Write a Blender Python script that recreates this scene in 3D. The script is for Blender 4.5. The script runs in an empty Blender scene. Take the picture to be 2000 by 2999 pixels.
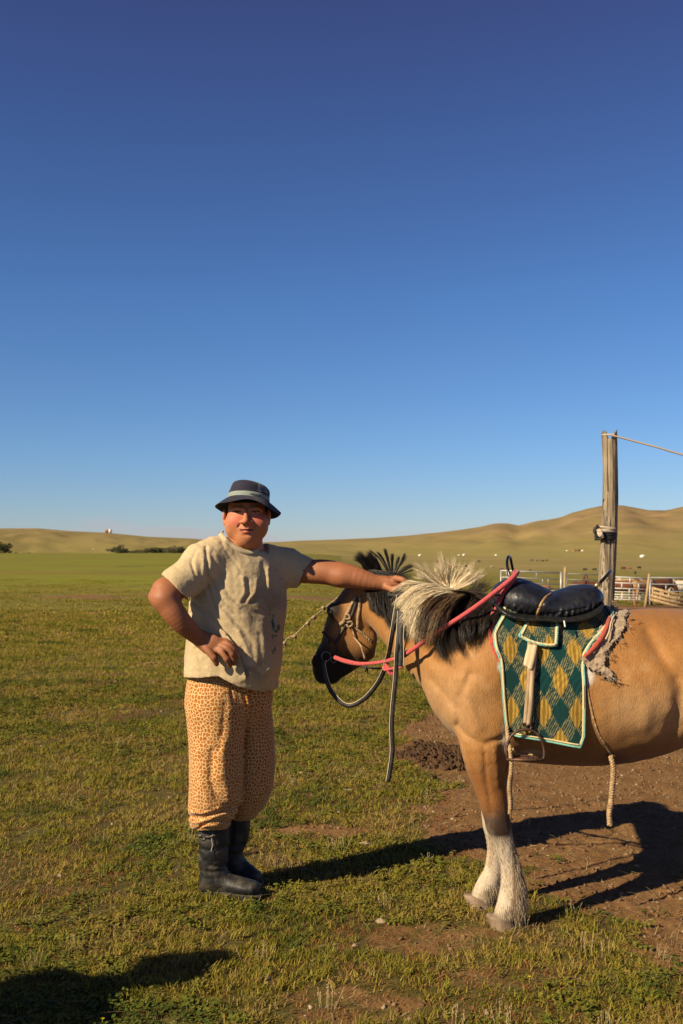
import bpy, math, random
import numpy as np
from mathutils import Vector, Matrix
R = math.radians
random.seed(4); RS = np.random.RandomState(7)
sc = bpy.context.scene
COL = sc.collection

# ---------------------------------------------------------------- camera
FPX = 35.0/36.0*2999.0
CAMZ = 1.5
TILT = math.atan((1615-1499.5)/FPX)
cam_d = bpy.data.cameras.new('camera'); cam = bpy.data.objects.new('camera', cam_d); COL.objects.link(cam)
cam.location = (0, 0, CAMZ); cam.rotation_euler = (R(90)+TILT, 0, 0)
cam_d.sensor_fit = 'VERTICAL'; cam_d.sensor_height = 36; cam_d.sensor_width = 24; cam_d.lens = 35
cam_d.clip_start = 0.05; cam_d.clip_end = 30000
cam_d.dof.use_dof = True; cam_d.dof.focus_distance = 4.3; cam_d.dof.aperture_fstop = 6.3
sc.camera = cam

# ---------------------------------------------------------------- sky and sun
SUN_EL, SUN_AZ = R(33), R(35)          # light travels towards (cos az, sin az)
w = bpy.data.worlds.new('World'); sc.world = w; w.use_nodes = True
nt = w.node_tree; bg = nt.nodes['Background']
sky = nt.nodes.new('ShaderNodeTexSky'); sky.sky_type = 'NISHITA'; sky.sun_disc = False
sky.sun_elevation = SUN_EL
SUNV = Vector((-math.cos(SUN_AZ)*math.cos(SUN_EL), -math.sin(SUN_AZ)*math.cos(SUN_EL), math.sin(SUN_EL)))
sky.sun_rotation = math.atan2(SUNV.x, SUNV.y) % (2*math.pi)
sky.altitude = 1500; sky.air_density = 1.0; sky.dust_density = 0.6; sky.ozone_density = 3.0
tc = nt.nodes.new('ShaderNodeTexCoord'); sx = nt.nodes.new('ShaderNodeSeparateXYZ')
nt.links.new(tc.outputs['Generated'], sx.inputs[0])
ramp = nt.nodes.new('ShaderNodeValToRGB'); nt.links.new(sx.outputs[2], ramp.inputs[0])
SKYR = [(0.0,(.86,.86,1.02)), (0.03,(.80,.88,1.06)), (0.10,(.72,.92,1.16)), (0.25,(.62,.88,1.20)), (0.40,(.60,.70,1.04)), (0.52,(.64,.54,.86)), (0.72,(.38,.30,.50)), (1.0,(.20,.16,.28))]  # stops above the view are darkened towards the zenith to cut fill light
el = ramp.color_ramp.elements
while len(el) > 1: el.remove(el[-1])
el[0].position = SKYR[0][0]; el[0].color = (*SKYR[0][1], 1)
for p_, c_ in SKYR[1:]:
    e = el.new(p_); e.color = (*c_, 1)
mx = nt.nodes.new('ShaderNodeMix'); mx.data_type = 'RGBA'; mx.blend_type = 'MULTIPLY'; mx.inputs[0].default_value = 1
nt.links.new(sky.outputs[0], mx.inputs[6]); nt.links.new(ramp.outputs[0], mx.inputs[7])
# faint pinkish cumulus tops low along the horizon
cm_ = nt.nodes.new('ShaderNodeMapping'); cm_.inputs['Scale'].default_value = (7, 7, 34); nt.links.new(tc.outputs['Generated'], cm_.inputs[0])
cn = nt.nodes.new('ShaderNodeTexNoise'); cn.inputs['Scale'].default_value = 1.0; cn.inputs['Detail'].default_value = 6; nt.links.new(cm_.outputs[0], cn.inputs[0])
cr_ = nt.nodes.new('ShaderNodeMapRange'); cr_.inputs[1].default_value = .0; cr_.inputs[2].default_value = .050; cr_.inputs[3].default_value = .13; cr_.inputs[4].default_value = -.14; nt.links.new(sx.outputs[2], cr_.inputs[0])
ca = nt.nodes.new('ShaderNodeMath'); ca.operation = 'ADD'; nt.links.new(cn.outputs[0], ca.inputs[0]); nt.links.new(cr_.outputs[0], ca.inputs[1])
cs = nt.nodes.new('ShaderNodeMapRange'); cs.inputs[1].default_value = .54; cs.inputs[2].default_value = .66; cs.inputs[4].default_value = .5; nt.links.new(ca.outputs[0], cs.inputs[0])
lim_ = nt.nodes.new('ShaderNodeMapRange'); lim_.inputs[1].default_value = .032; lim_.inputs[2].default_value = .055; lim_.inputs[3].default_value = 1; lim_.inputs[4].default_value = 0; nt.links.new(sx.outputs[2], lim_.inputs[0])
cm2 = nt.nodes.new('ShaderNodeMath'); cm2.operation = 'MULTIPLY'; nt.links.new(cs.outputs[0], cm2.inputs[0]); nt.links.new(lim_.outputs[0], cm2.inputs[1])
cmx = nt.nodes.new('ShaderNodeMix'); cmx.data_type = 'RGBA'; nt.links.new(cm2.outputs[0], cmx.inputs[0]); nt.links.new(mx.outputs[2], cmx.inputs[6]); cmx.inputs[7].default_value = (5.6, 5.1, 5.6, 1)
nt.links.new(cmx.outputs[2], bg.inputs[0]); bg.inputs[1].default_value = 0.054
sl = bpy.data.lights.new('sun', 'SUN'); so = bpy.data.objects.new('sun', sl); COL.objects.link(so)
sl.energy = 5.0; sl.angle = R(0.5); sl.color = (1.0, .835, .56)
so.rotation_euler = SUNV.to_track_quat('Z', 'Y').to_euler(); so.location = (-20, -15, 16)
sc.view_settings.view_transform = 'Standard'; sc.view_settings.look = 'None'
sc.view_settings.gamma = 1; sc.view_settings.exposure = 0.72; sc.view_settings.use_curve_mapping = False
sc.cycles.max_bounces = 6; sc.cycles.diffuse_bounces = 3; sc.cycles.transparent_max_bounces = 8
sc.cycles.use_denoising = True

# ---------------------------------------------------------------- measuring helpers
CT, ST = math.cos(TILT), math.sin(TILT)
def P(px, py, D):
    """world point at forward distance D that the photograph shows at px, py"""
    u = (px-1000.0)/FPX; v = (1499.5-py)/FPX
    dy = CT - v*ST; dz = ST + v*CT
    return np.array((u*D/dy, D, CAMZ + dz*D/dy))
def PA(a):
    a = np.asarray(a, float); u = (a[...,0]-1000.0)/FPX; v = (1499.5-a[...,1])/FPX
    dy = CT - v*ST; dz = ST + v*CT; D = a[...,2]
    return np.stack([u*D/dy, D+0*u, CAMZ + dz*D/dy], -1)
def UNP(p):
    """inverse of P, for measuring"""
    p = np.asarray(p, float); x = p[...,0]; y = p[...,1]; z = p[...,2]-CAMZ
    f = y*CT + z*ST; u = x/f; v = (-y*ST + z*CT)/f
    return 1000+u*FPX, 1499.5-v*FPX

def vnoise(p, seed=0):
    """smooth value noise in -1..1 for an (...,3) or (...,2) array"""
    p = np.asarray(p, float); i = np.floor(p).astype(np.int64); f = p-i; f = f*f*(3-2*f)
    n = p.shape[-1]; out = 0
    for c in range(2**n):
        h = np.full(p.shape[:-1], seed*374761393+12345, np.int64); wgt = 1.0
        for a in range(n):
            b = (c >> a) & 1
            h = (h ^ ((i[...,a]+b)*[668265263, 2147483647-59, 1274126177][a])) * 1103515245 + 12345
            h &= 0xffffffff; h ^= h >> 15
            wgt = wgt*(f[...,a] if b else 1-f[...,a])
        h = (h*2246822519) & 0xffffffff; h ^= h >> 13; h = (h*3266489917) & 0xffffffff; h ^= h >> 16
        out = out + wgt*((h & 0xffff)/32767.5-1)
    return out
def fbm(p, octs=4, seed=0, g=.5):
    p = np.asarray(p, float); s = 0; a = 1; t = 0
    for o in range(octs):
        s = s + a*vnoise(p*2**o, seed+o*17); t += a; a *= g
    return s/t
def sstep(a, b, x):
    t = np.clip((x-a)/(b-a), 0, 1); return t*t*(3-2*t)

# ---------------------------------------------------------------- objects
def tag(o, label=None, cat=None, group=None, kind=None):
    if label: o['label'] = label
    if cat: o['category'] = cat
    if group: o['group'] = group
    if kind: o['kind'] = kind
    return o
def thing(name, label, cat, loc=(0,0,0), group=None):
    o = bpy.data.objects.new(name, None); COL.objects.link(o); o.location = tuple(float(c) for c in loc)
    o.empty_display_size = .1
    return tag(o, label, cat, group)
def wloc(o):
    v = Vector((0,0,0))
    while o: v += o.location; o = o.parent
    return v
def mesh(v, f, smooth=True, col=None, uv=None):
    v = np.asarray(v, np.float32); me = bpy.data.meshes.new('m')
    me.vertices.add(len(v)); me.vertices.foreach_set('co', v.ravel())
    if isinstance(f, np.ndarray) and f.ndim == 2:
        k = f.shape[1]; n = len(f); me.loops.add(n*k); me.loops.foreach_set('vertex_index', f.astype(np.int32).ravel())
        me.polygons.add(n); me.polygons.foreach_set('loop_start', (np.arange(n)*k).astype(np.int32))
    else:
        ls = [len(a) for a in f]; fl = [i for a in f for i in a]
        me.loops.add(len(fl)); me.loops.foreach_set('vertex_index', np.array(fl, np.int32))
        me.polygons.add(len(f)); me.polygons.foreach_set('loop_start', (np.cumsum([0]+ls[:-1])).astype(np.int32))
    me.update(calc_edges=True)
    if smooth: me.polygons.foreach_set('use_smooth', np.ones(len(me.polygons), bool))
    if col is not None:
        c = np.ones((len(v), 4), np.float32); c[:, :3] = col
        a = me.color_attributes.new('col', 'FLOAT_COLOR', 'POINT'); a.data.foreach_set('color', c.ravel())
    return me
def ob(name, me, mat, parent=None):
    o = bpy.data.objects.new(name, me); COL.objects.link(o); me.name = name
    if mat is not None and not me.materials: me.materials.append(mat)
    if parent is not None:
        o.parent = parent; o.location = -wloc(parent)
    return o
def join(parts):
    vs, fs, n = [], [], 0
    for v, f in parts:
        v = np.asarray(v, float); vs.append(v); fs += [[int(i)+n for i in a] for a in f]; n += len(v)
    return np.concatenate(vs), fs
def copy_tree(o, parent=None):
    c = o.copy(); COL.objects.link(c)
    if parent: c.parent = parent
    for ch in list(o.children): copy_tree(ch, c)
    return c

# ---------------------------------------------------------------- shapes
def spline(pts, sub=6):
    p = np.asarray(pts, float)
    if len(p) < 3 or sub < 2:
        t = np.linspace(0, len(p)-1, (len(p)-1)*max(sub,1)+1); i = np.minimum(t.astype(int), len(p)-2); f = (t-i)[:,None]
        return p[i]*(1-f)+p[i+1]*f
    q = np.vstack([2*p[0]-p[1], p, 2*p[-1]-p[-2]]); out = []
    for i in range(1, len(q)-2):
        t = np.linspace(0, 1, sub, endpoint=False)[:,None]; a, b, c, d = q[i-1], q[i], q[i+1], q[i+2]
        out.append(.5*(2*b+(c-a)*t+(2*a-5*b+4*c-d)*t*t+(-a+3*b-3*c+d)*t**3))
    return np.vstack(out+[p[-1:]])
def frames(p, up=(0,0,1)):
    t = np.gradient(p, axis=0); t /= np.linalg.norm(t, axis=1)[:,None]+1e-9
    n = np.zeros_like(p); u = np.asarray(up, float)
    if abs(t[0]@u) > .95: u = np.array((1.,.2,0))
    n[0] = u-t[0]*(t[0]@u); n[0] /= np.linalg.norm(n[0])
    for i in range(1, len(p)):
        a = n[i-1]-t[i]*(t[i]@n[i-1]); n[i] = a/(np.linalg.norm(a)+1e-9)
    return t, n, np.cross(t, n)
def tube(pts, r, seg=8, sub=6, flat=1.0):
    p = spline(pts, sub); k = len(p); rr = np.interp(np.linspace(0,1,k), np.linspace(0,1,len(np.atleast_1d(r))), np.atleast_1d(r))
    t, n, b = frames(p); an = np.linspace(0, 2*math.pi, seg, endpoint=False)
    v = (p[:,None]+rr[:,None,None]*(np.cos(an)[None,:,None]*n[:,None]+flat*np.sin(an)[None,:,None]*b[:,None])).reshape(-1,3)
    f = [[i*seg+j, i*seg+(j+1)%seg, (i+1)*seg+(j+1)%seg, (i+1)*seg+j] for i in range(k-1) for j in range(seg)]
    f += [list(range(seg))[::-1], [(k-1)*seg+j for j in range(seg)]]
    return v, f
def strap(pts, w, th=.003, nrm=(0,-1,0), sub=6, twist=0):
    """flat strap: box section, its face towards nrm (one vector or one per control point)"""
    p = spline(pts, sub); k = len(p); nr = np.asarray(nrm, float)
    if nr.ndim == 1: nr = np.repeat(nr[None], k, 0)
    else: nr = np.stack([np.interp(np.linspace(0,1,k), np.linspace(0,1,len(nr)), nr[:,a]) for a in range(3)], 1)
    t = np.gradient(p, axis=0); t /= np.linalg.norm(t, axis=1)[:,None]+1e-9
    n = nr-t*(t*nr).sum(1)[:,None]; n /= np.linalg.norm(n, axis=1)[:,None]+1e-9
    s = np.cross(t, n)
    if twist:
        a = np.linspace(0, twist, k)[:,None]; n, s = n*np.cos(a)+s*np.sin(a), s*np.cos(a)-n*np.sin(a)
    ww = np.interp(np.linspace(0,1,k), np.linspace(0,1,len(np.atleast_1d(w))), np.atleast_1d(w))[:,None]/2
    v = np.stack([p-s*ww-n*th/2, p+s*ww-n*th/2, p+s*ww+n*th/2, p-s*ww+n*th/2], 1).reshape(-1,3)
    f = [[i*4+j, i*4+(j+1)%4, (i+1)*4+(j+1)%4, (i+1)*4+j] for i in range(k-1) for j in range(4)]
    f += [[3,2,1,0], [(k-1)*4+j for j in range(4)]]
    return v, f
def twisted(pts, r, strands=3, turns=20, sub=None):
    """rope of several strands laid round each other"""
    n = max(12, int(turns*6)); p = spline(pts, 8)
    L = np.r_[0, np.cumsum(np.linalg.norm(np.diff(p, axis=0), axis=1))]; s = np.linspace(0, L[-1], n)
    p = np.stack([np.interp(s, L, p[:,a]) for a in range(3)], 1)
    t, nn, b = frames(p); out = []
    for k in range(strands):
        a = np.linspace(0, turns*2*math.pi, n)+k*2*math.pi/strands
        q = p+(r*.5)*(np.cos(a)[:,None]*nn+np.sin(a)[:,None]*b)
        out.append(tube(q, r*.58, 5, 1))
    return join(out)
def box(c, s, rot=0, tilt=None):
    v = np.array([(x,y,z) for x in (-.5,.5) for y in (-.5,.5) for z in (-.5,.5)])*np.asarray(s)
    if tilt is not None: v = v@np.asarray(tilt).T
    cr, sr = math.cos(rot), math.sin(rot); v = np.stack([v[:,0]*cr-v[:,1]*sr, v[:,0]*sr+v[:,1]*cr, v[:,2]], 1)
    return v+np.asarray(c), [[0,1,3,2],[4,6,7,5],[0,4,5,1],[2,3,7,6],[0,2,6,4],[1,5,7,3]]
def lathe(prof, seg=32, c=(0,0,0)):
    an = np.linspace(0, 2*math.pi, seg, endpoint=False); v = np.array([(r*math.cos(a), r*math.sin(a), z) for r, z in prof for a in an])+np.asarray(c)
    f = [[i*seg+j, i*seg+(j+1)%seg, (i+1)*seg+(j+1)%seg, (i+1)*seg+j] for i in range(len(prof)-1) for j in range(seg)]
    return v, f
def hairs(pts, w0, w1=0.0):
    """N tapering three sided strands; pts (N,K,3)"""
    N, K, _ = pts.shape; t = np.gradient(pts, axis=1); t /= np.linalg.norm(t, axis=2)[...,None]+1e-9
    a = RS.normal(size=(N,1,3)); n = np.cross(t, a); n /= np.linalg.norm(n, axis=2)[...,None]+1e-9; b = np.cross(t, n)
    w0 = np.broadcast_to(np.asarray(w0), (N,))[:,None]; prof = np.linspace(0,1,K)[None]**1.5
    w = (w0*(1-prof)+w1*prof)[...,None]
    v = np.stack([pts+w*n, pts+w*(-.5*n+.866*b), pts+w*(-.5*n-.866*b)], 2).reshape(-1,3)
    base = (np.arange(N)*K*3)[:,None,None]+(np.arange(K-1)*3)[None,:,None]
    q = np.array([[0,1,4,3],[1,2,5,4],[2,0,3,5]]); f = (base[...,None]+q[None,None]).reshape(-1,4)
    return v, f

# ---------------------------------------------------------------- sculpting: signed distances on a grid, then surface nets
class Sculpt:
    def __init__(s, lo, hi, h):
        s.lo = np.asarray(lo, float); s.h = h; s.n = np.ceil((np.asarray(hi)-s.lo)/h).astype(int)+1
        s.g = np.full(s.n, 1.0, np.float32)
    def sub(s, lo, hi):
        a = np.clip(np.floor((np.asarray(lo)-s.lo)/s.h).astype(int), 0, s.n-1); b = np.clip(np.ceil((np.asarray(hi)-s.lo)/s.h).astype(int)+1, 1, s.n)
        sl = tuple(slice(int(x), int(y)) for x, y in zip(a, b))
        X, Y, Z = [(s.lo[i]+s.h*np.arange(a[i], b[i])).astype(np.float32) for i in range(3)]
        return sl, X[:,None,None], Y[None,:,None], Z[None,None,:]
    def op(s, fn, lo, hi, k=0.0, mode='u'):
        m = k+3*s.h; sl, X, Y, Z = s.sub(np.asarray(lo)-m, np.asarray(hi)+m); g = s.g[sl]
        if g.size == 0: return
        d = fn(X, Y, Z)
        if mode == 'u':
            r = np.minimum(g, d)
            if k > 0: r = r-np.maximum(k-np.abs(g-d), 0)**2*(.25/k)
        else:
            r = np.maximum(g, -d)
            if k > 0: r = r+np.maximum(k-np.abs(g+d), 0)**2*(.25/k)
        s.g[sl] = r
    @staticmethod
    def seg(a, b, ra, rb, lat=None):
        a = np.asarray(a, float); b = np.asarray(b, float); ab = b-a; L2 = float(ab@ab)+1e-12; L = math.sqrt(L2); ax = ab/L
        if lat is None:
            def fn(X, Y, Z):
                x, y, z = X-a[0], Y-a[1], Z-a[2]; t = np.clip((x*ab[0]+y*ab[1]+z*ab[2])/L2, 0, 1)
                return np.sqrt((x-t*ab[0])**2+(y-t*ab[1])**2+(z-t*ab[2])**2)-(ra+t*(rb-ra))
            return fn
        l = np.asarray(lat, float); l = l-ax*(l@ax); l /= np.linalg.norm(l); m = np.cross(ax, l)
        def fn(X, Y, Z):
            x, y, z = X-a[0], Y-a[1], Z-a[2]; w = x*ax[0]+y*ax[1]+z*ax[2]; t = np.clip(w/L, 0, 1); w = w-t*L
            u = x*l[0]+y*l[1]+z*l[2]; v = x*m[0]+y*m[1]+z*m[2]
            ru = ra[0]+t*(rb[0]-ra[0]); rv = ra[1]+t*(rb[1]-ra[1]); rw = np.minimum(ru, rv)
            k0 = np.sqrt((u/ru)**2+(v/rv)**2+(w/rw)**2); k1 = np.sqrt((u/ru**2)**2+(v/rv**2)**2+(w/rw**2)**2)+1e-6
            return k0*(k0-1)/k1
        return fn
    def chain(s, pts, rad, k=.02, lat=None, sub=4, mode='u'):
        p = np.asarray(pts, float); r = np.asarray(rad, float)
        if r.ndim == 1 and lat is not None: r = np.stack([r, r], 1)
        q = spline(np.hstack([p, r.reshape(len(p), -1)]), sub); p = q[:, :3]; r = q[:, 3:]
        R_ = r.max(); lo = p.min(0)-R_-k-4*s.h; hi = p.max(0)+R_+k+4*s.h
        sl, X, Y, Z = s.sub(lo, hi); tmp = np.full(s.g[sl].shape, 1.0, np.float32); off = [x.start for x in sl]
        for i in range(len(p)-1):
            m = max(r[i].max(), r[i+1].max())+k+3*s.h
            a = np.minimum(p[i], p[i+1])-m; b = np.maximum(p[i], p[i+1])+m
            s2, x, y, z = s.sub(a, b); s3 = tuple(slice(c.start-o, c.stop-o) for c, o in zip(s2, off))
            s3 = tuple(slice(max(c.start,0), min(c.stop, tmp.shape[j])) for j, c in enumerate(s3))
            x = X[s3[0]]; y = Y[:, s3[1]]; z = Z[:, :, s3[2]]
            fn = Sculpt.seg(p[i], p[i+1], r[i] if lat is not None else r[i,0], r[i+1] if lat is not None else r[i+1,0], lat)
            tmp[s3] = np.minimum(tmp[s3], fn(x, y, z))
        g = s.g[sl]
        if mode == 'u': s.g[sl] = np.minimum(g, tmp)-np.maximum(k-np.abs(g-tmp), 0)**2*(.25/max(k,1e-6))
        else: s.g[sl] = np.maximum(g, -tmp)+np.maximum(k-np.abs(g+tmp), 0)**2*(.25/max(k,1e-6))
    def ell(s, c, r, k=.02, rot=None, mode='u'):
        c = np.asarray(c, float); r = np.asarray(r, float); M = np.eye(3) if rot is None else np.asarray(rot)
        R_ = r.max()
        def fn(X, Y, Z):
            x, y, z = X-c[0], Y-c[1], Z-c[2]
            u = x*M[0][0]+y*M[0][1]+z*M[0][2]; v = x*M[1][0]+y*M[1][1]+z*M[1][2]; w = x*M[2][0]+y*M[2][1]+z*M[2][2]
            k0 = np.sqrt((u/r[0])**2+(v/r[1])**2+(w/r[2])**2); k1 = np.sqrt((u/r[0]**2)**2+(v/r[1]**2)**2+(w/r[2]**2)**2)+1e-6
            return k0*(k0-1)/k1
        s.op(fn, c-R_, c+R_, k, mode)
    def band(s, fn, wid=.03):
        """add fn(points) to the distance where it is near the surface"""
        i = np.nonzero(np.abs(s.g) < wid); p = s.lo+s.h*np.stack(i, 1)
        s.g[i] += fn(p).astype(np.float32)
    def sample(s, p):
        q = (np.asarray(p)-s.lo)/s.h; i = np.clip(np.floor(q).astype(int), 0, s.n-2); f = np.clip(q-i, 0, 1); o = 0
        for c in range(8):
            b = [(c>>a)&1 for a in range(3)]
            wt = np.ones(len(q))
            for a in range(3): wt = wt*(f[:,a] if b[a] else 1-f[:,a])
            o = o+wt*s.g[i[:,0]+b[0], i[:,1]+b[1], i[:,2]+b[2]]
        out = ((q < 0)|(q > s.n-1)).any(1); o[out] = 1
        return o
    def cast(s, px, py, d0, d1, step=.004):
        """first surface distance D along the view line of px,py (nan where it misses)"""
        px = np.atleast_1d(np.asarray(px, float)); py = np.atleast_1d(np.asarray(py, float)); res = np.full(len(px), np.nan)
        for D in np.arange(d0, d1, step):
            m = np.isnan(res)
            if not m.any(): break
            v = s.sample(PA(np.stack([px[m], py[m], np.full(m.sum(), D)], 1))); idx = np.nonzero(m)[0][v < 0]; res[idx] = D
        return res
    def casty(s, x, z, y0, y1, step=.005):
        x = np.asarray(x, float); z = np.asarray(z, float); res = np.full(len(x), np.nan); st = step if y1 > y0 else -step
        for y in np.arange(y0, y1, st):
            m = np.isnan(res)
            if not m.any(): break
            v = s.sample(np.stack([x[m], np.full(m.sum(), y), z[m]], 1)); res[np.nonzero(m)[0][v < 0]] = y
        return res
    def surf(s, relax=1):
        g = s.g; n = s.n; S = g < 0
        A = []
        for ax in range(3):
            a = [slice(None)]*3; b = [slice(None)]*3; a[ax] = slice(0, -1); b[ax] = slice(1, None)
            e = np.stack(np.nonzero(S[tuple(a)] != S[tuple(b)]), 1)
            e = e[np.all([(e[:,q] > 0) & (e[:,q] < n[q]-1) for q in range(3) if q != ax], axis=0)]
            A.append(e)
        st = np.array([n[1]*n[2], n[2], 1]); accI, accP, quads = [], [], []
        for ax in range(3):
            e = A[ax]; d = np.zeros(3, int); d[ax] = 1
            g0 = g[e[:,0], e[:,1], e[:,2]]; f = e+d; g1 = g[f[:,0], f[:,1], f[:,2]]
            t = g0/(g0-g1); p = e+t[:,None]*d; u, v = [(1,2),(2,0),(0,1)][ax]
            du = np.zeros(3, int); du[u] = 1; dv = np.zeros(3, int); dv[v] = 1
            cs = [e, e-du, e-du-dv, e-dv]; ids = np.stack([c@st for c in cs], 1)
            for k in range(4): accI.append(ids[:,k]); accP.append(p)
            q = ids.copy(); fl = g0 > 0; q[fl] = q[fl][:, ::-1]; quads.append(q)
        I = np.concatenate(accI); Pn = np.concatenate(accP); Q = np.concatenate(quads)
        uq, inv = np.unique(I, return_inverse=True); cnt = np.bincount(inv)
        V = np.stack([np.bincount(inv, Pn[:,a])/cnt for a in range(3)], 1)
        F = np.searchsorted(uq, Q)
        V = s.lo+V*s.h
        for _ in range(relax):
            a = np.concatenate([F[:,0],F[:,1],F[:,2],F[:,3]]); b = np.concatenate([F[:,1],F[:,2],F[:,3],F[:,0]])
            ii = np.r_[a, b]; jj = np.r_[b, a]; c = np.bincount(ii, minlength=len(V))[:,None]
            M = np.stack([np.bincount(ii, V[jj,x], minlength=len(V)) for x in range(3)], 1)/np.maximum(c,1)
            V = V*.5+M*.5
        # push back on the true surface a little is not needed at this scale
        return V, F
def vnormals(V, F):
    n = np.cross(V[F[:,2]]-V[F[:,0]], V[F[:,3]]-V[F[:,1]]); N = np.zeros_like(V)
    for k in range(4):
        for a in range(3): N[:,a] += np.bincount(F[:,k], n[:,a], minlength=len(V))
    return N/(np.linalg.norm(N, axis=1)[:,None]+1e-12)

# ---------------------------------------------------------------- materials
ALB = .87
def mat(name, c=(.5,.5,.5), rough=.7, c2=None, scale=20, bump=0, bscale=60, metal=0, vcol=False, spec=.5, det=4, stretch=(1,1,1), lo=.35, hi=.65, vary=0, sheen=0, sss=0, coat=0):
    c = tuple(x*ALB for x in c); c2 = None if c2 is None else tuple(x*ALB for x in c2)
    m = bpy.data.materials.new(name); m.use_nodes = True; N = m.node_tree.nodes; L = m.node_tree.links
    b = N['Principled BSDF']; b.inputs['Roughness'].default_value = rough; b.inputs['Metallic'].default_value = metal
    b.inputs['Specular IOR Level'].default_value = spec
    if sheen: b.inputs['Sheen Weight'].default_value = sheen; b.inputs['Sheen Roughness'].default_value = .5
    if coat: b.inputs['Coat Weight'].default_value = coat
    if sss:
        b.inputs['Subsurface Weight'].default_value = sss; b.inputs['Subsurface Radius'].default_value = (.01,.004,.002); b.inputs['Subsurface Scale'].default_value = 1
    tcn = N.new('ShaderNodeTexCoord'); mp = N.new('ShaderNodeMapping'); L.new(tcn.outputs['Object'], mp.inputs[0]); mp.inputs['Scale'].default_value = stretch
    src = None
    if vcol:
        a = N.new('ShaderNodeAttribute'); a.attribute_name = 'col'; src = a.outputs['Color']
    if c2 is not None:
        nz = N.new('ShaderNodeTexNoise'); nz.inputs['Scale'].default_value = scale; nz.inputs['Detail'].default_value = det; L.new(mp.outputs[0], nz.inputs[0])
        rp = N.new('ShaderNodeMapRange'); rp.inputs[1].default_value = lo; rp.inputs[2].default_value = hi; L.new(nz.outputs[0], rp.inputs[0])
        mi = N.new('ShaderNodeMix'); mi.data_type = 'RGBA'; L.new(rp.outputs[0], mi.inputs[0])
        if src is not None:
            mi.inputs[0].default_value = 1; m2 = N.new('ShaderNodeMix'); m2.data_type = 'RGBA'; m2.blend_type = 'MULTIPLY'; m2.inputs[0].default_value = 1
            mi.inputs[6].default_value = (*c, 1); mi.inputs[7].default_value = (*c2, 1); L.new(src, m2.inputs[6]); L.new(mi.outputs[2], m2.inputs[7]); src = m2.outputs[2]
        else:
            mi.inputs[6].default_value = (*c, 1); mi.inputs[7].default_value = (*c2, 1); src = mi.outputs[2]
    if src is not None: L.new(src, b.inputs['Base Color'])
    else: b.inputs['Base Color'].default_value = (*c, 1)
    if bump:
        bz = N.new('ShaderNodeTexNoise'); bz.inputs['Scale'].default_value = bscale; bz.inputs['Detail'].default_value = 5; L.new(mp.outputs[0], bz.inputs[0])
        bp = N.new('ShaderNodeBump'); bp.inputs['Strength'].default_value = 1; bp.inputs['Distance'].default_value = bump; L.new(bz.outputs[0], bp.inputs['Height']); L.new(bp.outputs[0], b.inputs['Normal'])
    return m
# ================================================================ land
def land_z(x, y):
    r = np.hypot(x, y); fy = np.maximum(y, 0)
    d = np.where(y > 0, r, r*.3)
    zr = np.interp(d, [0,5,8,14,20,30,48,100,250,900,3000,9000], [0,0,-.02,-.1,-.24,-.55,-1.1,-2.0,-4.0,-5.0,-6,-8])
    zl = np.interp(d, [0,5,8,14,20,30,45,62,66,90,200,420,520,900,9000], [0,0,-.02,-.06,-.12,-.25,-.5,-.8,-1.25,-1.2,-.3,.55,.6,-1.5,-8])
    k = sstep(-.06, .10, x/np.maximum(r, 1))
    z = zl*(1-k)+zr*k
    z = z+.25*np.clip((r-12)/60, 0, 1)*fbm(np.stack([x/30, y/30], -1), 3, 5)
    return z
def dirt_m(x, y):
    """0 grass .. 1 bare earth"""
    q = np.stack([x, y], -1); n = fbm(q*1.1, 4, 11); n2 = fbm(q*4.5, 3, 23)
    # edge of the bare yard, measured on the ground
    ex = np.interp(y, [0,2.5,3.1,3.4,3.8,4.2,4.7,5.3,6.2,7.5,9,12,16,22,30,40], [1.7,1.35,1.12,1.0,.95,.95,.72,.45,.55,.30,.55,1.8,3.2,6,12,900])
    m = sstep(-.20, .28, (x-ex)+.33*n+.16*n2)
    for cx, cy, rx, ry, a in [(-.1,5.45,.34,.14,.75),(.05,3.35,.45,.16,.55),(.55,3.55,.4,.12,.45),(.9,5.9,.5,.2,.9),(-.25,8.5,.9,.35,.45),(-12.5,47,2.2,4,.7),(-1.4,46,1.8,4,.8),(-8.6,50,1.8,4.5,.7),(-10.4,44,1.5,2.5,.7),(-6.6,46,1.2,3,.6),(.35,3.9,.5,.2,.5),(1.6,24,1.6,1,.6)]:
        m = np.maximum(m, a*sstep(1.25, .45, np.hypot((x-cx)/rx, (y-cy)/ry)+.45*n2))
    # patches of green left inside the yard
    for cx, cy, rx, ry, a in [(.75,4.75,.28,.13,1.0),(.95,4.05,.30,.12,.95),(.15,6.6,.7,.35,.7)]:
        m = m*(1-a*sstep(1.2, .4, np.hypot((x-cx)/rx, (y-cy)/ry)+.4*n2))
    far = (y > 40) & (y < 50) & (x > 8); m = np.where(far, np.maximum(m, .9*sstep(9, 12, x)*sstep(51, 47, y)), m)
    return np.clip(m+.16*(fbm(q*9, 2, 31) > .45), 0, 1)
def land_relief(x, y, m):
    q = np.stack([x, y], -1); r = np.hypot(x, y); fade = np.clip(1.6-r/12, 0, 1)
    h = fbm(q*2.2, 3, 41)*.016*(1-m*.3)+m*(.010*np.abs(fbm(q*9, 3, 43))+.006*fbm(q*30, 2, 47))+(1-m)*.006*fbm(q*14, 2, 49)
    pile = .055*sstep(1.1, .1, np.hypot((x-.70)/.30, (y-7.35)/.55)+.4*fbm(q*5, 3, 54))*(.35+1.1*np.abs(fbm(q*8, 3, 53)))  # heap of dark earth
    return (h+pile)*fade
def ground_h(x, y): 
    x = np.asarray(x, float); y = np.asarray(y, float)
    return land_z(x, y)+land_relief(x, y, dirt_m(x, y))

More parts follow.
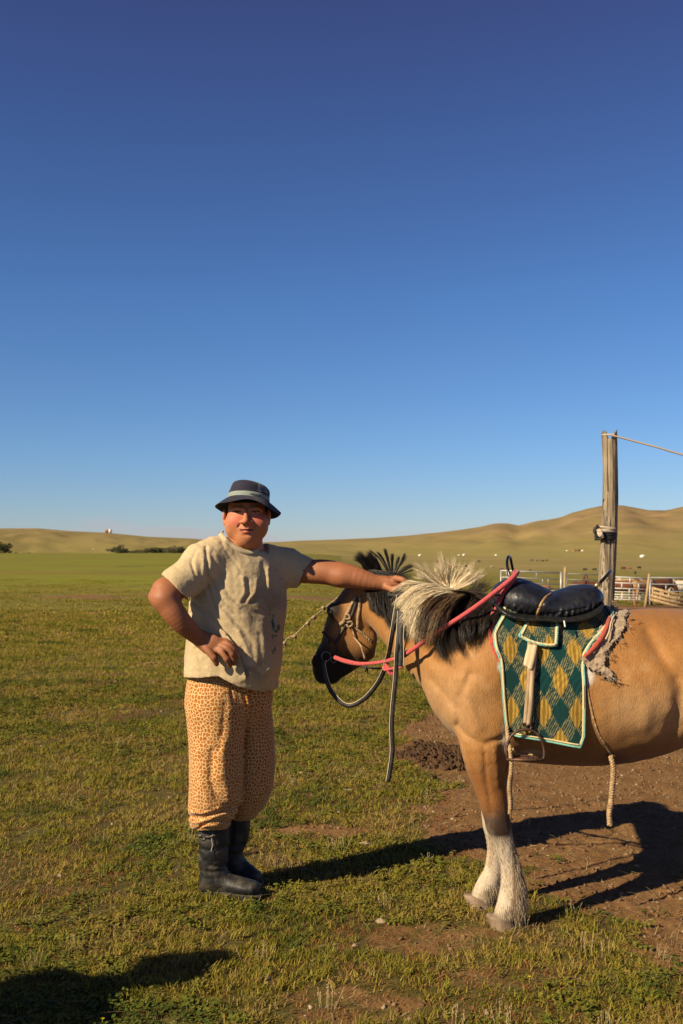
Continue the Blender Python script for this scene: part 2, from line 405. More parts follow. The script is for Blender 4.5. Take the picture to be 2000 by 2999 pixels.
th = np.concatenate([np.linspace(-180, -24, 40, endpoint=False), np.linspace(-24, 24, 440), np.linspace(24, 180, 41)[1:-1]])
rr = np.concatenate([[.05, .5, 1.0, 1.5, 2.0], np.arange(2.3, 6.2, .011), np.geomspace(6.2, 60, 260)[1:], np.geomspace(60, 9000, 170)[1:]])
TH, RR = np.meshgrid(np.radians(th), rr); GX = RR*np.sin(TH); GY = RR*np.cos(TH)
M_ = dirt_m(GX, GY); GZ = land_z(GX, GY)+land_relief(GX, GY, M_)
V = np.stack([GX, GY, GZ], -1).reshape(-1, 3); nT = len(th); nR = len(rr)
ii, jj = np.meshgrid(np.arange(nR-1), np.arange(nT), indexing='ij'); j2 = (jj+1) % nT
F = np.stack([ii*nT+jj, ii*nT+j2, (ii+1)*nT+j2, (ii+1)*nT+jj], -1).reshape(-1, 4)[:, ::-1]
# colour: earth mask in red, lush/dry in green, mound of dark earth in blue
rg_ = np.hypot(GX, GY); lush = np.where(GX/np.maximum(rg_,1) > 0, sstep(120, 420, rg_), sstep(500, 900, rg_))*sstep(-.25, .05, GX/np.maximum(rg_,1))+sstep(600, 900, rg_); lush = np.clip(lush, 0, 1)
dark = .6*sstep(1.1, .25, np.hypot((GX-.70)/.30, (GY-7.35)/.55)+.55*fbm(np.stack([GX, GY], -1)*5, 3, 3))
me = mesh(V, F, True, np.stack([M_, lush, dark], -1).reshape(-1, 3))
mead = sstep(50, 75, rg_)*sstep(900, 560, rg_)*sstep(.02, -.10, GX/np.maximum(rg_,1)); zc = np.ones((len(V), 4), np.float32); zc[:,0] = mead.ravel(); zc[:,1] = sstep(26, 9, rg_).ravel()
za = me.color_attributes.new('zone', 'FLOAT_COLOR', 'POINT'); za.data.foreach_set('color', zc.ravel())
def ground_mat():
    m = bpy.data.materials.new('turf_and_earth'); m.use_nodes = True; N = m.node_tree.nodes; L = m.node_tree.links; b = N['Principled BSDF']
    b.inputs['Roughness'].default_value = .95; b.inputs['Specular IOR Level'].default_value = .15
    at = N.new('ShaderNodeAttribute'); at.attribute_name = 'col'; sp = N.new('ShaderNodeSeparateColor'); L.new(at.outputs['Color'], sp.inputs[0])
    ge = N.new('ShaderNodeNewGeometry')
    def noise(s, d=4, st=(1,1,1), ro=.55):
        mp = N.new('ShaderNodeMapping'); mp.inputs['Scale'].default_value = st; L.new(ge.outputs['Position'], mp.inputs[0])
        n = N.new('ShaderNodeTexNoise'); n.inputs['Scale'].default_value = s; n.inputs['Detail'].default_value = d; n.inputs['Roughness'].default_value = ro; L.new(mp.outputs[0], n.inputs[0]); return n.outputs[0]
    def rng(x, a, c, o0=0, o1=1):
        r = N.new('ShaderNodeMapRange'); r.inputs[1].default_value = a; r.inputs[2].default_value = c; r.inputs[3].default_value = o0; r.inputs[4].default_value = o1; L.new(x, r.inputs[0]); return r.outputs[0]
    def mix(f, a, c, mode='MIX'):
        a, c = [tuple(q*ALB for q in z_) if isinstance(z_, tuple) else z_ for z_ in (a, c)]
        x = N.new('ShaderNodeMix'); x.data_type = 'RGBA'; x.blend_type = mode
        if isinstance(f, (int, float)): x.inputs[0].default_value = f
        else: L.new(f, x.inputs[0])
        for k, s in ((6, a), (7, c)):
            if isinstance(s, tuple): x.inputs[k].default_value = (*s, 1)
            else: L.new(s, x.inputs[k])
        return x.outputs[2]
    # grass
    g = mix(rng(noise(.35, 5), .38, .62), (.145,.150,.013), (.225,.195,.020))
    g = mix(rng(noise(.035, 4, (.5,1.8,1)), .42, .62), g, (.21,.17,.022))
    g = mix(rng(noise(2.6, 4), .50, .68, 0, .8), g, (.22,.135,.05))
    g = mix(rng(noise(24, 3), .45, .65, 0, .55), g, (.05,.06,.010))
    g = mix(rng(noise(.9, 5, (.25,1.6,1)), .60, .72, 0, .75), g, (.055,.070,.012))
    g = mix(rng(noise(.012, 5, (.25,1.5,1)), .55, .66, 0, .55), g, (.085,.095,.020))
    g = mix(rng(noise(.11, 5, (1,1,1), .65), .50, .62, 0, .75), g, (.235,.185,.028))
    g = mix(rng(noise(.16, 6, (.5,1.2,1), .7), .56, .64, 0, .85), g, (.065,.075,.012))
    zt_ = N.new('ShaderNodeAttribute'); zt_.attribute_name = 'zone'; zs = N.new('ShaderNodeSeparateColor'); L.new(zt_.outputs['Color'], zs.inputs[0])
    zm = N.new('ShaderNodeMath'); zm.operation = 'MULTIPLY'; L.new(zs.outputs[0], zm.inputs[0]); L.new(rng(noise(.05, 6, (.35,1.2,1), .65), .38, .58, .85, .15), zm.inputs[1])
    g = mix(zm.outputs[0], g, (.195,.205,.012))
    ft = N.new('ShaderNodeMath'); ft.operation = 'MULTIPLY'; L.new(sp.outputs[1], ft.inputs[0]); L.new(rng(noise(.006, 6, (.4,1.5,1), .65), .40, .58, .35, .95), ft.inputs[1])
    g = mix(ft.outputs[0], g, (.30,.225,.085))
    thatch = mix(rng(noise(30, 4), .4, .6), (.055,.045,.014), (.11,.08,.028))      # matted soil and stems, darkened to deepen the gaps between the growing blades
    tf_ = N.new('ShaderNodeMath'); tf_.operation = 'MULTIPLY'; L.new(zs.outputs[1], tf_.inputs[0]); tf_.inputs[1].default_value = .8
    g = mix(tf_.outputs[0], g, thatch)
    # earth
    e = mix(rng(noise(5, 6, ro=.65), .35, .65), (.170,.088,.032), (.25,.135,.054))
    e = mix(rng(noise(55, 4), .55, .72, 0, .7), e, (.09,.05,.026))
    e = mix(rng(noise(80, 3), .62, .70, 0, .7), e, (.34,.22,.11))
    e = mix(sp.outputs[2], e, (.055,.028,.014))
    md = N.new('ShaderNodeMath'); md.operation = 'ADD'; L.new(sp.outputs[0], md.inputs[0]); L.new(rng(noise(7, 5, ro=.7), .3, .7, -.30, .30), md.inputs[1])
    c = mix(rng(md.outputs[0], .38, .62), g, e)
    L.new(c, b.inputs['Base Color'])
    bp = N.new('ShaderNodeBump'); bp.inputs['Strength'].default_value = .9; bp.inputs['Distance'].default_value = .012; L.new(noise(45, 6, ro=.7), bp.inputs['Height']); L.new(bp.outputs[0], b.inputs['Normal'])
    return m
o = ob('ground', me, ground_mat()); tag(o, kind='structure')

# ---------------------------------------------------------------- hills
HILLS = []
def hill_fn(T, r, r0, r1, prof, seed, rough_amp, base):
    tp = np.array([math.degrees(math.atan((p-1000)/FPX)) for p, _ in prof]); hp = np.array([(1615-q)/FPX for _, q in prof])
    H = np.interp(T, tp, hp)*r1+CAMZ-base
    rise = sstep(0, 1, np.clip((r-r0)/(r1-r0), 0, 1)); fall = 1-.5*sstep(r1, r1*1.25, r)
    x = r*np.sin(np.radians(T)); y = r*np.cos(np.radians(T)); q = np.stack([x/(r1*.09), y/(r1*.16)], -1)
    n = 1-np.abs(fbm(q, 4, seed)); env = np.sin(np.clip(rise, 0, 1)*math.pi)
    return x, y, base+H*(rise**1.15)*fall+H*env*rough_amp*3.2*(n-.75)
def hill_mesh(r0, r1, prof, seed, name, a0, a1, mat_, rough_amp=.10, base=-6):
    ts = np.linspace(a0, a1, 420); rs = np.linspace(0, 1, 90); T, S = np.meshgrid(ts, rs); r = r0+(r1*1.25-r0)*S
    x, y, z = hill_fn(T, r, r0, r1, prof, seed, rough_amp, base); z = z-8*(S == 0); HILLS.append((r0, r1, prof, seed, rough_amp, base, a0, a1))
    Vh = np.stack([x, y, z], -1).reshape(-1, 3); a, b_ = T.shape
    i, j = np.meshgrid(np.arange(a-1), np.arange(b_-1), indexing='ij'); Fh = np.stack([i*b_+j, i*b_+j+1, (i+1)*b_+j+1, (i+1)*b_+j], -1).reshape(-1, 4)[:, ::-1]
    o = ob(name, mesh(Vh, Fh), mat_); tag(o, kind='structure'); return o
hm = mat('dry_grass_hillside', (.31,.205,.100), .95, (.215,.160,.065), .006, bump=.0, det=8, spec=.1)
hmn = hm.node_tree; b_ = hmn.nodes['Principled BSDF']
nz = hmn.nodes.new('ShaderNodeTexNoise'); nz.inputs['Scale'].default_value = .03; nz.inputs['Detail'].default_value = 8
gg = hmn.nodes.new('ShaderNodeNewGeometry'); hmn.links.new(gg.outputs['Position'], nz.inputs[0])
bp = hmn.nodes.new('ShaderNodeBump'); bp.inputs['Distance'].default_value = 4; bp.inputs['Strength'].default_value = .8; hmn.links.new(nz.outputs[0], bp.inputs['Height']); hmn.links.new(bp.outputs[0], b_.inputs['Normal'])
n2_ = hmn.nodes.new('ShaderNodeTexNoise'); n2_.inputs['Scale'].default_value = .018; n2_.inputs['Detail'].default_value = 9; n2_.inputs['Roughness'].default_value = .65; hmn.links.new(gg.outputs['Position'], n2_.inputs[0])
r2_ = hmn.nodes.new('ShaderNodeMapRange'); r2_.inputs[1].default_value = .48; r2_.inputs[2].default_value = .66; r2_.inputs[4].default_value = .55; hmn.links.new(n2_.outputs[0], r2_.inputs[0])
m2_ = hmn.nodes.new('ShaderNodeMix'); m2_.data_type = 'RGBA'; hmn.links.new(r2_.outputs[0], m2_.inputs[0]); hmn.links.new(b_.inputs['Base Color'].links[0].from_socket, m2_.inputs[6]); m2_.inputs[7].default_value = (.16,.13,.055,1); hmn.links.new(m2_.outputs[2], b_.inputs['Base Color'])
# low slopes turn greener
sz = hmn.nodes.new('ShaderNodeSeparateXYZ'); hmn.links.new(gg.outputs['Position'], sz.inputs[0])
mr = hmn.nodes.new('ShaderNodeMapRange'); mr.inputs[1].default_value = -4; mr.inputs[2].default_value = 45; hmn.links.new(sz.outputs[2], mr.inputs[0])
mi = hmn.nodes.new('ShaderNodeMix'); mi.data_type = 'RGBA'; hmn.links.new(mr.outputs[0], mi.inputs[0]); mi.inputs[6].default_value = (.225,.185,.060,1)
old = b_.inputs['Base Color'].links[0].from_socket; hmn.links.new(old, mi.inputs[7]); hmn.links.new(mi.outputs[2], b_.inputs['Base Color'])
PR = [(-1600,1560),(-600,1540),(0,1575),(700,1590),(830,1588),(870,1585),(1000,1581),(1100,1577),(1200,1570),(1300,1560),(1400,1548),(1450,1537),(1480,1536),(1520,1543),(1560,1533),(1640,1522),(1680,1508),(1760,1491),(1820,1491),(1900,1503),(1950,1506),(2000,1497),(2200,1450),(2600,1480),(3400,1530)]
PL = [(-1700,1570),(-900,1530),(-300,1545),(0,1552),(110,1551),(200,1558),(310,1562),(430,1573),(560,1578),(700,1588),(850,1600),(1000,1612),(1200,1635)]
hill_mesh(950, 2600, PR, 71, 'hills', -55, 60, hm, .17)
hill_mesh(900, 1500, PL, 83, 'hills', -62, 6, hm, .17)

def terrain_z(x, y):
    z = ground_h(x, y); T = np.degrees(np.arctan2(x, y)); r = np.hypot(x, y)
    for r0, r1, prof, seed, ra, base, a0, a1 in HILLS:
        h = hill_fn(T, r, r0, r1, prof, seed, ra, base)[2]; z = np.where((r > r0)&(r < r1*1.25)&(T > a0)&(T < a1), np.maximum(z, h), z)
    return z
def land_at(px, py, d0=6, d1=2700):
    """where the view line of px,py meets the land"""
    D = np.geomspace(d0, d1, 3000); p = PA(np.stack([np.full(3000, float(px)), np.full(3000, float(py)), D], 1)); z = terrain_z(p[:,0], p[:,1]); i = np.nonzero(p[:,2] < z)[0]
    k = i[0] if len(i) else -1
    return np.array((p[k,0], p[k,1], float(z[k])))
# ================================================================ the dun horse
SIDE = (0, 1, 0)
def horse_body():
    S = Sculpt((-.20, 3.66, -.02), (2.28, 4.80, 1.42), .0075)
    def sec(px, top, bot, hw, D=4.15):
        a, b = P(px, top, D), P(px, bot, D); return (a+b)/2, (hw, (a[2]-b[2])/2)
    secs = [sec(1330,1960,2120,.10), sec(1375,1850,2185,.165), sec(1430,1792,2212,.205), sec(1500,1768,2225,.235), sec(1600,1778,2235,.262), sec(1700,1788,2240,.285),
            sec(1800,1786,2232,.30), sec(1900,1780,2203,.305), sec(2000,1783,2150,.29), sec(2080,1790,2110,.275), sec(2160,1810,2080,.25), sec(2225,1860,2050,.19)]
    S.chain([a for a, _ in secs], [b for _, b in secs], .03, SIDE, 3)
    # neck and head
    nk = [((1420,1965,4.15),(.19,.25)), ((1370,1925,4.18),(.165,.235)), ((1290,1878,4.26),(.128,.198)), ((1200,1815,4.40),(.10,.158)), ((1130,1765,4.53),(.088,.128)), ((1085,1742,4.59),(.08,.10))]
    lat = np.array((.35,1,0)); lat /= np.linalg.norm(lat)
    S.chain([P(*a) for a, _ in nk], [b for _, b in nk], .05, lat, 4)
    hd = [((1070,1738,4.60),(.072,.088)), ((1040,1800,4.62),(.082,.110)), ((1011,1850,4.62),(.068,.102)), ((984,1893,4.62),(.054,.072)), ((961,1928,4.62),(.047,.063)), ((949,1958,4.62),(.047,.056)), ((945,1978,4.62),(.040,.040))]
    S.chain([P(*a) for a, _ in hd], [b for _, b in hd], .03, SIDE, 4)
    for s in (-1, 1):
        S.ell(P(1055,1872,4.62)+np.array((0,s*.035,0)), (.078,.040,.088), .02)          # jowl
        S.ell(P(1005,1800,4.62)+np.array((0,s*.060,0)), (.05,.022,.03), .02)
        S.ell(P(978,1787,4.62)+np.array((0,s*.050,0)), (.034,.026,.030), .03)            # brow over the eye
        S.chain([P(1000,1846,4.62)+np.array((0,s*.062,0)), P(965,1888,4.62)+np.array((0,s*.048,0))], [.012,.008], .015)  # face crest
        S.ell(P(928,1935,4.62)+np.array((0,s*.038,0)), (.024,.016,.030), .012)            # nostril
        S.ell(P(922,1934,4.62)+np.array((0,s*.055,0)), (.007,.012,.013), .006, mode='s')
    S.chain([P(1070,1905,4.62), P(1020,1948,4.62), P(985,1970,4.62)], [(.045,.05),(.032,.036),(.03,.034)], .02, SIDE, 3)
    S.ell(P(972,1985,4.62), (.034,.030,.030), .012)                                       # chin
    S.ell(P(948,1985,4.62), (.026,.036,.026), .010)
    S.chain([P(936,1997,4.54), P(962,1978,4.51), P(978,1962,4.52)], [.004]*3, .006, mode='s')   # mouth line
    # ears
    for (b, t, f) in (((1062,1712,4.50),(1040,1640,4.49),(-.5,-1,0)), ((1074,1710,4.64),(1062,1634,4.66),(-.5,-1,0))):
        S.chain([P(*b), (P(*b)+P(*t))/2+np.array((.004,0,0)), P(*t)], [(.024,.030),(.020,.026),(.004,.005)], .015, f, 4)
        f = np.array(f, float); f /= np.linalg.norm(f)
        S.chain([(P(*b)*.6+P(*t)*.4)+f*.022, (P(*b)*.2+P(*t)*.8)+f*.012], [.014,.005], .004, mode='s')
    # shoulder, breast, forearm muscles near and far
    for s, Dn in ((-1, 4.06), (1, 4.26)):
        S.chain([P(1470,1850,Dn), P(1430,1960,Dn-s*0-.02*(s<0)), P(1385,2075,Dn)], [.085,.115,.095], .05)
        S.chain([P(1385,2085,Dn), P(1450,2140,Dn+.0)], [.085,.105], .05)
    nl = [((1442,2060,4.05),.115,.10), ((1420,2140,4.03),.108,.085), ((1418,2210,4.02),.088,.072), ((1431,2285,4.02),.068,.056), ((1443,2340,4.02),.058,.050), ((1455,2395,4.02),.051,.046), ((1462,2428,4.02),.050,.045), ((1474,2463,4.02),.041,.036), ((1487,2507,4.025),.038,.032), ((1496,2552,4.03),.041,.034), ((1502,2596,4.03),.050,.041), ((1499,2626,4.03),.053,.045), ((1488,2655,4.02),.046,.042), ((1480,2674,4.02),.043,.040)]
    S.chain([P(*a) for a,_,_ in nl], [(c, b) for _,b,c in nl], .03, SIDE, 3)
    fl = [((1462,2070,4.26),.11,.09), ((1440,2200,4.27),.085,.07), ((1442,2300,4.28),.062,.052), ((1443,2375,4.28),.050,.044), ((1445,2420,4.28),.045,.042), ((1451,2462,4.28),.037,.033), ((1450,2510,4.28),.036,.031), ((1445,2550,4.28),.040,.034), ((1432,2585,4.27),.047,.040), ((1418,2606,4.26),.044,.041), ((1410,2628,4.255),.041,.039)]
    S.chain([P(*a) for a,_,_ in fl], [(c, b) for _,b,c in fl], .03, SIDE, 3)
    # knee detail and chestnut, elbow fold
    S.ell(P(1445,2418,3.99), (.03,.02,.035), .02)
    # hind legs
    for Dn, dx in ((4.02, 0), (4.31, 25)):
        hl = [((2140,1920,Dn+(.08 if dx==0 else -.08)),.20,.13), ((2110,2040,Dn),.165,.105), ((2130,2150,Dn),.115,.075), ((2175,2240,Dn),.075,.05), ((2210,2320,Dn),.055,.043), ((2212,2365,Dn),.045,.04), ((2198,2450,Dn),.036,.032), ((2190,2530,Dn),.038,.033), ((2187,2590,Dn),.048,.042), ((2172,2640,Dn),.045,.042)]
        sh = 0 if dx == 0 else -60
        S.chain([P(a[0]+dx, a[1]+sh*np.clip((a[1]-2000)/600,0,1), a[2]) for a,_,_ in hl], [(c, b) for _,b,c in hl], .04, SIDE, 3)
    S.ell(P(2140,1880,4.15), (.19,.25,.14), .06)
    # flank hollow, stifle fold, ribs
    S.ell(P(1930,1860,3.86), (.09,.05,.07), .05, mode='s')
    S.chain([P(1990,2010,3.83), P(2000,2110,3.86), P(1960,2170,3.92)], [.010,.012,.010], .05, mode='s')
    S.chain([P(1330,2080,3.93), P(1372,2120,3.91), P(1392,2175,3.93)], [.008,.010,.008], .03, mode='s')      # shoulder crease
    S.chain([P(1475,2060,3.88), P(1482,2130,3.9), P(1480,2195,3.95)], [.012,.016,.016], .03, mode='s')     # elbow hollow
    S.chain([P(1420,2260,3.95), P(1430,2340,3.955), P(1440,2390,3.965)], [.005,.006,.004], .018, mode='s')    # forearm groove
    def fn(p):
        q = p*np.array((4.5,4.5,4.5)); m = np.clip((p[:,2]-.7)*4, 0, 1)
        return -.0045*fbm(q, 2, 5)*m-.0016*fbm(p*26, 2, 9)
    def ln_d(u, v, pts):
        d = np.full(u.shape, 1e9)
        for (a, b), (c, e) in zip(pts[:-1], pts[1:]):
            L = (c-a)**2+(e-b)**2; t = np.clip(((u-a)*(c-a)+(v-b)*(e-b))/L, 0, 1); d = np.minimum(d, np.hypot(u-a-t*(c-a), v-b-t*(e-b)))
        return d
    VAL = [([(1340,2122),(1370,2158),(1415,2180),(1468,2162)], 8, .011), ([(1378,1975),(1345,2045),(1346,2110)], 11, .009), ([(1482,1990),(1490,2060),(1486,2150)], 10, .007), ([(1262,1990),(1300,2030),(1340,2078)], 9, .006), ([(1895,1850),(1935,1925),(1985,1985)], 18, .013), ([(1995,2010),(1985,2080),(1955,2140)], 14, .008), ([(1820,2168),(1890,2145),(1975,2100)], 16, .003),
           ([(1418,2190),(1424,2280),(1440,2380)], 5, .007), ([(1180,1850),(1230,1900),(1300,1950)], 12, .006), ([(1036,1842),(1060,1870),(1092,1886)], 8, .004), ([(1000,1815),(990,1860),(975,1890)], 8, .004), ([(1440,2440),(1458,2452),(1490,2448)], 5, .004), ([(1478,2470),(1484,2560),(1490,2600)], 4, .004)]
    RDG = [([(1352,1990),(1378,2080),(1400,2130)], 16, .009), ([(1450,2200),(1458,2300)], 8, .005), ([(1850,1990),(1900,2060),(1890,2130)], 22, .007), ([(1215,1880),(1260,1960)], 12, .005)]
    def fm(p):
        u, v = UNP(p); o = np.zeros(len(p)); m = np.where(u < 1160, p[:,1] < 4.60, (p[:,1] < 4.14))
        for a, wd, am in VAL: o += am*np.exp(-(ln_d(u, v, a)/wd)**2)*m
        for a, wd, am in RDG: o -= am*np.exp(-(ln_d(u, v, a)/wd)**2)*m
        return o
    S.band(fn, .02); S.band(fm, .03)
    return S
HS = horse_body()
HV, HF = HS.surf(2)
hu, hv = UNP(HV)
def coat(V, u, v):
    n1 = fbm(V*5, 3, 3); n2 = fbm(V*22, 3, 4); n3 = fbm(V*np.array((90,90,30)), 2, 6)
    c = np.empty((len(V), 3)); c[:] = (.49,.228,.066)
    def mixc(c, col, m): return c*(1-m[:,None])+np.array(col)*m[:,None]
    c = mixc(c, (.40,.185,.060), np.clip(.5+.9*n1, 0, 1)*.55)
    c = mixc(c, (.60,.37,.19), sstep(.1, .55, n2)*.35)
    c = mixc(c, (.62,.39,.20), sstep(1480, 1330, u)*sstep(1900, 2050, v)*sstep(2230, 2100, v)*.5)         # paler breast
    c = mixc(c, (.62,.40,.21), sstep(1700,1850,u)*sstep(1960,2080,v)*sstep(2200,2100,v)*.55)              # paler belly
    c = mixc(c, (.36,.155,.045), sstep(1960, 1790, v+30*n1)*sstep(1640, 1780, u)*.75)                            # redder along the back
    leg = (u < 1560)|(u > 2080)
    c = mixc(c, (.29,.115,.033), np.where(leg, sstep(2180, 2300, v), 0)*.85)
    c = mixc(c, (.33,.15,.05), sstep(1110, 1060, u)*.35)
    k = np.where(leg, sstep(2350, 2400, v+22*n2+8*n3), 0); c = mixc(c, (.075,.045,.032), k*.95)
    # white stockings; the dark of the knee runs down the front in a point
    tong = sstep(34, 14, np.abs(u-1466-.05*(v-2400)))*sstep(2475, 2440, v)*(V[:,1] < 4.13)
    lim = np.where(V[:,1] < 4.13, 2432, 2355)
    wh = np.where(leg, sstep(-26, 26, v-lim-26*n2-16*n3), 0)*(1-tong)
    wcol = mixc(np.tile(np.array((.70,.58,.44)), (len(V), 1)), (.40,.27,.16), sstep(-.15, .5, fbm(V*np.array((24,24,8)), 3, 8))*.75)
    c = c*(1-wh[:,None])+wcol*wh[:,None]
    hz = sstep(2370,2330,v)*(V[:,1] > 4.16)*(u < 1425)*sstep(2330,2345,v); c = mixc(c, (.6,.5,.38), hz)
    # muzzle and face
    t = (u-1065)*(-.486)+(v-1738)*.874
    hm_ = (u < 1130)
    k = np.where(hm_, sstep(120, 215, t+14*n2), 0); c = mixc(c, (.022,.019,.018), k)
    fr = np.where(hm_, sstep(36, 10, (u-(1000-.486*(v-1735)*1.05))), 0); c = mixc(c, (.06,.032,.018), fr*.7)  # dark strip down the front of the face: shade put into the coat
    c = mixc(c, (.03,.018,.012), np.where(hm_, sstep(40, 10, np.hypot(u-976, v-1788)), 0))
    c = mixc(c, (.16,.07,.028), np.where(u < 1140, sstep(1885, 1925, v), 0)*(u > 1030)*.7)
    # white girth marks, dark scar
    c = mixc(c, (.75,.70,.62), sstep(11, 5, np.hypot((u-1466)/1.0, (v-1950)*.42)+4*n2))
    c = mixc(c, (.75,.70,.62), sstep(26, 14, np.hypot(u-1722, (v-1985)*.8)+8*n2))
    c = mixc(c, (.70,.62,.52), sstep(26, 12, np.hypot((u-1560)*.5, (v-2208)*1.4)+7*n2))
    c = mixc(c, (.62,.54,.46), sstep(16, 8, np.hypot((u-1478)*1.2, (v-2160)*.28)+4*n2))
    c = mixc(c, (.06,.03,.02), sstep(40, 12, np.hypot((u-1805)*.75, (v-2230)*1.5)+10*n2))
    c = mixc(c, (.22,.10,.035), sstep(46, 10, np.hypot((u-1500), (v-2120)*.35)+8*n2)*.6)
    c = mixc(c, (.18,.09,.035), sstep(2120, 2230, v)*(u > 1500)*(u < 2080)*.75)  # belly shade put into the coat, darker towards the underside
    c = mixc(c, (.12,.055,.02), sstep(7, 2, np.abs(V[:,1]-4.15)*1000/4)*sstep(1830, 1800, v)*.8)
    return np.clip(c*(1+.10*n3[:,None])*(.78+.0*wh)[:,None], 0, 1)
horse = thing('horse', 'saddled tan dun horse with white front stockings held by its mane', 'horse', (.95, 4.15, 0))
fur = mat('horse_hair_coat', (1,1,1), .62, (.86,.84,.82), 160, .0022, 230, vcol=True, spec=.2, stretch=(1,1,.35), sheen=.08)
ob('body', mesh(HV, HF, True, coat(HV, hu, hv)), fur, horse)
hornm = mat('hoof_horn', (.30,.21,.14), .8, (.17,.115,.075), 30, .002, 60, stretch=(1,1,.2))
def hoof(px, py, D, top_r=.043, bot_r=.055, h=.055, lean=-.03):
    b = P(px, py, D); z0 = float(ground_h(b[0], b[1]))-.004; v = []
    an = np.linspace(0, 2*math.pi, 26, endpoint=False)
    for k, t in enumerate((0, .15, .5, .85, 1.0)):
        r = bot_r+(top_r-bot_r)*t
        for a in an:
            fx = -math.cos(a); toe = 1+.12*(fx < 0)*abs(fx)
            v.append((b[0]+r*math.cos(a)*toe-lean*t*-1*1.0+0*fx+(-lean)*0, b[1]+r*math.sin(a)*.92, z0+h*t*(1-.25*(math.cos(a) > 0)*math.cos(a))))
    v = np.array(v); f = [[i*26+j, i*26+(j+1)%26, (i+1)*26+(j+1)%26, (i+1)*26+j] for i in range(4) for j in range(26)]+[list(range(26))[::-1], [4*26+j for j in range(26)]]
    ob('hoof', mesh(v, f), hornm, horse)
hoof(1478, 2694, 4.02, lean=.0-.03); hoof(1408, 2643, 4.25, lean=-.03); hoof(2165, 2694, 4.02); hoof(2185, 2620, 4.31)
# eyes
eye_m = mat('dark_eye', (.012,.008,.006), .08, spec=.8)
for s in (-1, 1):
    ex_ = Sculpt.seg; c_ = P(974,1790,4.62)+np.array((-.004, s*.070, -.002)); v, f = lathe([(.0,-.014),(.008,-.012),(.013,-.006),(.014,0),(.013,.006),(.008,.012),(0,.014)], 14)
    ob('eye', mesh(v+c_, f), eye_m, horse)

# ---------------------------------------------------------------- manes
def on_body(pts, lift, S=None, d0=3.6, d1=4.9):
    """push points given as px,py,D to lie just outside the sculpted body"""
    S = S or HS; p = np.asarray(pts, float); sh = p.shape; q = p.reshape(-1, 3).copy()
    d = S.cast(q[:,0], q[:,1], d0, d1, .006); l = np.broadcast_to(lift, sh[:-1]).reshape(-1)
    m = ~np.isnan(d); q[m,2] = np.minimum(q[m,2], d[m]-l[m]); return PA(q).reshape(sh)
def tuft(guides, n, K=7, jit=6, w=.0011, lift=(.004,.02), drape=True, wob=.5, clump=0, ends=.22, dd=.03, tipj=.62, base=1.0):
    g = np.array([spline(np.array(a, float), 4) for a in guides]); g = np.stack([np.stack([np.interp(np.linspace(0,1,K), np.linspace(0,1,g.shape[1]), b[:,a]) for a in range(3)], 1) for b in g])
    t = RS.rand(n)*(len(g)-1)
    if clump: t = np.clip(np.round(t*clump)/clump+RS.normal(0, .12/clump, n), 0, len(g)-1.001)
    i = np.minimum(t.astype(int), len(g)-2); f = (t-i)[:,None,None]; p = g[i]*(1-f)+g[i+1]*f
    s = np.linspace(0, 1, K)[None,:,None]; L = base*np.ones(n)
    if clump: cid = np.round(t*clump).astype(int); L = (L*(1+ends*(2*np.random.RandomState(len(guides)*7+n).rand(int(cid.max())+2)[cid]-1)))[:,None,None]*(1-.25*ends+.5*ends*RS.rand(n,1,1))
    else: L = L[:,None,None]*(1+ends*(RS.rand(n,1,1)-.5))
    p = p[:, :1]+(p-p[:, :1])*L
    off = RS.normal(0, 1, (n,1,3))*np.array((jit, jit, dd))*(.45 if not clump else .2); off2 = RS.normal(0, 1, (n,1,3))*np.array((jit, jit, dd))*(.9 if not clump else tipj)
    p = p+off*(1-s)+off2*s**1.5+RS.normal(0, wob, (n,K,1))*np.array((1,1,0))*s
    if drape:
        l = lift[0]+RS.rand(n,1)*(lift[1]-lift[0]); return on_body(p, np.broadcast_to(l, (n,K))*np.linspace(.6,1.1,K)[None])
    return PA(p)
def hair_ob(name, arr, m, parent, w, label=None, w1=.00012, pal=None):
    v, f = hairs(arr, w*(.7+.6*RS.rand(len(arr))), w1); cc = None
    if pal is not None:
        n_ = len(arr); k = RS.choice(len(pal), n_, p=[p_[1] for p_ in pal]); cc = np.repeat(np.array([p_[0] for p_ in pal])[k]*(.8+.4*RS.rand(n_,1)), arr.shape[1]*3, 0)
    o = ob(name, mesh(v, f, True, cc), m, parent)
    if label: o['label'] = label
    return o
black_hair = mat('black_horse_hair', (.012,.011,.012), .42, (.035,.024,.018), 120, stretch=(1,1,.2), spec=.5, lo=.45, hi=.7)
blond_hair = mat('blond_horse_hair', (.95,.77,.48), .5, (.70,.50,.28), 90, stretch=(1,1,.2), spec=.4)
brown_hair = mat('brown_horse_hair', (.10,.045,.02), .45, (.03,.018,.012), 90, stretch=(1,1,.2), spec=.5)
pale_mix = mat('streaked_horse_hair', (1,1,1), .45, (.8,.8,.8), 90, vcol=True, spec=.4)
PB = [((1,.86,.60),.58), ((.85,.64,.38),.26), ((.42,.26,.12),.10), ((.08,.045,.03),.06)]
PD_ = [((.012,.011,.012),.72), ((.05,.028,.016),.22), ((.16,.09,.045),.06)]
PM = [((.03,.018,.012),.45), ((.12,.06,.028),.35), ((.45,.28,.13),.20)]
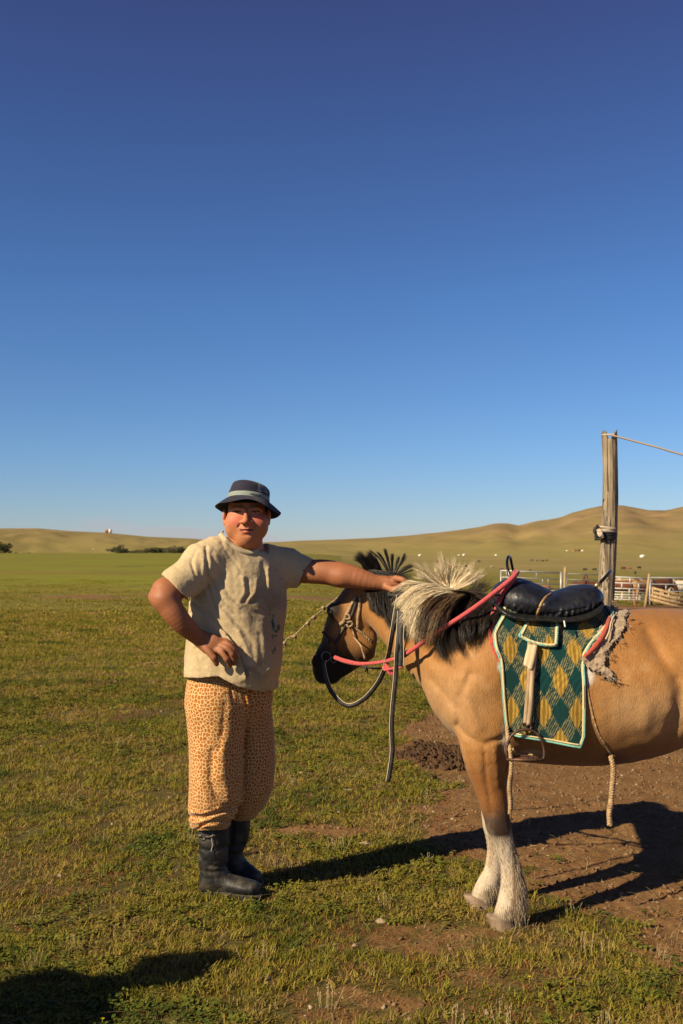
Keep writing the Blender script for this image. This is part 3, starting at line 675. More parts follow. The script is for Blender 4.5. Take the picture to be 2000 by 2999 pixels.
# dark fall in front of the saddle
A = tuft([[(1262,1745,4.3),(1250,1790,4.2),(1262,1840,4.15),(1290,1888,4.1)], [(1310,1742,4.27),(1290,1780,4.15),(1285,1840,4.1),(1300,1895,4.05)], [(1350,1742,4.24),(1330,1780,4.1),(1325,1840,4.05),(1335,1880,4)], [(1400,1755,4.2),(1380,1790,4.1),(1372,1820,4),(1372,1862,4)], [(1450,1765,4.17),(1435,1790,4.1),(1420,1815,4),(1412,1845,4)], [(1488,1778,4.15),(1470,1790,4.1),(1450,1805,4),(1440,1822,4)]], 5200, jit=9, lift=(.004,.035), clump=11, ends=.25)
A2 = tuft([[(1300,1735,4.27),(1340,1728,4.2),(1380,1735,4.15),(1410,1760,4.1)], [(1360,1735,4.22),(1400,1735,4.15),(1440,1750,4.12),(1470,1772,4.1)], [(1420,1752,4.2),(1440,1750,4.15),(1462,1762,4.12),(1482,1778,4.1)]], 500, jit=7, lift=(.01,.04), clump=8)
A3 = tuft([[(1350,1745,4.22),(1380,1720,4.2),(1392,1705,4.2),(1400,1692,4.2)], [(1400,1755,4.2),(1420,1735,4.2),(1435,1722,4.2),(1450,1712,4.2)]], 90, jit=8, drape=False)
hair_ob('mane', np.concatenate([A, A2, A3]), pale_mix, horse, .0010, 'black mane falling in front of the saddle', pal=PD_)
A4 = tuft([[(1300,1738,4.26),(1270,1745,4.15),(1235,1775,4.1),(1215,1840,4.1)], [(1340,1740,4.24),(1300,1750,4.1),(1262,1790,4.05),(1245,1865,4.05)], [(1375,1745,4.22),(1345,1755,4.1),(1310,1800,4.0),(1290,1870,4.0)]], 1100, jit=10, lift=(.02,.045), clump=10)
hair_ob('mane', A4, pale_mix, horse, .0010, 'brown streaks of the mane', pal=PM)
# blond fall sweeping forward and up
B = tuft([[(1322,1728,4.26),(1270,1712,4.22),(1215,1722,4.2),(1168,1762,4.2)], [(1325,1730,4.25),(1270,1722,4.2),(1212,1745,4.18),(1172,1800,4.18)], [(1328,1732,4.25),(1272,1735,4.18),(1215,1770,4.15),(1182,1830,4.15)], [(1330,1735,4.25),(1275,1745,4.15),(1228,1790,4.1),(1202,1862,4.1)], [(1332,1738,4.24),(1285,1752,4.13),(1245,1800,4.1),(1228,1870,4.1)], [(1345,1740,4.24),(1300,1758,4.1),(1268,1810,4.05),(1250,1866,4.05)]], 6500, jit=8, lift=(.012,.05), clump=13, ends=.20, tipj=.85, base=.86)
Bu = tuft([[(1300,1722,4.3),(1262,1708,4.3),(1240,1697,4.3),(1215,1692,4.3)], [(1302,1720,4.3),(1270,1700,4.3),(1250,1682,4.3),(1232,1672,4.3)], [(1306,1720,4.3),(1285,1698,4.3),(1268,1675,4.3),(1255,1655,4.3)], [(1312,1722,4.3),(1302,1698,4.3),(1297,1672,4.3),(1290,1638,4.3)], [(1316,1722,4.3),(1313,1698,4.3),(1312,1672,4.3),(1310,1645,4.3)], [(1320,1724,4.28),(1340,1702,4.28),(1356,1684,4.28),(1375,1662,4.28)], [(1325,1728,4.27),(1352,1712,4.27),(1375,1696,4.27),(1394,1680,4.27)], [(1330,1730,4.26),(1360,1718,4.25),(1385,1708,4.25),(1402,1700,4.25)]], 1100, jit=5, drape=False, clump=4, ends=.34, dd=.03, tipj=.75)
Bt = tuft([[(1235,1712,4.36),(1215,1705,4.36),(1200,1704,4.36),(1190,1712,4.34)], [(1330,1732,4.25),(1270,1716,4.24),(1220,1712,4.24),(1180,1732,4.24)]], 500, jit=6, lift=(.02,.05), clump=9)
hair_ob('mane', np.concatenate([B, Bu, Bt]), pale_mix, horse, .0010, 'pale blond lock of the mane sweeping forward', pal=PB)
# black crest and forelock between the ears, fanned upright
C = tuft([[(1075,1700,4.52),(1068,1672,4.5),(1058,1650,4.5),(1040,1642,4.5)], [(1090,1698,4.52),(1082,1668,4.5),(1074,1645,4.5),(1062,1628,4.5)], [(1110,1698,4.5),(1100,1670,4.5),(1092,1650,4.5),(1080,1630,4.5)], [(1130,1698,4.5),(1118,1672,4.5),(1106,1650,4.5),(1095,1632,4.5)]], 1100, jit=7, drape=False, clump=4, ends=.2)
C2 = tuft([[(1143,1690,4.5),(1130,1666,4.5),(1112,1640,4.5),(1090,1623,4.5)], [(1144,1688,4.5),(1134,1664,4.5),(1122,1640,4.5),(1107,1620,4.5)], [(1146,1686,4.5),(1141,1664,4.5),(1136,1640,4.5),(1130,1617,4.5)], [(1148,1685,4.5),(1148,1664,4.5),(1148,1640,4.5),(1149,1616,4.5)], [(1151,1686,4.5),(1158,1664,4.5),(1164,1645,4.5),(1171,1624,4.5)], [(1153,1686,4.5),(1163,1666,4.5),(1174,1647,4.5),(1184,1625,4.5)], [(1156,1690,4.5),(1172,1675,4.5),(1190,1664,4.5),(1212,1655,4.5)], [(1158,1693,4.49),(1178,1680,4.49),(1195,1675,4.49),(1216,1667,4.49)]], 620, jit=3.0, drape=False, clump=1, ends=.16, dd=.02, tipj=.22)
C3 = tuft([[(1050,1690,4.53),(1080,1680,4.5),(1110,1685,4.49),(1150,1692,4.48)], [(1055,1672,4.53),(1090,1672,4.5),(1120,1680,4.49),(1160,1692,4.48)], [(1080,1704,4.52),(1120,1696,4.5),(1150,1696,4.49),(1200,1690,4.48)]], 900, jit=8, drape=False, dd=.03)
hair_ob('forelock', np.concatenate([C, C2, C3]), black_hair, horse, .0013, 'black upper mane standing in stiff fanned spikes')
E_ = tuft([[(1070,1725,4.5),(1078,1740,4.45),(1080,1755,4.45),(1082,1768,4.45)], [(1100,1722,4.48),(1100,1750,4.42),(1102,1772,4.4),(1108,1792,4.4)], [(1130,1722,4.46),(1128,1755,4.4),(1132,1785,4.38),(1140,1812,4.36)], [(1160,1730,4.42),(1158,1765,4.35),(1160,1800,4.33),(1165,1832,4.32)], [(1190,1732,4.38),(1188,1770,4.3),(1188,1805,4.3),(1190,1845,4.28)], [(1225,1740,4.33),(1220,1790,4.25),(1222,1830,4.22),(1228,1858,4.2)]], 4200, jit=8, lift=(.004,.03), clump=8, ends=.3)
hair_ob('mane', E_, pale_mix, horse, .0010, 'short black mane below the hand', pal=PD_)
# feather on the lower legs, tail
feather = mat('pale_leg_hair', (.54,.43,.30), .6, (.36,.26,.165), 60, stretch=(1,1,.3))
def leg_fluff(u0, u1, v0, v1, dn, n, ln=.03, front=False):
    sel = np.nonzero((hu > u0)&(hu < u1)&(hv > v0)&(hv < v1)&(HV[:,1] > dn[0])&(HV[:,1] < dn[1]))[0]; sel = RS.choice(sel, n); Nn = vnormals(HV, HF)[sel]
    L = ln*(.5+RS.rand(n,1)); s = np.linspace(0,1,4)[None,:,None]; d = Nn*.16+np.array((0.10,0,-1))+RS.normal(0,.12,(n,3)); d /= np.linalg.norm(d, axis=1)[:,None]
    return HV[sel][:,None]-Nn[:,None]*.002+d[:,None]*L[:,None]*s+Nn[:,None]*.004*np.sin(s*math.pi)
X1 = leg_fluff(1440, 1560, 2450, 2660, (3.9, 4.13), 1100, .012); X2 = leg_fluff(1510, 1560, 2480, 2670, (3.9, 4.13), 1100, .032)
X3 = leg_fluff(1380, 1470, 2440, 2620, (4.14, 4.4), 700, .012); X4 = leg_fluff(1430, 1560, 2630, 2680, (3.9,4.13), 900, .045); X5 = leg_fluff(1370, 1470, 2585, 2630, (4.14,4.4), 700, .035)
hair_ob('fetlock_hair', np.concatenate([X1, X2, X3, X4, X5]), feather, horse, .0006)
tl = tuft([[(2240,1850,4.15),(2290,1900,4.15),(2300,2150,4.15),(2280,2450,4.15)], [(2250,1850,4.15),(2320,1900,4.15),(2340,2150,4.15),(2330,2430,4.15)]], 1500, jit=14, drape=False, K=10, dd=.05)
hair_ob('tail', tl, black_hair, horse, .0016)
# ================================================================ the herder
YAW = R(28); LAT = np.array((math.cos(YAW), math.sin(YAW), 0)); FWD = np.array((math.sin(YAW), -math.cos(YAW), 0))
HC = P(722, 1500, 4.38)                                   # middle of the head
def man_skin():
    S = Sculpt((-.90, 3.98, -.01), (.42, 4.78, 1.80), .0034)
    # head (looks at the camera, chin a little up)
    S.ell(P(723,1480,4.40), (.081,.098,.105), .02)
    S.ell(P(722,1518,4.365), (.084,.075,.088), .02)
    S.ell(P(722,1548,4.35), (.072,.068,.056), .03)
    S.ell(P(722,1574,4.318), (.036,.030,.028), .03)                    # chin
    S.ell(P(722,1586,4.36), (.055,.055,.034), .035)                     # under the chin
    for s in (-1, 1):
        S.ell(P(722+s*33,1526,4.318), (.034,.026,.030), .03)           # cheek
        S.ell(P(722+s*40,1545,4.345), (.030,.036,.040), .035)            # jowl
        S.chain([P(722+s*12,1490,4.292), P(722+s*30,1487,4.297), P(722+s*44,1494,4.318)], [.007,.0075,.006], .012)    # brow ridge
        S.ell(P(722+s*26,1499,4.286), (.019,.010,.0085), .007, mode='s')
        S.chain([P(722+s*15,1498.5,4.2975), P(722+s*26,1495.5,4.2965), P(722+s*39,1499,4.308)], [.0038,.0050,.0036], .004) # lids
        S.chain([P(722+s*14,1502.5,4.2985), P(722+s*26,1504,4.298), P(722+s*38,1502,4.309)], [.0034,.0044,.0034], .005)
        S.ell(P(721+s*12.5,1529,4.270), (.0115,.012,.0092), .006)         # nostril wing
        S.ell(P(721+s*5.5,1534,4.264), (.0042,.006,.003), .002, mode='s')
        S.chain([P(721+s*15,1532,4.279), P(721+s*25,1545,4.292)], [.0042,.003], .005, mode='s')  # smile fold
        # ear
        e = P(722+s*65,1510,4.385); S.ell(e, (.010,.022,.030), .010); S.ell(e+np.array((s*.009,-.008,.003)), (.005,.010,.017), .005, mode='s'); S.ell(P(722+s*63,1532,4.378), (.009,.011,.012), .010)
    S.chain([P(720,1496,4.289), P(719.5,1512,4.272), P(719,1526,4.250)], [.0078,.0098,.0135], .010)    # nose
    S.chain([P(702,1550,4.298), P(714,1547.5,4.277), P(721,1549,4.274), P(729,1547.5,4.277), P(742,1551,4.298)], [.002,.0045,.0042,.0045,.002], .006)
    S.chain([P(704,1553,4.298), P(722,1558,4.278), P(740,1554,4.298)], [.002,.0056,.002], .006)
    S.chain([P(700,1551.5,4.284), P(722,1553,4.266), P(743,1552.5,4.284)], [.0020,.0028,.0020], .002, mode='s')
    S.ell(P(722,1567,4.278), (.020,.008,.005), .008, mode='s')
    S.chain([P(724,1560,4.41), P(722,1600,4.41), P(716,1650,4.42)], [(.068,.068),(.069,.066),(.085,.075)], .03, LAT, 3)
    # trunk under the shirt, legs inside the trousers
    S.chain([P(713,1640,4.42), P(703,1700,4.42), P(695,1800,4.42), P(685,1900,4.42), P(675,1990,4.42), P(672,2060,4.42)], [(.15,.08),(.175,.105),(.175,.12),(.17,.12),(.165,.115),(.14,.10)], .04, LAT, 3)
    S.chain([P(620,2020,4.36), P(632,2200,4.36), P(625,2400,4.40), P(624,2560,4.41)], [.085,.07,.045,.030], .03)
    S.chain([P(712,2020,4.48), P(728,2200,4.48), P(700,2390,4.54), P(688,2520,4.55)], [.085,.07,.038,.026], .03)
    S.chain([P(712,1640,4.42), P(600,1640,4.30)], [.075,.065], .04); S.chain([P(712,1655,4.42), P(835,1670,4.52)], [.065,.050], .04)
    # right arm, hand on the hip
    S.chain([P(596,1648,4.29), P(545,1690,4.24), P(500,1730,4.17)], [.062,.062,.060], .03)
    S.chain([P(478,1728,4.15), P(478,1752,4.13)], [.047,.049], .03); S.ell(P(452,1748,4.135), (.024,.030,.028), .02)
    S.chain([P(486,1758,4.13), P(507,1792,4.13), P(532,1823,4.145), P(560,1850,4.175), P(586,1871,4.20)], [.050,.0495,.044,.037,.033], .025)
    # left arm over the neck of the horse
    S.chain([P(842,1672,4.51), P(895,1674,4.50), P(945,1675,4.49), P(990,1681,4.48), P(1040,1691,4.46), P(1095,1706,4.45), P(1125,1708,4.45)], [.048,.053,.056,.055,.049,.036,.030], .03)
    S.ell(P(1000,1690,4.465), (.05,.045,.040), .03)
    # right hand: palm and four fingers, thumb below
    S.chain([P(584,1869,4.212), P(612,1886,4.192), P(640,1898,4.192)], [(.034,.024),(.046,.019),(.043,.017)], .015, (-.55,.2,-.8), 4)
    for (pts, r) in (([(596,1888,4.192),(612,1908,4.177),(626,1926,4.172),(634,1944,4.182)], [.019,.0165,.0135,.0115]),
                     ([(628,1898,4.192),(648,1910,4.167),(664,1930,4.162),(673,1951,4.182)], [.014,.0125,.0115,.009]),
                     ([(638,1890,4.192),(662,1897,4.162),(680,1915,4.162),(685,1944,4.182)], [.014,.0125,.0115,.009]),
                     ([(644,1882,4.202),(667,1886,4.172),(684,1902,4.172),(691,1926,4.192)], [.013,.0115,.0105,.0085]),
                     ([(640,1873,4.212),(661,1876,4.192),(680,1889,4.192),(692,1906,4.202)], [.012,.0105,.0095,.008])):
        S.chain([P(*a) for a in pts], r, .006, sub=4)
        S.ell(P(*pts[2]), (r[2]*1.08,)*3, .006)
    # left fist in the mane
    S.chain([P(1118,1708,4.45), P(1140,1710,4.44), P(1162,1704,4.435)], [(.030,.027),(.036,.027),(.030,.022)], .015, (0,.25,1), 4)
    for (pts, r) in (([(1158,1694,4.42),(1176,1697,4.395),(1192,1706,4.39),(1206,1712,4.41)], [.0145,.0130,.0115,.0085]),
                     ([(1156,1698,4.45),(1174,1700,4.43),(1183,1712,4.425),(1178,1724,4.43)], [.0135,.0125,.011,.009]),
                     ([(1154,1706,4.47),(1170,1708,4.46),(1178,1720,4.455),(1171,1730,4.455)], [.0135,.012,.0105,.009]),
                     ([(1150,1714,4.48),(1164,1717,4.48),(1170,1727,4.475),(1162,1734,4.47)], [.012,.011,.010,.0085]),
                     ([(1132,1718,4.42),(1150,1726,4.395),(1163,1722,4.385),(1174,1714,4.385)], [.0155,.0145,.0125,.010])):
        S.chain([P(*a) for a in pts], r, .006, sub=4)
    def fn(p): return -.0005*fbm(p*24, 2, 9)
    S.band(fn, .012)
    return S
MS = man_skin(); MV, MF = MS.surf(1); mu, mv = UNP(MV)
def skin_col(V, u, v):
    n = fbm(V*30, 3, 3); c = np.empty((len(V),3)); c[:] = (.37,.155,.072)
    def mixc(c, col, m): return c*(1-m[:,None])+np.array(col)*m[:,None]
    c = mixc(c, (.32,.12,.055), np.clip(.5+n, 0, 1)*.5)
    head = (v < 1610)&(np.abs(u-722) < 85)&(V[:,2] > 1.45)
    f = head&(V[:,1] < 4.37)
    for s in (-1, 1): c = mixc(c, (.42,.085,.065), np.where(f, sstep(34, 5, np.hypot(u-(722+s*36), (v-1522)*1.1)), 0)*.65)
    c = mixc(c, (.36,.08,.05), np.where(f, sstep(13, 4, np.hypot(u-719, v-1529)), 0)*.35)
    lip = sstep(1.15, .75, np.hypot((u-722)/22, (v-1554)/9.5)); c = mixc(c, (.40,.12,.09), np.where(f, lip, 0)*.8)
    c = mixc(c, (.035,.012,.010), np.where(f, sstep(3.6, 1.4, np.abs(v-1552.2)), 0)*(np.abs(u-722) < 19))
    for s in (-1, 1):
        c = mixc(c, (.02,.012,.010), np.where(f, sstep(2.6, 1.2, np.abs(v-(1497.6+.03*(s*(u-722)-26))))*sstep(14, 10, np.abs(u-(722+s*27))), 0))     # narrowed eye
        c = mixc(c, (.022,.014,.010), np.where(f, sstep(6, 2.5, np.abs(v-(1485+.006*(s*(u-722)-26)**2)))*sstep(20, 15, np.abs(u-(722+s*28))), 0)*.35)  # brow
    c = np.where(head[:,None], c*np.array((1.46,1.42,1.40)), c)
    hair = head&((V[:,1] > 4.385)&(v < 1520)|(v < 1472))&(np.abs(u-722) < 59); c[hair] = (.015,.012,.011)
    c = mixc(c, (.27,.095,.045), np.where((v > 1840)&(v < 1960)&(u < 700), .45, 0))       # sun-browned hand
    c = mixc(c, (.34,.115,.052), np.where((u > 930)|(u < 600), .45, 0))
    return np.clip(c*(1+.06*fbm(V*140, 2, 8)[:,None]), 0, 1)
person = thing('person', 'man in bucket hat, dirty cream t-shirt and giraffe print trousers holding horse mane', 'person', tuple(P(660,2612,4.42)*np.array((1,1,0))))
skin_m = mat('weathered_skin', (1,1,1), .56, (.90,.88,.86), 90, .0006, 260, vcol=True, spec=.35, sss=.10)
ob('body', mesh(MV, MF, True, skin_col(MV, mu, mv)), skin_m, person)
for s_ in (-1, 1):          # eyeballs showing in the narrowed lids
    S = Sculpt(P(722+s_*27,1500.4,4.302)-.02, P(722+s_*27,1500.4,4.302)+.02, .0013); S.ell(P(722+s_*27,1500.4,4.302), (.0105,.0095,.0032), 0); a, b = S.surf(0); ux, _ = UNP(a)
    cc = np.where((np.abs(ux-(720+s_*26)) < 3.4)[:,None], np.array((.012,.008,.006))[None], np.array((.42,.34,.30))[None]); ob('eye', mesh(a, b, True, cc), mat('moist_eye', (1,1,1), .2, (1,1,1), 10, vcol=True), person)
# ---------------------------------------------------------------- t-shirt
def poly_d(u, v, pts):
    d = np.full(u.shape, 1e9)
    for (a, b), (c, e) in zip(pts[:-1], pts[1:]):
        L = (c-a)**2+(e-b)**2; t = np.clip(((u-a)*(c-a)+(v-b)*(e-b))/L, 0, 1); d = np.minimum(d, np.hypot(u-a-t*(c-a), v-b-t*(e-b)))
    return d
def poly_s(u, v, pts):
    """signed distance across a line (positive on its right when walking down it) and the position 0..1 along it"""
    best = np.full(u.shape, 1e9); sg = np.zeros(u.shape); al = np.zeros(u.shape); n = len(pts)-1
    for k, ((a, b), (c, e)) in enumerate(zip(pts[:-1], pts[1:])):
        L = math.hypot(c-a, e-b); t = np.clip(((u-a)*(c-a)+(v-b)*(e-b))/L**2, 0, 1); d = np.hypot(u-a-t*(c-a), v-b-t*(e-b))
        cr = ((c-a)*(v-b)-(e-b)*(u-a))/L; m = d < best; best = np.where(m, d, best); sg = np.where(m, np.where(cr > 0, -d, d), sg); al = np.where(m, (k+t)/n, al)
    return sg, al
SH = .0036
def halfspace(fn, n, p, th, S, depth=.03):
    pass
def shirt():
    S = Sculpt((-.82, 3.98, .80), (.02, 4.80, 1.62), SH)
    def hem_v(u): return np.interp(u, [500,537,580,640,665,700,740,775,800,822,860], [1978,1984,1987,1981,1996,2012,2022,2026,2022,2010,2004])
    sec = [((712,1622,4.42),(.080,.075)), ((710,1640,4.42),(.150,.092)), ((706,1660,4.415),(.205,.118)), ((701,1700,4.41),(.218,.142)), ((697,1760,4.405),(.220,.158)), ((692,1830,4.40),(.216,.168)), ((684,1900,4.40),(.214,.170)), ((680,1960,4.40),(.214,.165)), ((677,2010,4.40),(.216,.160)), ((676,2050,4.40),(.216,.158))]
    S.chain([P(*a) for a,_ in sec], [b for _,b in sec], .03, LAT, 4)
    S.chain([P(705,1622,4.415), P(640,1622,4.34), P(592,1648,4.29)], [.062,.075,.090], .04)
    S.chain([P(712,1640,4.425), P(780,1640,4.47), P(838,1660,4.51)], [.062,.070,.084], .04)
    # belly and drape towards the front hem
    S.ell(P(728,1930,4.34), (.12,.13,.16), .06)
    S.chain([P(795,1760,4.42), P(785,1860,4.41), P(772,1960,4.40)], [.05,.05,.05], .05)
    # sleeves: cut square at the cuff and hollowed
    def sleeve(pts, rad, n, c, lat):
        p = spline(np.hstack([np.array([P(*a) for a in pts]), np.array(rad)]), 4); n = np.array(n, float); n /= np.linalg.norm(n)
        def fn(X, Y, Z):
            d = 1.0
            for i in range(len(p)-1): d = np.minimum(d, Sculpt.seg(p[i,:3], p[i+1,:3], p[i,3:], p[i+1,3:], lat)(X, Y, Z))
            h = (X-c[0])*n[0]+(Y-c[1])*n[1]+(Z-c[2])*n[2]; d = np.maximum(d, h)
            return np.maximum(d, -np.maximum(d+.0055, -h-.05)) if False else np.maximum(d, -np.maximum(dd_in(X, Y, Z), -(h+.035)))
        def dd_in(X, Y, Z):
            d = 1.0
            for i in range(len(p)-1): d = np.minimum(d, Sculpt.seg(p[i,:3], p[i+1,:3], p[i,3:]-.0095, p[i+1,3:]-.0095, lat)(X, Y, Z))
            return d
        q = p[:,:3]; S.op(fn, q.min(0)-.11, q.max(0)+.11, .018)
    sleeve([(598,1652,4.30),(560,1684,4.25),(508,1725,4.19),(480,1752,4.17)], [(.088,.088),(.084,.086),(.080,.082),(.078,.08)], (-.72,-.22,-.72), P(512,1720,4.19), LAT)
    sleeve([(838,1664,4.51),(876,1674,4.51),(912,1686,4.50),(940,1696,4.50)], [(.080,.082),(.072,.076),(.068,.070),(.066,.066)], (.88,-.05,-.46), P(899,1668,4.50), (0,1,0))
    # neck opening: everything near the neck above the slanting plane of the neckband goes
    p1, p2, p3 = P(646,1566,4.37), P(757,1596,4.45), P(733,1618,4.31); nn = np.cross(p2-p1, p3-p1); nn /= np.linalg.norm(nn); nn = nn*np.sign(nn[2]); nc = P(712,1600,4.40)
    def cut(X, Y, Z):
        h = (X-p1[0])*nn[0]+(Y-p1[1])*nn[1]+(Z-p1[2])*nn[2]; rr_ = np.sqrt((X-nc[0])**2+(Y-nc[1])**2)-.112; return np.maximum(-h, rr_)
    S.op(cut, nc-.16, nc+.16, .006, 's')
    S.chain([P(725,1560,4.40), P(720,1598,4.40), P(716,1630,4.405)], [(.068,.068),(.070,.068),(.062,.060)], .004, LAT, 3, mode='s')
    # folds
    A1 = [(636,1832),(657,1850),(677,1875),(694,1906),(706,1938),(716,1965),(724,1998)]
    A2 = [(552,1745),(575,1790),(596,1815),(636,1832)]
    VAL = [([(603,1604),(607,1650),(604,1690),(612,1730),(622,1760),(634,1792)], 5, .0065), ([(556,1752),(585,1778),(612,1800),(640,1835),(664,1862)], 6, .007), ([(560,1795),(590,1830),(620,1848)], 5, .006),
           ([(649,1590),(664,1620),(690,1650),(706,1672)], 5, .003), ([(668,1585),(690,1612),(725,1640)], 4, .002), ([(620,1620),(640,1680),(668,1740),(700,1772)], 7, .004), ([(606,1680),(640,1742),(690,1795),(706,1800)], 6, .0045),
           ([(725,1700),(728,1740),(712,1766)], 7, .006), ([(768,1650),(776,1700),(760,1745),(735,1765)], 6, .005), ([(795,1640),(800,1700),(798,1740)], 5, .004), ([(836,1650),(838,1700),(836,1735)], 5, .006),
           ([(690,1765),(735,1790),(770,1800)], 6, .004), ([(650,1780),(700,1830),(735,1880),(745,1930)], 7, .0035), ([(705,1900),(735,1935),(748,1975)], 7, .006), ([(760,1860),(765,1920),(750,1990)], 8, .004), ([(790,1800),(795,1880),(775,1960)], 8, .004),
           ([(560,1640),(570,1680),(588,1712)], 5, .004), ([(572,1900),(584,1935),(600,1950)], 5, .005), ([(870,1620),(875,1660),(868,1700)], 5, .003), ([(575,1610),(560,1650),(572,1680)],4,.003)]
    RDG = [([(560,1770),(600,1808),(645,1852),(676,1890)], 6, .005), ([(712,1690),(718,1735),(700,1768)], 7, .005), ([(752,1700),(748,1735),(728,1758)], 6, .006), ([(785,1665),(788,1720)], 5, .005), ([(824,1700),(818,1790),(806,1850)], 6, .006),
           ([(700,1850),(722,1900),(735,1950),(728,1990)], 7, .005), ([(610,1740),(660,1800),(705,1860)], 8, .004), ([(596,1640),(598,1700),(606,1745)], 4, .004), ([(690,1770),(700,1778),(712,1770)], 6, .005), ([(745,1955),(770,1970),(790,1960)], 9, .005), ([(820,2008),(800,2014),(780,2012)], 5, .003)]
    def fn(p):
        u, v = UNP(p); front = sstep(.03, -.06, (p-P(700,1800,4.42))@np.array((0,1,0))); o = np.zeros(len(p))
        for a, wd, am in VAL: o += am*np.exp(-(poly_d(u, v, a)/wd)**2)*front
        for a, wd, am in RDG: o -= am*np.exp(-(poly_d(u, v, a)/wd)**2)*front
        s, al = poly_s(u, v, A1); m = sstep(0,.12,al)*sstep(1.02,.93,al)*front            # overlapping fold: right flap stands proud
        o += -.016*np.exp(-np.maximum(-s,0)/13)*(s < 0)*m+.009*np.exp(-np.maximum(s,0)/8)*(s >= 0)*m
        # stretched small folds
        a1 = (u*.80+v*.60); a2 = (-u*.60+v*.80)
        o += -.0048*fbm(np.stack([a1/120, a2/24, p[:,1]*2], 1), 3, 21)-.0034*fbm(np.stack([u/22, v/80, p[:,1]*5], 1), 2, 22)
        o += -.0011*fbm(p*55, 2, 23)
        # seams
        o += .0016*np.exp(-(poly_d(u, v, [(548,1975),(562,1930),(566,1900)])/1.6)**2)*front
        return o
    S.band(fn, .022)
    # hem cut and hollow
    i = np.nonzero(S.g < .04); p = S.lo+S.h*np.stack(i, 1); u, v = UNP(p); d = S.g[i]
    scale = 4.4/FPX; h = (v-hem_v(u))*scale; h = np.where((u < 540)&(v < 1880), -1, h)
    d2 = np.maximum(d, h); d2 = np.maximum(d2, -np.maximum(d+.006, -(h+.03))); S.g[i] = d2
    return S
SS = shirt(); V, F = SS.surf(1); u, v = UNP(V)
n = fbm(V*7, 4, 5); n2 = fbm(V*26, 3, 6)
c = np.empty((len(V),3)); c[:] = (.57,.44,.265)
def mixc(c, col, m): return c*(1-m[:,None])+np.array(col)*m[:,None]
dirt = sstep(.05, .45, n+.35*n2)*sstep(1620, 1750, v)*.35+.45*sstep(90, 20, np.hypot((u-770)*.9, (v-1800)*.45))+.5*sstep(50, 15, np.hypot(u-755, (v-1960)*.9))*(n2 > -.2)+.25*sstep(60,15,np.hypot(u-690,(v-1640)*1.2))*(n2 > 0)
c = mixc(c, (.27,.20,.125), np.clip(dirt, 0, .8))
fr = V[:,1] < 4.42
for (a, b, r1, r2) in ((798,1820,3,10),(801,1838,4,14),(808,1848,8,7),(816,1838,6,10),(806,1862,9,3.5),(797,1862,2.5,6),(800,1804,2,5),(805,1902,3,8),(797,1905,2,3),(800,1912,3,4),(790,1800,2,3),(795,1728,1.5,2),(798,1868,2,3)):
    c = mixc(c, (.010,.085,.075), np.where(fr, sstep(1.1, .7, np.hypot((u-a)/r1, (v-b)/r2)+.7*n2), 0)*.85)
for _ in range(34):
    a, b = RS.uniform(600, 830), RS.uniform(1650, 2010); c = mixc(c, (.17,.12,.07), np.where(fr, sstep(2.4, 1, np.hypot(u-a, v-b)), 0)*.6)
ttl = sstep(.6, .2, np.abs(v-np.interp(u, [537,580,640,665,700,740,775,800,822], [1976,1979,1973,1987,2003,2013,2017,2013,2001]))); c = mixc(c, (.33,.25,.16), ttl*.5*(v > 1950))
cloth = mat('worn_cotton', (1,1,1), .92, (.86,.85,.82), 200, .0035, 46, vcol=True, spec=.15, sheen=.2)
shirt_o = ob('shirt', mesh(V, F, True, np.clip(c, 0, 1)), cloth, person)
nb = []
for px_, py_, d_ in ((650,1560,4.42),(646,1565,4.37),(655,1577,4.33),(675,1594,4.31),(703,1611,4.29),(733,1620,4.29),(750,1614,4.33),(758,1602,4.40),(762,1592,4.45),(745,1575,4.49)):
    dd = SS.cast(px_, py_+3, 4.1, 4.6, .003)[0]; nb.append(P(px_, py_, d_ if (np.isnan(dd) or dd > d_+.04) else dd-.0005))
nb = np.array(nb); cen = P(712,1640,4.40)
v_, f_ = strap(nb, .022, .007, nb-cen, 4)
rib = mat('ribbed_neckband', (.56,.45,.29), .9, (.42,.33,.21), 60, .001, 300, stretch=(1,1,.1))
ob('neckband', mesh(v_, f_), rib, shirt_o)
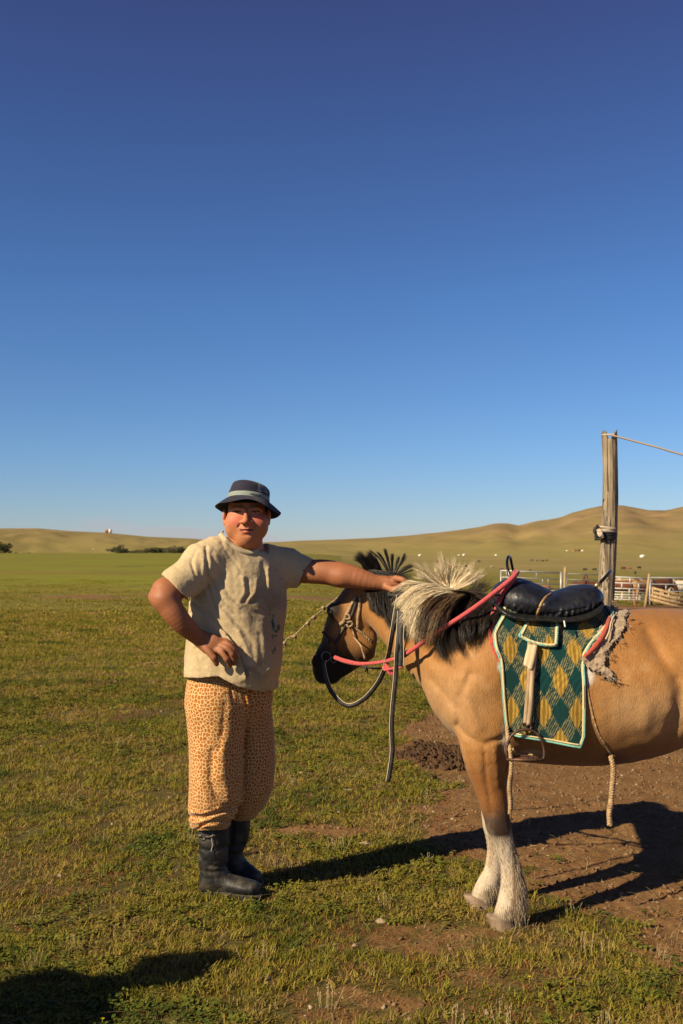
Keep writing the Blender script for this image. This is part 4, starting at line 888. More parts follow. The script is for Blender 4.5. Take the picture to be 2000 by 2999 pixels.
# ---------------------------------------------------------------- trousers
def trousers():
    S = Sculpt((-.82, 4.0, .30), (-.20, 4.78, 1.0), .0040)
    S.chain([P(671,1990,4.42), P(671,2012,4.42), P(672,2050,4.42)], [(.180,.115),(.196,.132),(.200,.14)], .03, LAT, 3)
    nl = [((624,2010,4.37),.112,.105), ((631,2060,4.36),.130,.125), ((634,2120,4.36),.126,.125), ((635,2200,4.36),.119,.12), ((635,2270,4.36),.120,.12), ((632,2325,4.37),.119,.118), ((622,2365,4.38),.108,.105), ((613,2392,4.39),.088,.088), ((614,2412,4.39),.080,.080), ((616,2455,4.39),.078,.078)]
    fl = [((712,2010,4.50),.105,.115), ((722,2080,4.50),.112,.12), ((730,2160,4.50),.112,.12), ((733,2230,4.50),.111,.118), ((728,2295,4.51),.108,.112), ((716,2340,4.52),.088,.095), ((708,2368,4.53),.070,.075), ((704,2390,4.54),.058,.062), ((702,2416,4.54),.056,.060)]
    for L_, k in ((nl, .012), (fl, .012)): S.chain([P(*a) for a,_,_ in L_], [(b,c) for _,b,c in L_], k, (1,0,0), 4)
    # folds gathered at the cuffs, drape lines
    VAL = [([(735,2050),(722,2120),(714,2200),(712,2290),(705,2330)], 6, .006), ([(622,2200),(618,2280),(630,2330),(662,2356),(696,2364)], 9, .009), ([(660,2060),(652,2140),(640,2200)], 8, .005), ([(552,2390),(590,2392),(640,2378),(672,2366)], 5, .011), ([(566,2402),(600,2396),(640,2398)], 3, .005), ([(590,2418),(610,2405),(650,2402),(672,2408)], 4, .010), ([(570,2432),(590,2420)], 3, .006), ([(680,2392),(720,2378),(758,2362)], 5, .008), ([(690,2402),(725,2396)],3,.005),
           ([(676,2020),(682,2060)], 4, .006), ([(712,2030),(722,2065)], 4, .006), ([(748,2030),(752,2060)], 3, .004), ([(768,2035),(770,2060)], 3, .004), ([(578,1995),(580,2030)],4,.003)]
    RDG = [([(655,2180),(652,2280),(672,2336)], 16, .009), ([(585,2200),(590,2320),(610,2362)], 14, .006), ([(560,2380),(600,2382),(640,2368)], 4, .006), ([(565,2412),(600,2408),(640,2388),(668,2384)], 4, .006), ([(720,2025),(730,2065)], 3, .006), ([(700,2380),(740,2366)], 4, .005), ([(566,2426),(620,2418),(668,2420)],4,.004)]
    def fn(p):
        u, v = UNP(p); front = sstep(.05, -.03, p[:,1]-4.45); o = np.zeros(len(p))
        for a, wd, am in VAL: o += am*np.exp(-(poly_d(u, v, a)/wd)**2)*front
        for a, wd, am in RDG: o -= am*np.exp(-(poly_d(u, v, a)/wd)**2)*front
        k = sstep(2340, 2400, v); o += -k*.005*fbm(np.stack([u/60, v/9, p[:,1]*8], 1), 2, 31)-.004*fbm(np.stack([u/40, v/130, p[:,1]*5], 1), 2, 32)-.001*fbm(p*50, 2, 33)
        return o
    S.band(fn, .022)
    i = np.nonzero(S.g < .03); p = S.lo+S.h*np.stack(i, 1); u, v = UNP(p); near = (p[:,1]-4.455)+(u-690)*(-.0005) < 0
    hv_ = np.where(u < 676, np.interp(u, [555,565,600,640,676], [2440,2440,2433,2431,2430]), np.interp(u, [680,700,730,760], [2400,2410,2409,2392])); h = (v-hv_)*4.45/FPX
    d = np.maximum(S.g[i], h); S.g[i] = np.maximum(d, -np.maximum(S.g[i]+.007, -(h+.025)))
    return S
TS = trousers(); V, F = TS.surf(1)
gm = bpy.data.materials.new('giraffe_print_jersey'); gm.use_nodes = True; N = gm.node_tree.nodes; L = gm.node_tree.links; b = N['Principled BSDF']; b.inputs['Roughness'].default_value = .85; b.inputs['Specular IOR Level'].default_value = .2; b.inputs['Sheen Weight'].default_value = .15
tcn = N.new('ShaderNodeTexCoord'); mp = N.new('ShaderNodeMapping'); mp.inputs['Scale'].default_value = (1,1,1.12); L.new(tcn.outputs['Object'], mp.inputs[0])
wn = N.new('ShaderNodeTexNoise'); wn.inputs['Scale'].default_value = 55; L.new(mp.outputs[0], wn.inputs[0])
wm = N.new('ShaderNodeMix'); wm.data_type = 'RGBA'; wm.blend_type = 'LINEAR_LIGHT'; wm.inputs[0].default_value = .006; at_ = N.new('ShaderNodeAttribute'); at_.attribute_name = 'col'; L.new(at_.outputs['Vector'], wm.inputs[6]); L.new(wn.outputs[1], wm.inputs[7])
vo = N.new('ShaderNodeTexVoronoi'); vo.voronoi_dimensions = '2D'; vo.feature = 'DISTANCE_TO_EDGE'; vo.inputs['Scale'].default_value = 64; vo.inputs['Randomness'].default_value = .85; L.new(wm.outputs[2], vo.inputs[0])
rp = N.new('ShaderNodeMapRange'); rp.inputs[1].default_value = .085; rp.inputs[2].default_value = .14; L.new(vo.outputs['Distance'], rp.inputs[0])
mi = N.new('ShaderNodeMix'); mi.data_type = 'RGBA'; L.new(rp.outputs[0], mi.inputs[0]); mi.inputs[6].default_value = (.56,.39,.20,1); mi.inputs[7].default_value = (.32,.105,.010,1); L.new(mi.outputs[2], b.inputs['Base Color'])
bz = N.new('ShaderNodeTexNoise'); bz.inputs['Scale'].default_value = 42; bz.inputs['Detail'].default_value = 5; L.new(tcn.outputs['Object'], bz.inputs[0]); bp = N.new('ShaderNodeBump'); bp.inputs['Distance'].default_value = .006; L.new(bz.outputs[0], bp.inputs['Height']); L.new(bp.outputs[0], b.inputs['Normal'])
u, v = UNP(V); nearl = u < np.interp(v, [2030,2060,2160,2260,2320,2360,2385], [722,735,730,715,712,694,680]); lc = np.where(nearl[:,None], P(632,2150,4.36)[None], P(724,2150,4.50)[None])
an_ = np.arctan2(V[:,0]-lc[:,0], -(V[:,1]-lc[:,1])); me_ = mesh(V, F, True, np.stack([an_*.125+.9*nearl, V[:,2], 0*an_], 1)); ob('trousers', me_, gm, person)
# ---------------------------------------------------------------- boots
rub = mat('dusty_black_leather', (.015,.015,.016), .55, (.095,.075,.055), 14, .005, 45, spec=.35, lo=.46, hi=.72, det=8)
sole_m = mat('worn_rubber_sole', (.022,.020,.018), .9, (.07,.055,.04), 30, .002, 90)
stitch_m = mat('frayed_white_thread', (.5,.47,.42), .8)
def boot(sh, foot, ank, sole_lo, near):
    S = Sculpt(np.array((-.62, 4.15, -.01)), np.array((-.2, 4.70, .42)), .0036)
    S.chain([P(*a) for a,_,_ in sh], [(b, c) for _,b,c in sh], .02, (1,0,0), 4)
    S.chain([P(*a) for a,_ in foot], [b for _,b in foot], .03, (.25,1,0), 4)
    def fn(p):
        u, v = UNP(p); o = 0
        for a, wd, am in ank: o = o+am*np.exp(-(poly_d(u, v, a)/wd)**2)
        return o-.0020*fbm(p*np.array((16,16,30)), 3, 41 if near else 44)
    S.band(fn, .02); i = np.nonzero(S.g < .03); p = S.lo+S.h*np.stack(i, 1)
    top = P(600, 2418 if near else 2386, 4.40)[2]
    S.g[i] = np.maximum(S.g[i], np.maximum(p[:,2]-top, .022-p[:,2])); V, F = S.surf(1)
    o = ob('boot', mesh(V, F), rub, person)
    # sole: outline of the foot, stacked
    pts = np.array([P(*a) for a in sole_lo]); pts[:,2] = 0
    cc = spline(np.vstack([pts, pts[:1]]), 5)[:-1]; k = len(cc); mid = cc.mean(0); v = []
    for z, s in ((-.004,.90),(.004,.93),(.016,.95),(.018,.965),(.026,.96),(.030,.93)):
        q = mid+(cc-mid)*s; q[:,2] = z+(.004 if s > 1.0 else 0); v.append(q)
    v = np.concatenate(v); f = [[i*k+j, i*k+(j+1)%k, (i+1)*k+(j+1)%k, (i+1)*k+j] for i in range(5) for j in range(k)]+[list(range(k))[::-1], [5*k+j for j in range(k)]]
    ob('sole', mesh(v, f), sole_m, o); return o
b1 = boot([((619,2410,4.41),.073,.071), ((618,2470,4.41),.077,.073), ((620,2510,4.41),.072,.070), ((624,2535,4.41),.063,.062), ((626,2565,4.41),.060,.058)],
     [((604,2588,4.43),(.046,.040)), ((640,2584,4.41),(.045,.048)), ((680,2590,4.385),(.046,.040)), ((720,2597,4.36),(.050,.033)), ((742,2600,4.345),(.040,.027))],
     [([(582,2500),(610,2535),(650,2538),(672,2528)], 6, .008), ([(585,2548),(620,2555),(650,2548)], 5, .004), ([(577,2550),(600,2572),(640,2575),(668,2566),(668,2545)], 2.2, .002), ([(575,2484),(620,2492),(668,2478)], 6, .004), ([(630,2570),(626,2588),(640,2605)], 2, .0015)],
     [(584,2598,4.47),(578,2604,4.43),(600,2612,4.385),(650,2618,4.355),(700,2622,4.33),(745,2620,4.30),(770,2610,4.32),(762,2598,4.40),(700,2594,4.44),(630,2592,4.47)], True)
ob('thread', mesh(*twisted([P(622,2440,4.333), P(620,2460,4.333), P(622,2475,4.333), P(618,2494,4.334)], .0018, 2, 8)), stitch_m, b1)
ob('boot_strap', mesh(*strap([P(572,2446,4.36), P(590,2449,4.34), P(610,2452,4.333), P(630,2446,4.333), P(650,2442,4.345)], .010, .003)), rub, b1)
ob('buckle', mesh(*tube([P(590+9*math.cos(a),2452+7*math.sin(a),4.334) for a in np.linspace(0,6.28,14)], .0016, 6, 1)), mat('tarnished_buckle', (.25,.22,.18), .4, metal=.8), b1)
boot([((700,2385,4.545),.052,.058), ((697,2440,4.545),.052,.056), ((690,2470,4.54),.046,.05), ((682,2495,4.54),.045,.05), ((682,2520,4.54),.05,.052)],
     [((672,2548,4.57),(.044,.040)), ((700,2545,4.545),(.042,.045)), ((728,2558,4.52),(.042,.036)), ((748,2568,4.50),(.036,.028))],
     [([(672,2478),(690,2482),(710,2470)], 4, .007), ([(670,2500),(685,2502)], 3, .004), ([(672,2504),(672,2530),(668,2545)], 2, .002)],
     [(650,2566,4.62),(655,2574,4.57),(690,2580,4.53),(730,2586,4.49),(762,2585,4.46),(776,2576,4.50),(765,2566,4.56),(715,2560,4.61),(680,2558,4.63)], False)
# ---------------------------------------------------------------- hat
hat_m = mat('navy_hat_cloth', (.018,.019,.038), .85, (.030,.028,.048), 260, .0010, 300, spec=.2, sheen=.06)
hat_g = mat('grey_hat_cloth', (.26,.30,.27), .8, (.20,.235,.215), 200, .0008, 300)
def hat_frame():
    t = R(5); up = np.array((math.sin(t)*.9, .19, math.cos(t))); up /= np.linalg.norm(up); x = np.array((1,0,0))-up*up[0]; x /= np.linalg.norm(x); return x, np.cross(up, x), up
hx, hy, hz_ = hat_frame(); HO = P(727, 1468, 4.385)+np.array((0,.0,0))
def hat_pt(r, a, z): return HO+hx*r*math.cos(a)*1.0+hy*r*math.sin(a)*1.10+hz_*z
def brim_z(a, t):
    # angle 0 right, -90deg front: raised in the front middle, dipping each side
    f = math.degrees(a) % 360; fr = f-270
    w = .015*math.exp(-((fr-2)/26)**2)-.006*math.exp(-((fr+38)/22)**2)-.006*math.exp(-((fr-55)/25)**2)-.014*math.exp(-((fr-95)/30)**2)+.008*math.exp(-(((f-180+180)%360-180+0)/25)**2)
    return (-.045+w+.004*math.sin(5*a+1))*t**1.1
def hat_shell(prof_fn, nr, na=72, th=.0028):
    A = [[hat_pt(*prof_fn(i/(nr-1), a)) for a in np.linspace(0, 2*math.pi, na, endpoint=False)] for i in range(nr)]; A = np.array(A)
    B = A-th*hz_*.5+(HO-A)*0; ctr = HO+hz_*.01; din = (ctr-A); din /= np.linalg.norm(din, axis=2)[...,None]; B = A+din*th
    v = np.concatenate([A.reshape(-1,3), B.reshape(-1,3)]); n0 = nr*na; f = []
    for i in range(nr-1):
        for j in range(na):
            q = [i*na+j, i*na+(j+1)%na, (i+1)*na+(j+1)%na, (i+1)*na+j]; f.append(q); f.append([n0+x for x in q[::-1]])
    for i in (0, nr-1):
        for j in range(na): f.append([i*na+j, i*na+(j+1)%na, n0+i*na+(j+1)%na, n0+i*na+j])
    return v, f
def crown(t, a):
    z = np.interp(t, [0,.35,.55,.7,.82,.92,1], [.020,.046,.062,.073,.080,.083,.083]); r = np.interp(t, [0,.35,.55,.7,.82,.92,1], [.0915,.0885,.083,.073,.056,.030,.0005])
    p = .0016*math.sin(34*a+2*math.sin(3*a))*np.interp(t, [0,.5,.7,.85,1],[0,.2,1,.5,0])+.0035*math.sin(3*a+.8)*math.sin(math.pi*t)
    return r+p, a, z-.004*math.cos(a)*(t > .5)
hat = ob('bucket_hat', mesh(*hat_shell(crown, 26)), hat_m, person)
ob('hat_band', mesh(*hat_shell(lambda t, a: (.0915+.0012*math.sin(math.pi*t)+.0016*(1-t), a, .002+.0205*t), 6, th=.006)), hat_g, hat)
def brim(t, a):
    r = .0935+.052*t; return r+.003*math.sin(3*a+1)*t, a, .002+brim_z(a, t)
ob('brim', mesh(*hat_shell(brim, 12, 110, .0030)), hat_m, hat)
for a0, a1 in ((math.radians(300), math.radians(345)), (math.radians(195), math.radians(214))):    # faded grey side panels
    vs = np.array([[hat_pt(crown(t, a)[0]+.0012, a, crown(t, a)[2]) for a in np.linspace(a0+(.12 if i % 1 == 0 else 0)*t, a1-.1*t, 14)] for i, t in enumerate(np.linspace(.12,.78,12))])
    q = vs.reshape(-1,3); q2 = q+(HO-q)*.02; k = 14; f = [[i*k+j, i*k+j+1, (i+1)*k+j+1, (i+1)*k+j] for i in range(11) for j in range(13)]
    ed = [i for i in range(k)]+[i*k+k-1 for i in range(1,12)]+[11*k+j for j in range(k-2,-1,-1)]+[i*k for i in range(10,0,-1)]; n0 = len(q)
    f = f+[[n0+x for x in p_[::-1]] for p_ in f]+[[ed[i], ed[(i+1)%len(ed)], n0+ed[(i+1)%len(ed)], n0+ed[i]] for i in range(len(ed))]
    ob('side_panel', mesh(np.concatenate([q, q2]), f), mat('faded_grey_panel', (.17,.20,.20), .85, (.08,.09,.12), 30, .001, 200), hat)
# raised stitched lettering, too worn to read, on the right of the band
vs = []
for k in range(11):
    a = math.radians(281+k*3.0); h_ = .006+.003*((k*7)%3)/2
    vs.append(tube([hat_pt(.0948, a+.012*((k*5)%3-1), .0065), hat_pt(.0948, a, .0065+h_), hat_pt(.0948, a+.02, .0065+h_*.5)], .0008, 5, 2))
ob('stitching', mesh(*join(vs)), mat('dark_thread', (.11,.13,.13), .7), hat)
# short dark hair at the temples and nape
hs = RS.choice(np.nonzero((mv > 1478)&(mv < 1516)&(np.abs(mu-722) < 64)&(MV[:,1] > 4.375)&(MV[:,2] > 1.6))[0], 900); Nn = vnormals(MV, MF)[hs]
s = np.linspace(0,1,3)[None,:,None]; hp = MV[hs][:,None]+(Nn*.35+np.array((0,.1,-.5)))[:,None]*s*.012
v_, f_ = hairs(hp, np.full(900,.0007)); ob('hair', mesh(v_, f_), black_hair, person)
# ================================================================ tack on the horse
YC, ZC = 4.15, 1.06
def cast_on(S, pts, lift=.004, d0=3.6, d1=4.9):
    p = np.asarray(pts, float); q = p.copy() if p.shape[1] == 3 else np.hstack([p, np.full((len(p),1), np.nan)])
    d = S.cast(p[:,0], p[:,1], d0, d1, .003); ok = ~np.isnan(d); q[ok,2] = d[ok]-lift
    if (~ok).any() and ok.any() and p.shape[1] == 2: q[~ok,2] = np.interp(np.nonzero(~ok)[0], np.nonzero(ok)[0], q[ok,2])
    return PA(q)
def dense(pts, n=24):
    p = spline(np.asarray(pts, float), 8); L = np.r_[0, np.cumsum(np.linalg.norm(np.diff(p, axis=0), axis=1))]; s = np.linspace(0, L[-1], n); return np.stack([np.interp(s, L, p[:,a]) for a in range(p.shape[1])], 1)
# ---- woven blanket, bent over the back: cross sections of the horse, hanging straight below the widest point
def radial(x, phi, lift, S=HS):
    r = np.full(len(x), np.nan)
    for rr_ in np.arange(.50, .08, -.004):
        m = np.isnan(r)
        if not m.any(): break
        q = np.stack([x[m], YC-rr_*np.cos(phi[m]), ZC+rr_*np.sin(phi[m])], 1); r[np.nonzero(m)[0][S.sample(q) < 0]] = rr_
    return np.nan_to_num(r, nan=.2)+lift
def px_x(px, py, z): 
    D = 4.12-.26*sstep(1.27, 1.12, z); return (px-1000)/FPX*D
ZF = [(1790,1461),(1820,1449),(1853,1443),(1900,1455),(1936,1469),(2035,1475),(2110,1483),(2155,1490)]
ZB = [(1790,1781),(1815,1772),(1845,1760),(1885,1736),(1916,1716),(1956,1708),(2153,1708),(2186,1696)]
def edge_x(tab, z):
    zz = [1.5-(py-1615)/FPX*(4.12-.26*sstep(1790,1900,py)) for py, _ in tab]; xx = [px_x(px, py, z_) for (py, px), z_ in zip(tab, zz)]
    return np.interp(-z, -np.array(zz), xx)
def blanket(NSX=124, scale_lift=.016, zh=(1.5-(2155-1615)/FPX*3.86, 1.5-(2186-1615)/FPX*3.86)):
    s = np.linspace(0, 1, NSX); rows = []; zt = 1.285
    for side in (1, -1):
        R1 = []
        for phi in np.linspace(90, 14, 44):
            ph = np.full(NSX, math.radians(phi)); z = np.full(NSX, zt)
            for _ in range(3):
                x = edge_x(ZF, z)*(1-s)+edge_x(ZB, z)*s; ph2 = ph if side > 0 else math.pi-ph; r = radial(x, ph2, scale_lift); z = ZC+r*np.sin(ph)
            R1.append(np.stack([x, YC-side*r*np.cos(ph), z], 1))
        last = R1[-1]; y = last[:,1].copy(); zst = last[:,2].mean(); hem = zh[0]*(1-s)+zh[1]*s
        for k in np.linspace(0, 1, 76)[1:]:
            z = last[:,2]*(1-k)+hem*k; x = edge_x(ZF, z)*(1-s)+edge_x(ZB, z)*s
            b = HS.casty(x, z, *( (3.6,4.15) if side > 0 else (4.8,4.15))); b = np.where(np.isnan(b), YC, b)-side*scale_lift
            y = np.minimum(y, b) if side > 0 else np.maximum(y, b); y = y+side*.0006*(1 if k > .5 else 0)
            R1.append(np.stack([x, y-side*.004*np.sin(x*38+z*7)*k, z], 1))
        rows.append(R1)
    return np.array(rows[0][::-1]+rows[1][1:]), len(rows[0])
BG, nb1 = blanket()
nr_, nc_ = BG.shape[:2]
for _ in range(2):
    BG[1:-1,1:-1] = BG[1:-1,1:-1]*.4+.15*(BG[2:,1:-1]+BG[:-2,1:-1]+BG[1:-1,2:]+BG[1:-1,:-2])
def weave(x, t):
    """argyle weave; t runs up from the hem"""
    x0 = (1380+300/2.529-1000)/FPX*3.87; z0 = 1.5-(1600+750/2.529-1615)/FPX*3.87
    a = (x-x0)/.0618; b = (z0-t)/.1235; i = np.round(a); j = np.round(b); fu = a-i; fv = b-j; dm = np.abs(fu)*.92+np.abs(fv); yel = ((i+j) % 2) == 0
    hexa = np.where(yel, (dm < .52)&(np.abs(fu) < .46), dm < .5); c = np.empty(x.shape+(3,))
    tw = (np.floor(x/.0042+np.floor(t/.0052)*.5)+np.floor(t/.0052)) % 2 == 0; rnd = RS.rand(*x.shape)
    c[:] = (.006,.034,.032); c[tw] = (.25,.22,.11); c[tw & (rnd < .35)] = (.08,.11,.07)
    g = hexa & ~yel; c[g] = (.003,.040,.040); y_ = hexa & yel; st = (np.floor((np.abs(fu)+.12*np.abs(fv))/.105) % 2 == 0); c[y_] = (.46,.29,.06); c[y_ & st] = (.25,.14,.018)
    return c
arc = np.zeros((nr_, nc_)); 
for side, sl_ in ((1, slice(0, nb1)), (-1, slice(nb1-1, nr_))):
    seg_ = BG[sl_] if side > 0 else BG[sl_][::-1]; L = np.concatenate([np.zeros((1,nc_)), np.cumsum(np.linalg.norm(np.diff(seg_, axis=0), axis=2), axis=0)]); L = L+seg_[0,:,2][None]
    if side > 0: arc[sl_] = L
    else: arc[sl_] = L[::-1]
bc = weave(BG[...,0], arc)
i, j = np.meshgrid(np.arange(nr_-1), np.arange(nc_-1), indexing='ij'); F = np.stack([i*nc_+j, i*nc_+j+1, (i+1)*nc_+j+1, (i+1)*nc_+j], -1).reshape(-1,4)
wv = mat('woven_wool_blanket', (1,1,1), .95, (.8,.8,.8), 500, .0012, 420, vcol=True, spec=.1, sheen=.2)
blk = thing('saddle_blanket', 'teal and mustard argyle woven blanket hanging from under the black saddle', 'blanket', (1.1, 4.15, 1.3))
ob('woven_panel', mesh(BG.reshape(-1,3), F, True, bc.reshape(-1,3)), wv, blk)
turq = mat('turquoise_binding', (.20,.47,.40), .8, (.15,.36,.31), 200, .0006, 400); cream = mat('cream_binding', (.74,.60,.33), .8, (.60,.47,.25), 200, .0006, 400)
def border(k):
    g = BG; t = [g[k, j] for j in range(k, nc_-k)]; r_ = [g[i, nc_-1-k] for i in range(k, nr_-k)]; b = [g[nr_-1-k, j] for j in range(nc_-1-k, k-1, -1)]; l = [g[i, k] for i in range(nr_-1-k, k-1, -1)]
    return np.array((t[::3]+r_[::3]+b[::3]+l[::3])+[t[0]])
def outw(p, d): c = np.array((0,YC,ZC)); q = (p-c)*np.array((0,1,1)); q /= np.linalg.norm(q, axis=1)[:,None]; return p+q*d
ob('turquoise_trim', mesh(*tube(outw(border(0), .001), .0042, 6, 1)), turq, blk)
ob('cream_trim', mesh(*strap(outw(border(2), .003), .009, .004, border(3)-np.array((1.1,YC,ZC))*np.array((0,1,1))-border(3)*np.array((1,0,0)), 1)), cream, blk)
BS_near = lambda px, py: None
# ---- felt underlay: red edge in front, frayed grey felt behind
def patch(poly, S, lift, thick, step=3.2, noise=.004, ragged=4, seed=0):
    poly = np.asarray(poly, float); lo = poly.min(0)-6; hi = poly.max(0)+6; us = np.arange(lo[0], hi[0], step); vs_ = np.arange(lo[1], hi[1], step); U, Vv = np.meshgrid(us, vs_)
    x, y = U.ravel()+ragged*fbm(np.stack([U.ravel()/9, Vv.ravel()/9],1), 3, seed), Vv.ravel()+ragged*fbm(np.stack([U.ravel()/9, Vv.ravel()/9],1), 3, seed+5)
    ins = np.zeros(len(x), bool); n = len(poly)
    for k in range(n):
        a, b = poly[k], poly[(k+1)%n]; c = ((a[1] > y) != (b[1] > y)) & (x < (b[0]-a[0])*(y-a[1])/(b[1]-a[1]+1e-9)+a[0]); ins ^= c
    d = S.cast(U.ravel(), Vv.ravel(), 3.6, 4.9, .004); ok = ~np.isnan(d)
    if not ok.all():
        gi = np.nonzero(~ok)[0]
        for g in gi: 
            k = np.argmin(np.where(ok, np.hypot(U.ravel()-U.ravel()[g], Vv.ravel()-Vv.ravel()[g]), 1e9)); d[g] = d[k]
    d = d-lift-noise*fbm(np.stack([U.ravel()/10, Vv.ravel()/10],1), 3, seed+9)
    A = PA(np.stack([U.ravel(), Vv.ravel(), d], 1)); B = PA(np.stack([U.ravel(), Vv.ravel(), d+thick], 1)); ny, nx = U.shape; I = ins.reshape(ny, nx); cell = I[:-1,:-1]&I[1:,:-1]&I[:-1,1:]&I[1:,1:]
    f = []; N0 = len(A)
    for (r_, c_) in zip(*np.nonzero(cell)):
        q = [r_*nx+c_, (r_+1)*nx+c_, (r_+1)*nx+c_+1, r_*nx+c_+1]; f.append(q); f.append([N0+k for k in q[::-1]])
        for (dr, dc, a, b) in ((0,-1,0,1),(1,0,1,2),(0,1,2,3),(-1,0,3,0)):
            rr2, cc2 = r_+dr, c_+dc
            if rr2 < 0 or cc2 < 0 or rr2 >= ny-1 or cc2 >= nx-1 or not cell[rr2, cc2]: f.append([q[b], q[a], N0+q[a], N0+q[b]])
    return np.concatenate([A, B]), f
felt = mat('ragged_grey_felt', (.40,.30,.21), .97, (.24,.17,.115), 55, .003, 150, spec=.05, sheen=.3)
red = mat('red_felt_band', (.52,.075,.035), .9, (.36,.05,.03), 70, .001, 200, sheen=.3)
fp = thing('felt_saddle_pad', 'ragged grey felt pad with red edging sticking out behind the woven blanket', 'saddle pad', (1.1, 4.1, 1.28))
ob('felt', mesh(*patch([(1772,1800),(1790,1775),(1800,1772),(1812,1786),(1828,1782),(1842,1794),(1836,1812),(1838,1830),(1820,1852),(1812,1872),(1790,1892),(1776,1918),(1776,1945),(1790,1962),(1796,1980),(1790,1994),(1768,1984),(1752,1968),(1730,1962),(1712,1950),(1700,1930),(1720,1900),(1735,1870)], HS, .022, .010, noise=.012, ragged=7, seed=3)), felt, fp)
ob('felt', mesh(*patch([(1784,1800),(1790,1776),(1802,1764),(1812,1772),(1812,1792),(1800,1812)], HS, .034, .012, noise=.014, ragged=5, seed=13)), felt, fp)
ob('felt', mesh(*patch([(1812,1795),(1826,1779),(1846,1792),(1836,1800),(1830,1815)], HS, .030, .006, noise=.012, ragged=6, seed=33)), felt, fp)
ob('red_edging', mesh(*strap(cast_on(HS, dense([(1786,1808),(1776,1840),(1760,1872),(1738,1900),(1712,1924)]), .038), [.016,.020,.022,.020,.016], .006)), red, fp)
ob('red_edging', mesh(*strap(cast_on(HS, dense([(1462,1768),(1452,1790),(1444,1825),(1441,1860),(1446,1895),(1457,1925),(1468,1940)]), .014), [.034,.034,.032,.026,.018,.010], .007)), red, fp)
ob('cord', mesh(*tube(cast_on(HS, dense([(1800,1800),(1790,1822),(1784,1850),(1774,1872)]), .046), .0035, 6, 1)), mat('pale_cord', (.55,.42,.30), .9), fp)
st_ = []
for k in range(150):
    a = RS.rand(); ctr = [(1840,1796),(1834,1830),(1812,1874),(1780,1915),(1794,1985),(1770,1986),(1745,1966),(1800,1768)][RS.randint(8)]; u0, v0 = ctr[0]+RS.normal(0,7), ctr[1]+RS.normal(0,7); L_ = RS.uniform(4,16); an = RS.uniform(-.4, 1.3)
    st_.append([(u0, v0, 3.95), (u0+L_*.5*math.cos(an), v0+L_*.5*math.sin(an), 3.95), (u0+L_*math.cos(an+.3), v0+L_*math.sin(an+.3), 3.95)])
st_.append([(1790,1985,3.95),(1812,1990,3.95),(1835,1995,3.95)]); st_ += [[(1785+k,1983+k*.7,3.95),(1805+k,1986+k*.4,3.95),(1828-k,1995,3.95)] for k in range(6)]
tag(ob('frayed_fibres', mesh(*hairs(on_body(np.array(st_), .03), np.full(len(st_), .0012))), felt, fp), kind='stuff')
# ---- saddle
def saddle():
    S = Sculpt((.62, 3.86, 1.14), (1.16, 4.44, 1.46), .0042)
    sec = [((1478,1752,1792),.09), ((1494,1718,1812),.150), ((1516,1693,1822),.175), ((1560,1706,1830),.188), ((1600,1724,1833),.190), ((1625,1733,1833),.190), ((1660,1728,1830),.190), ((1700,1717,1822),.182), ((1730,1711,1806),.165), ((1748,1720,1782),.12)]
    c, r_ = [], []
    for (px, t, b), l in sec:
        a_, b_ = P(px, t, 4.12), P(px, b, 3.99); c.append(((a_[0]+b_[0])/2, 4.15, (a_[2]+b_[2])/2)); r_.append((l, (a_[2]-b_[2])/2))
    S.chain(c, r_, .01, SIDE, 5)
    VAL = [([(1480,1775),(1500,1785),(1530,1795),(1568,1800)], 1.6, .004), ([(1575,1800),(1620,1797),(1680,1787),(1718,1780)], 1.6, .004), ([(1617,1738),(1598,1752),(1582,1778),(1572,1822)], 6, .005)]
    RDG = [([(1505,1775),(1520,1800)], 4, .005), ([(1528,1778),(1542,1798)], 4, .005), ([(1595,1770),(1625,1752),(1640,1738)], 6, .003), ([(1600,1808),(1640,1806),(1690,1798),(1730,1782)], 5, .004)]
    def fn(p):
        u, v = UNP(p); o = 0
        for a, wd, am in VAL: o = o+am*np.exp(-(poly_d(u, v, a)/wd)**2)
        for a, wd, am in RDG: o = o-am*np.exp(-(poly_d(u, v, a)/wd)**2)
        k = np.exp(-((v-np.interp(u, [1480,1568,1680,1750], [1783,1806,1796,1775]))/14)**2)
        return o+k*.007*np.sin(u*.36+6*fbm(p*18, 2, 3))*np.abs(fbm(p*22, 2, 5))*1.6-.0045*fbm(p*np.array((20,20,10)), 3, 7)
    S.band(fn, .02); return S
SD = saddle(); V, F = SD.surf(1)
lea = mat('black_padded_leather', (.008,.009,.014), .42, (.016,.017,.024), 25, .0035, 34, spec=.5)
sad = thing('saddle', 'black padded leather saddle with metal hoops strapped on the dun horse', 'saddle', (.9, 4.15, 1.3))
ob('seat', mesh(V, F), lea, sad)
S = Sculpt((.56, 3.84, 1.12), (1.2, 4.46, 1.34), .0050)
sk = [((1463,1786,1798),.16), ((1480,1798,1818),.205), ((1510,1808,1832),.222), ((1560,1814,1838),.226), ((1620,1816,1840),.226), ((1670,1815,1842),.226), ((1720,1806,1834),.222), ((1758,1794,1818),.20), ((1782,1782,1796),.15)]
c, r_ = [], []
for (px, t, b), l in sk:
    b_ = P(px, b, 3.92); t_ = P(px, t, 4.1); c.append((b_[0], 4.15, b_[2]+.030)); r_.append((l, .022))
S.chain(c, r_, .005, SIDE, 4)
for k, ((px, t, b), l) in enumerate(sk): pass
V, F = S.surf(1); ob('skirt', mesh(V, F), mat('black_skirt_leather', (.010,.010,.012), .38, (.02,.019,.018), 30, .0008, 60), sad)
chrome = mat('black_enamelled_steel', (.02,.022,.028), .22, metal=.6)
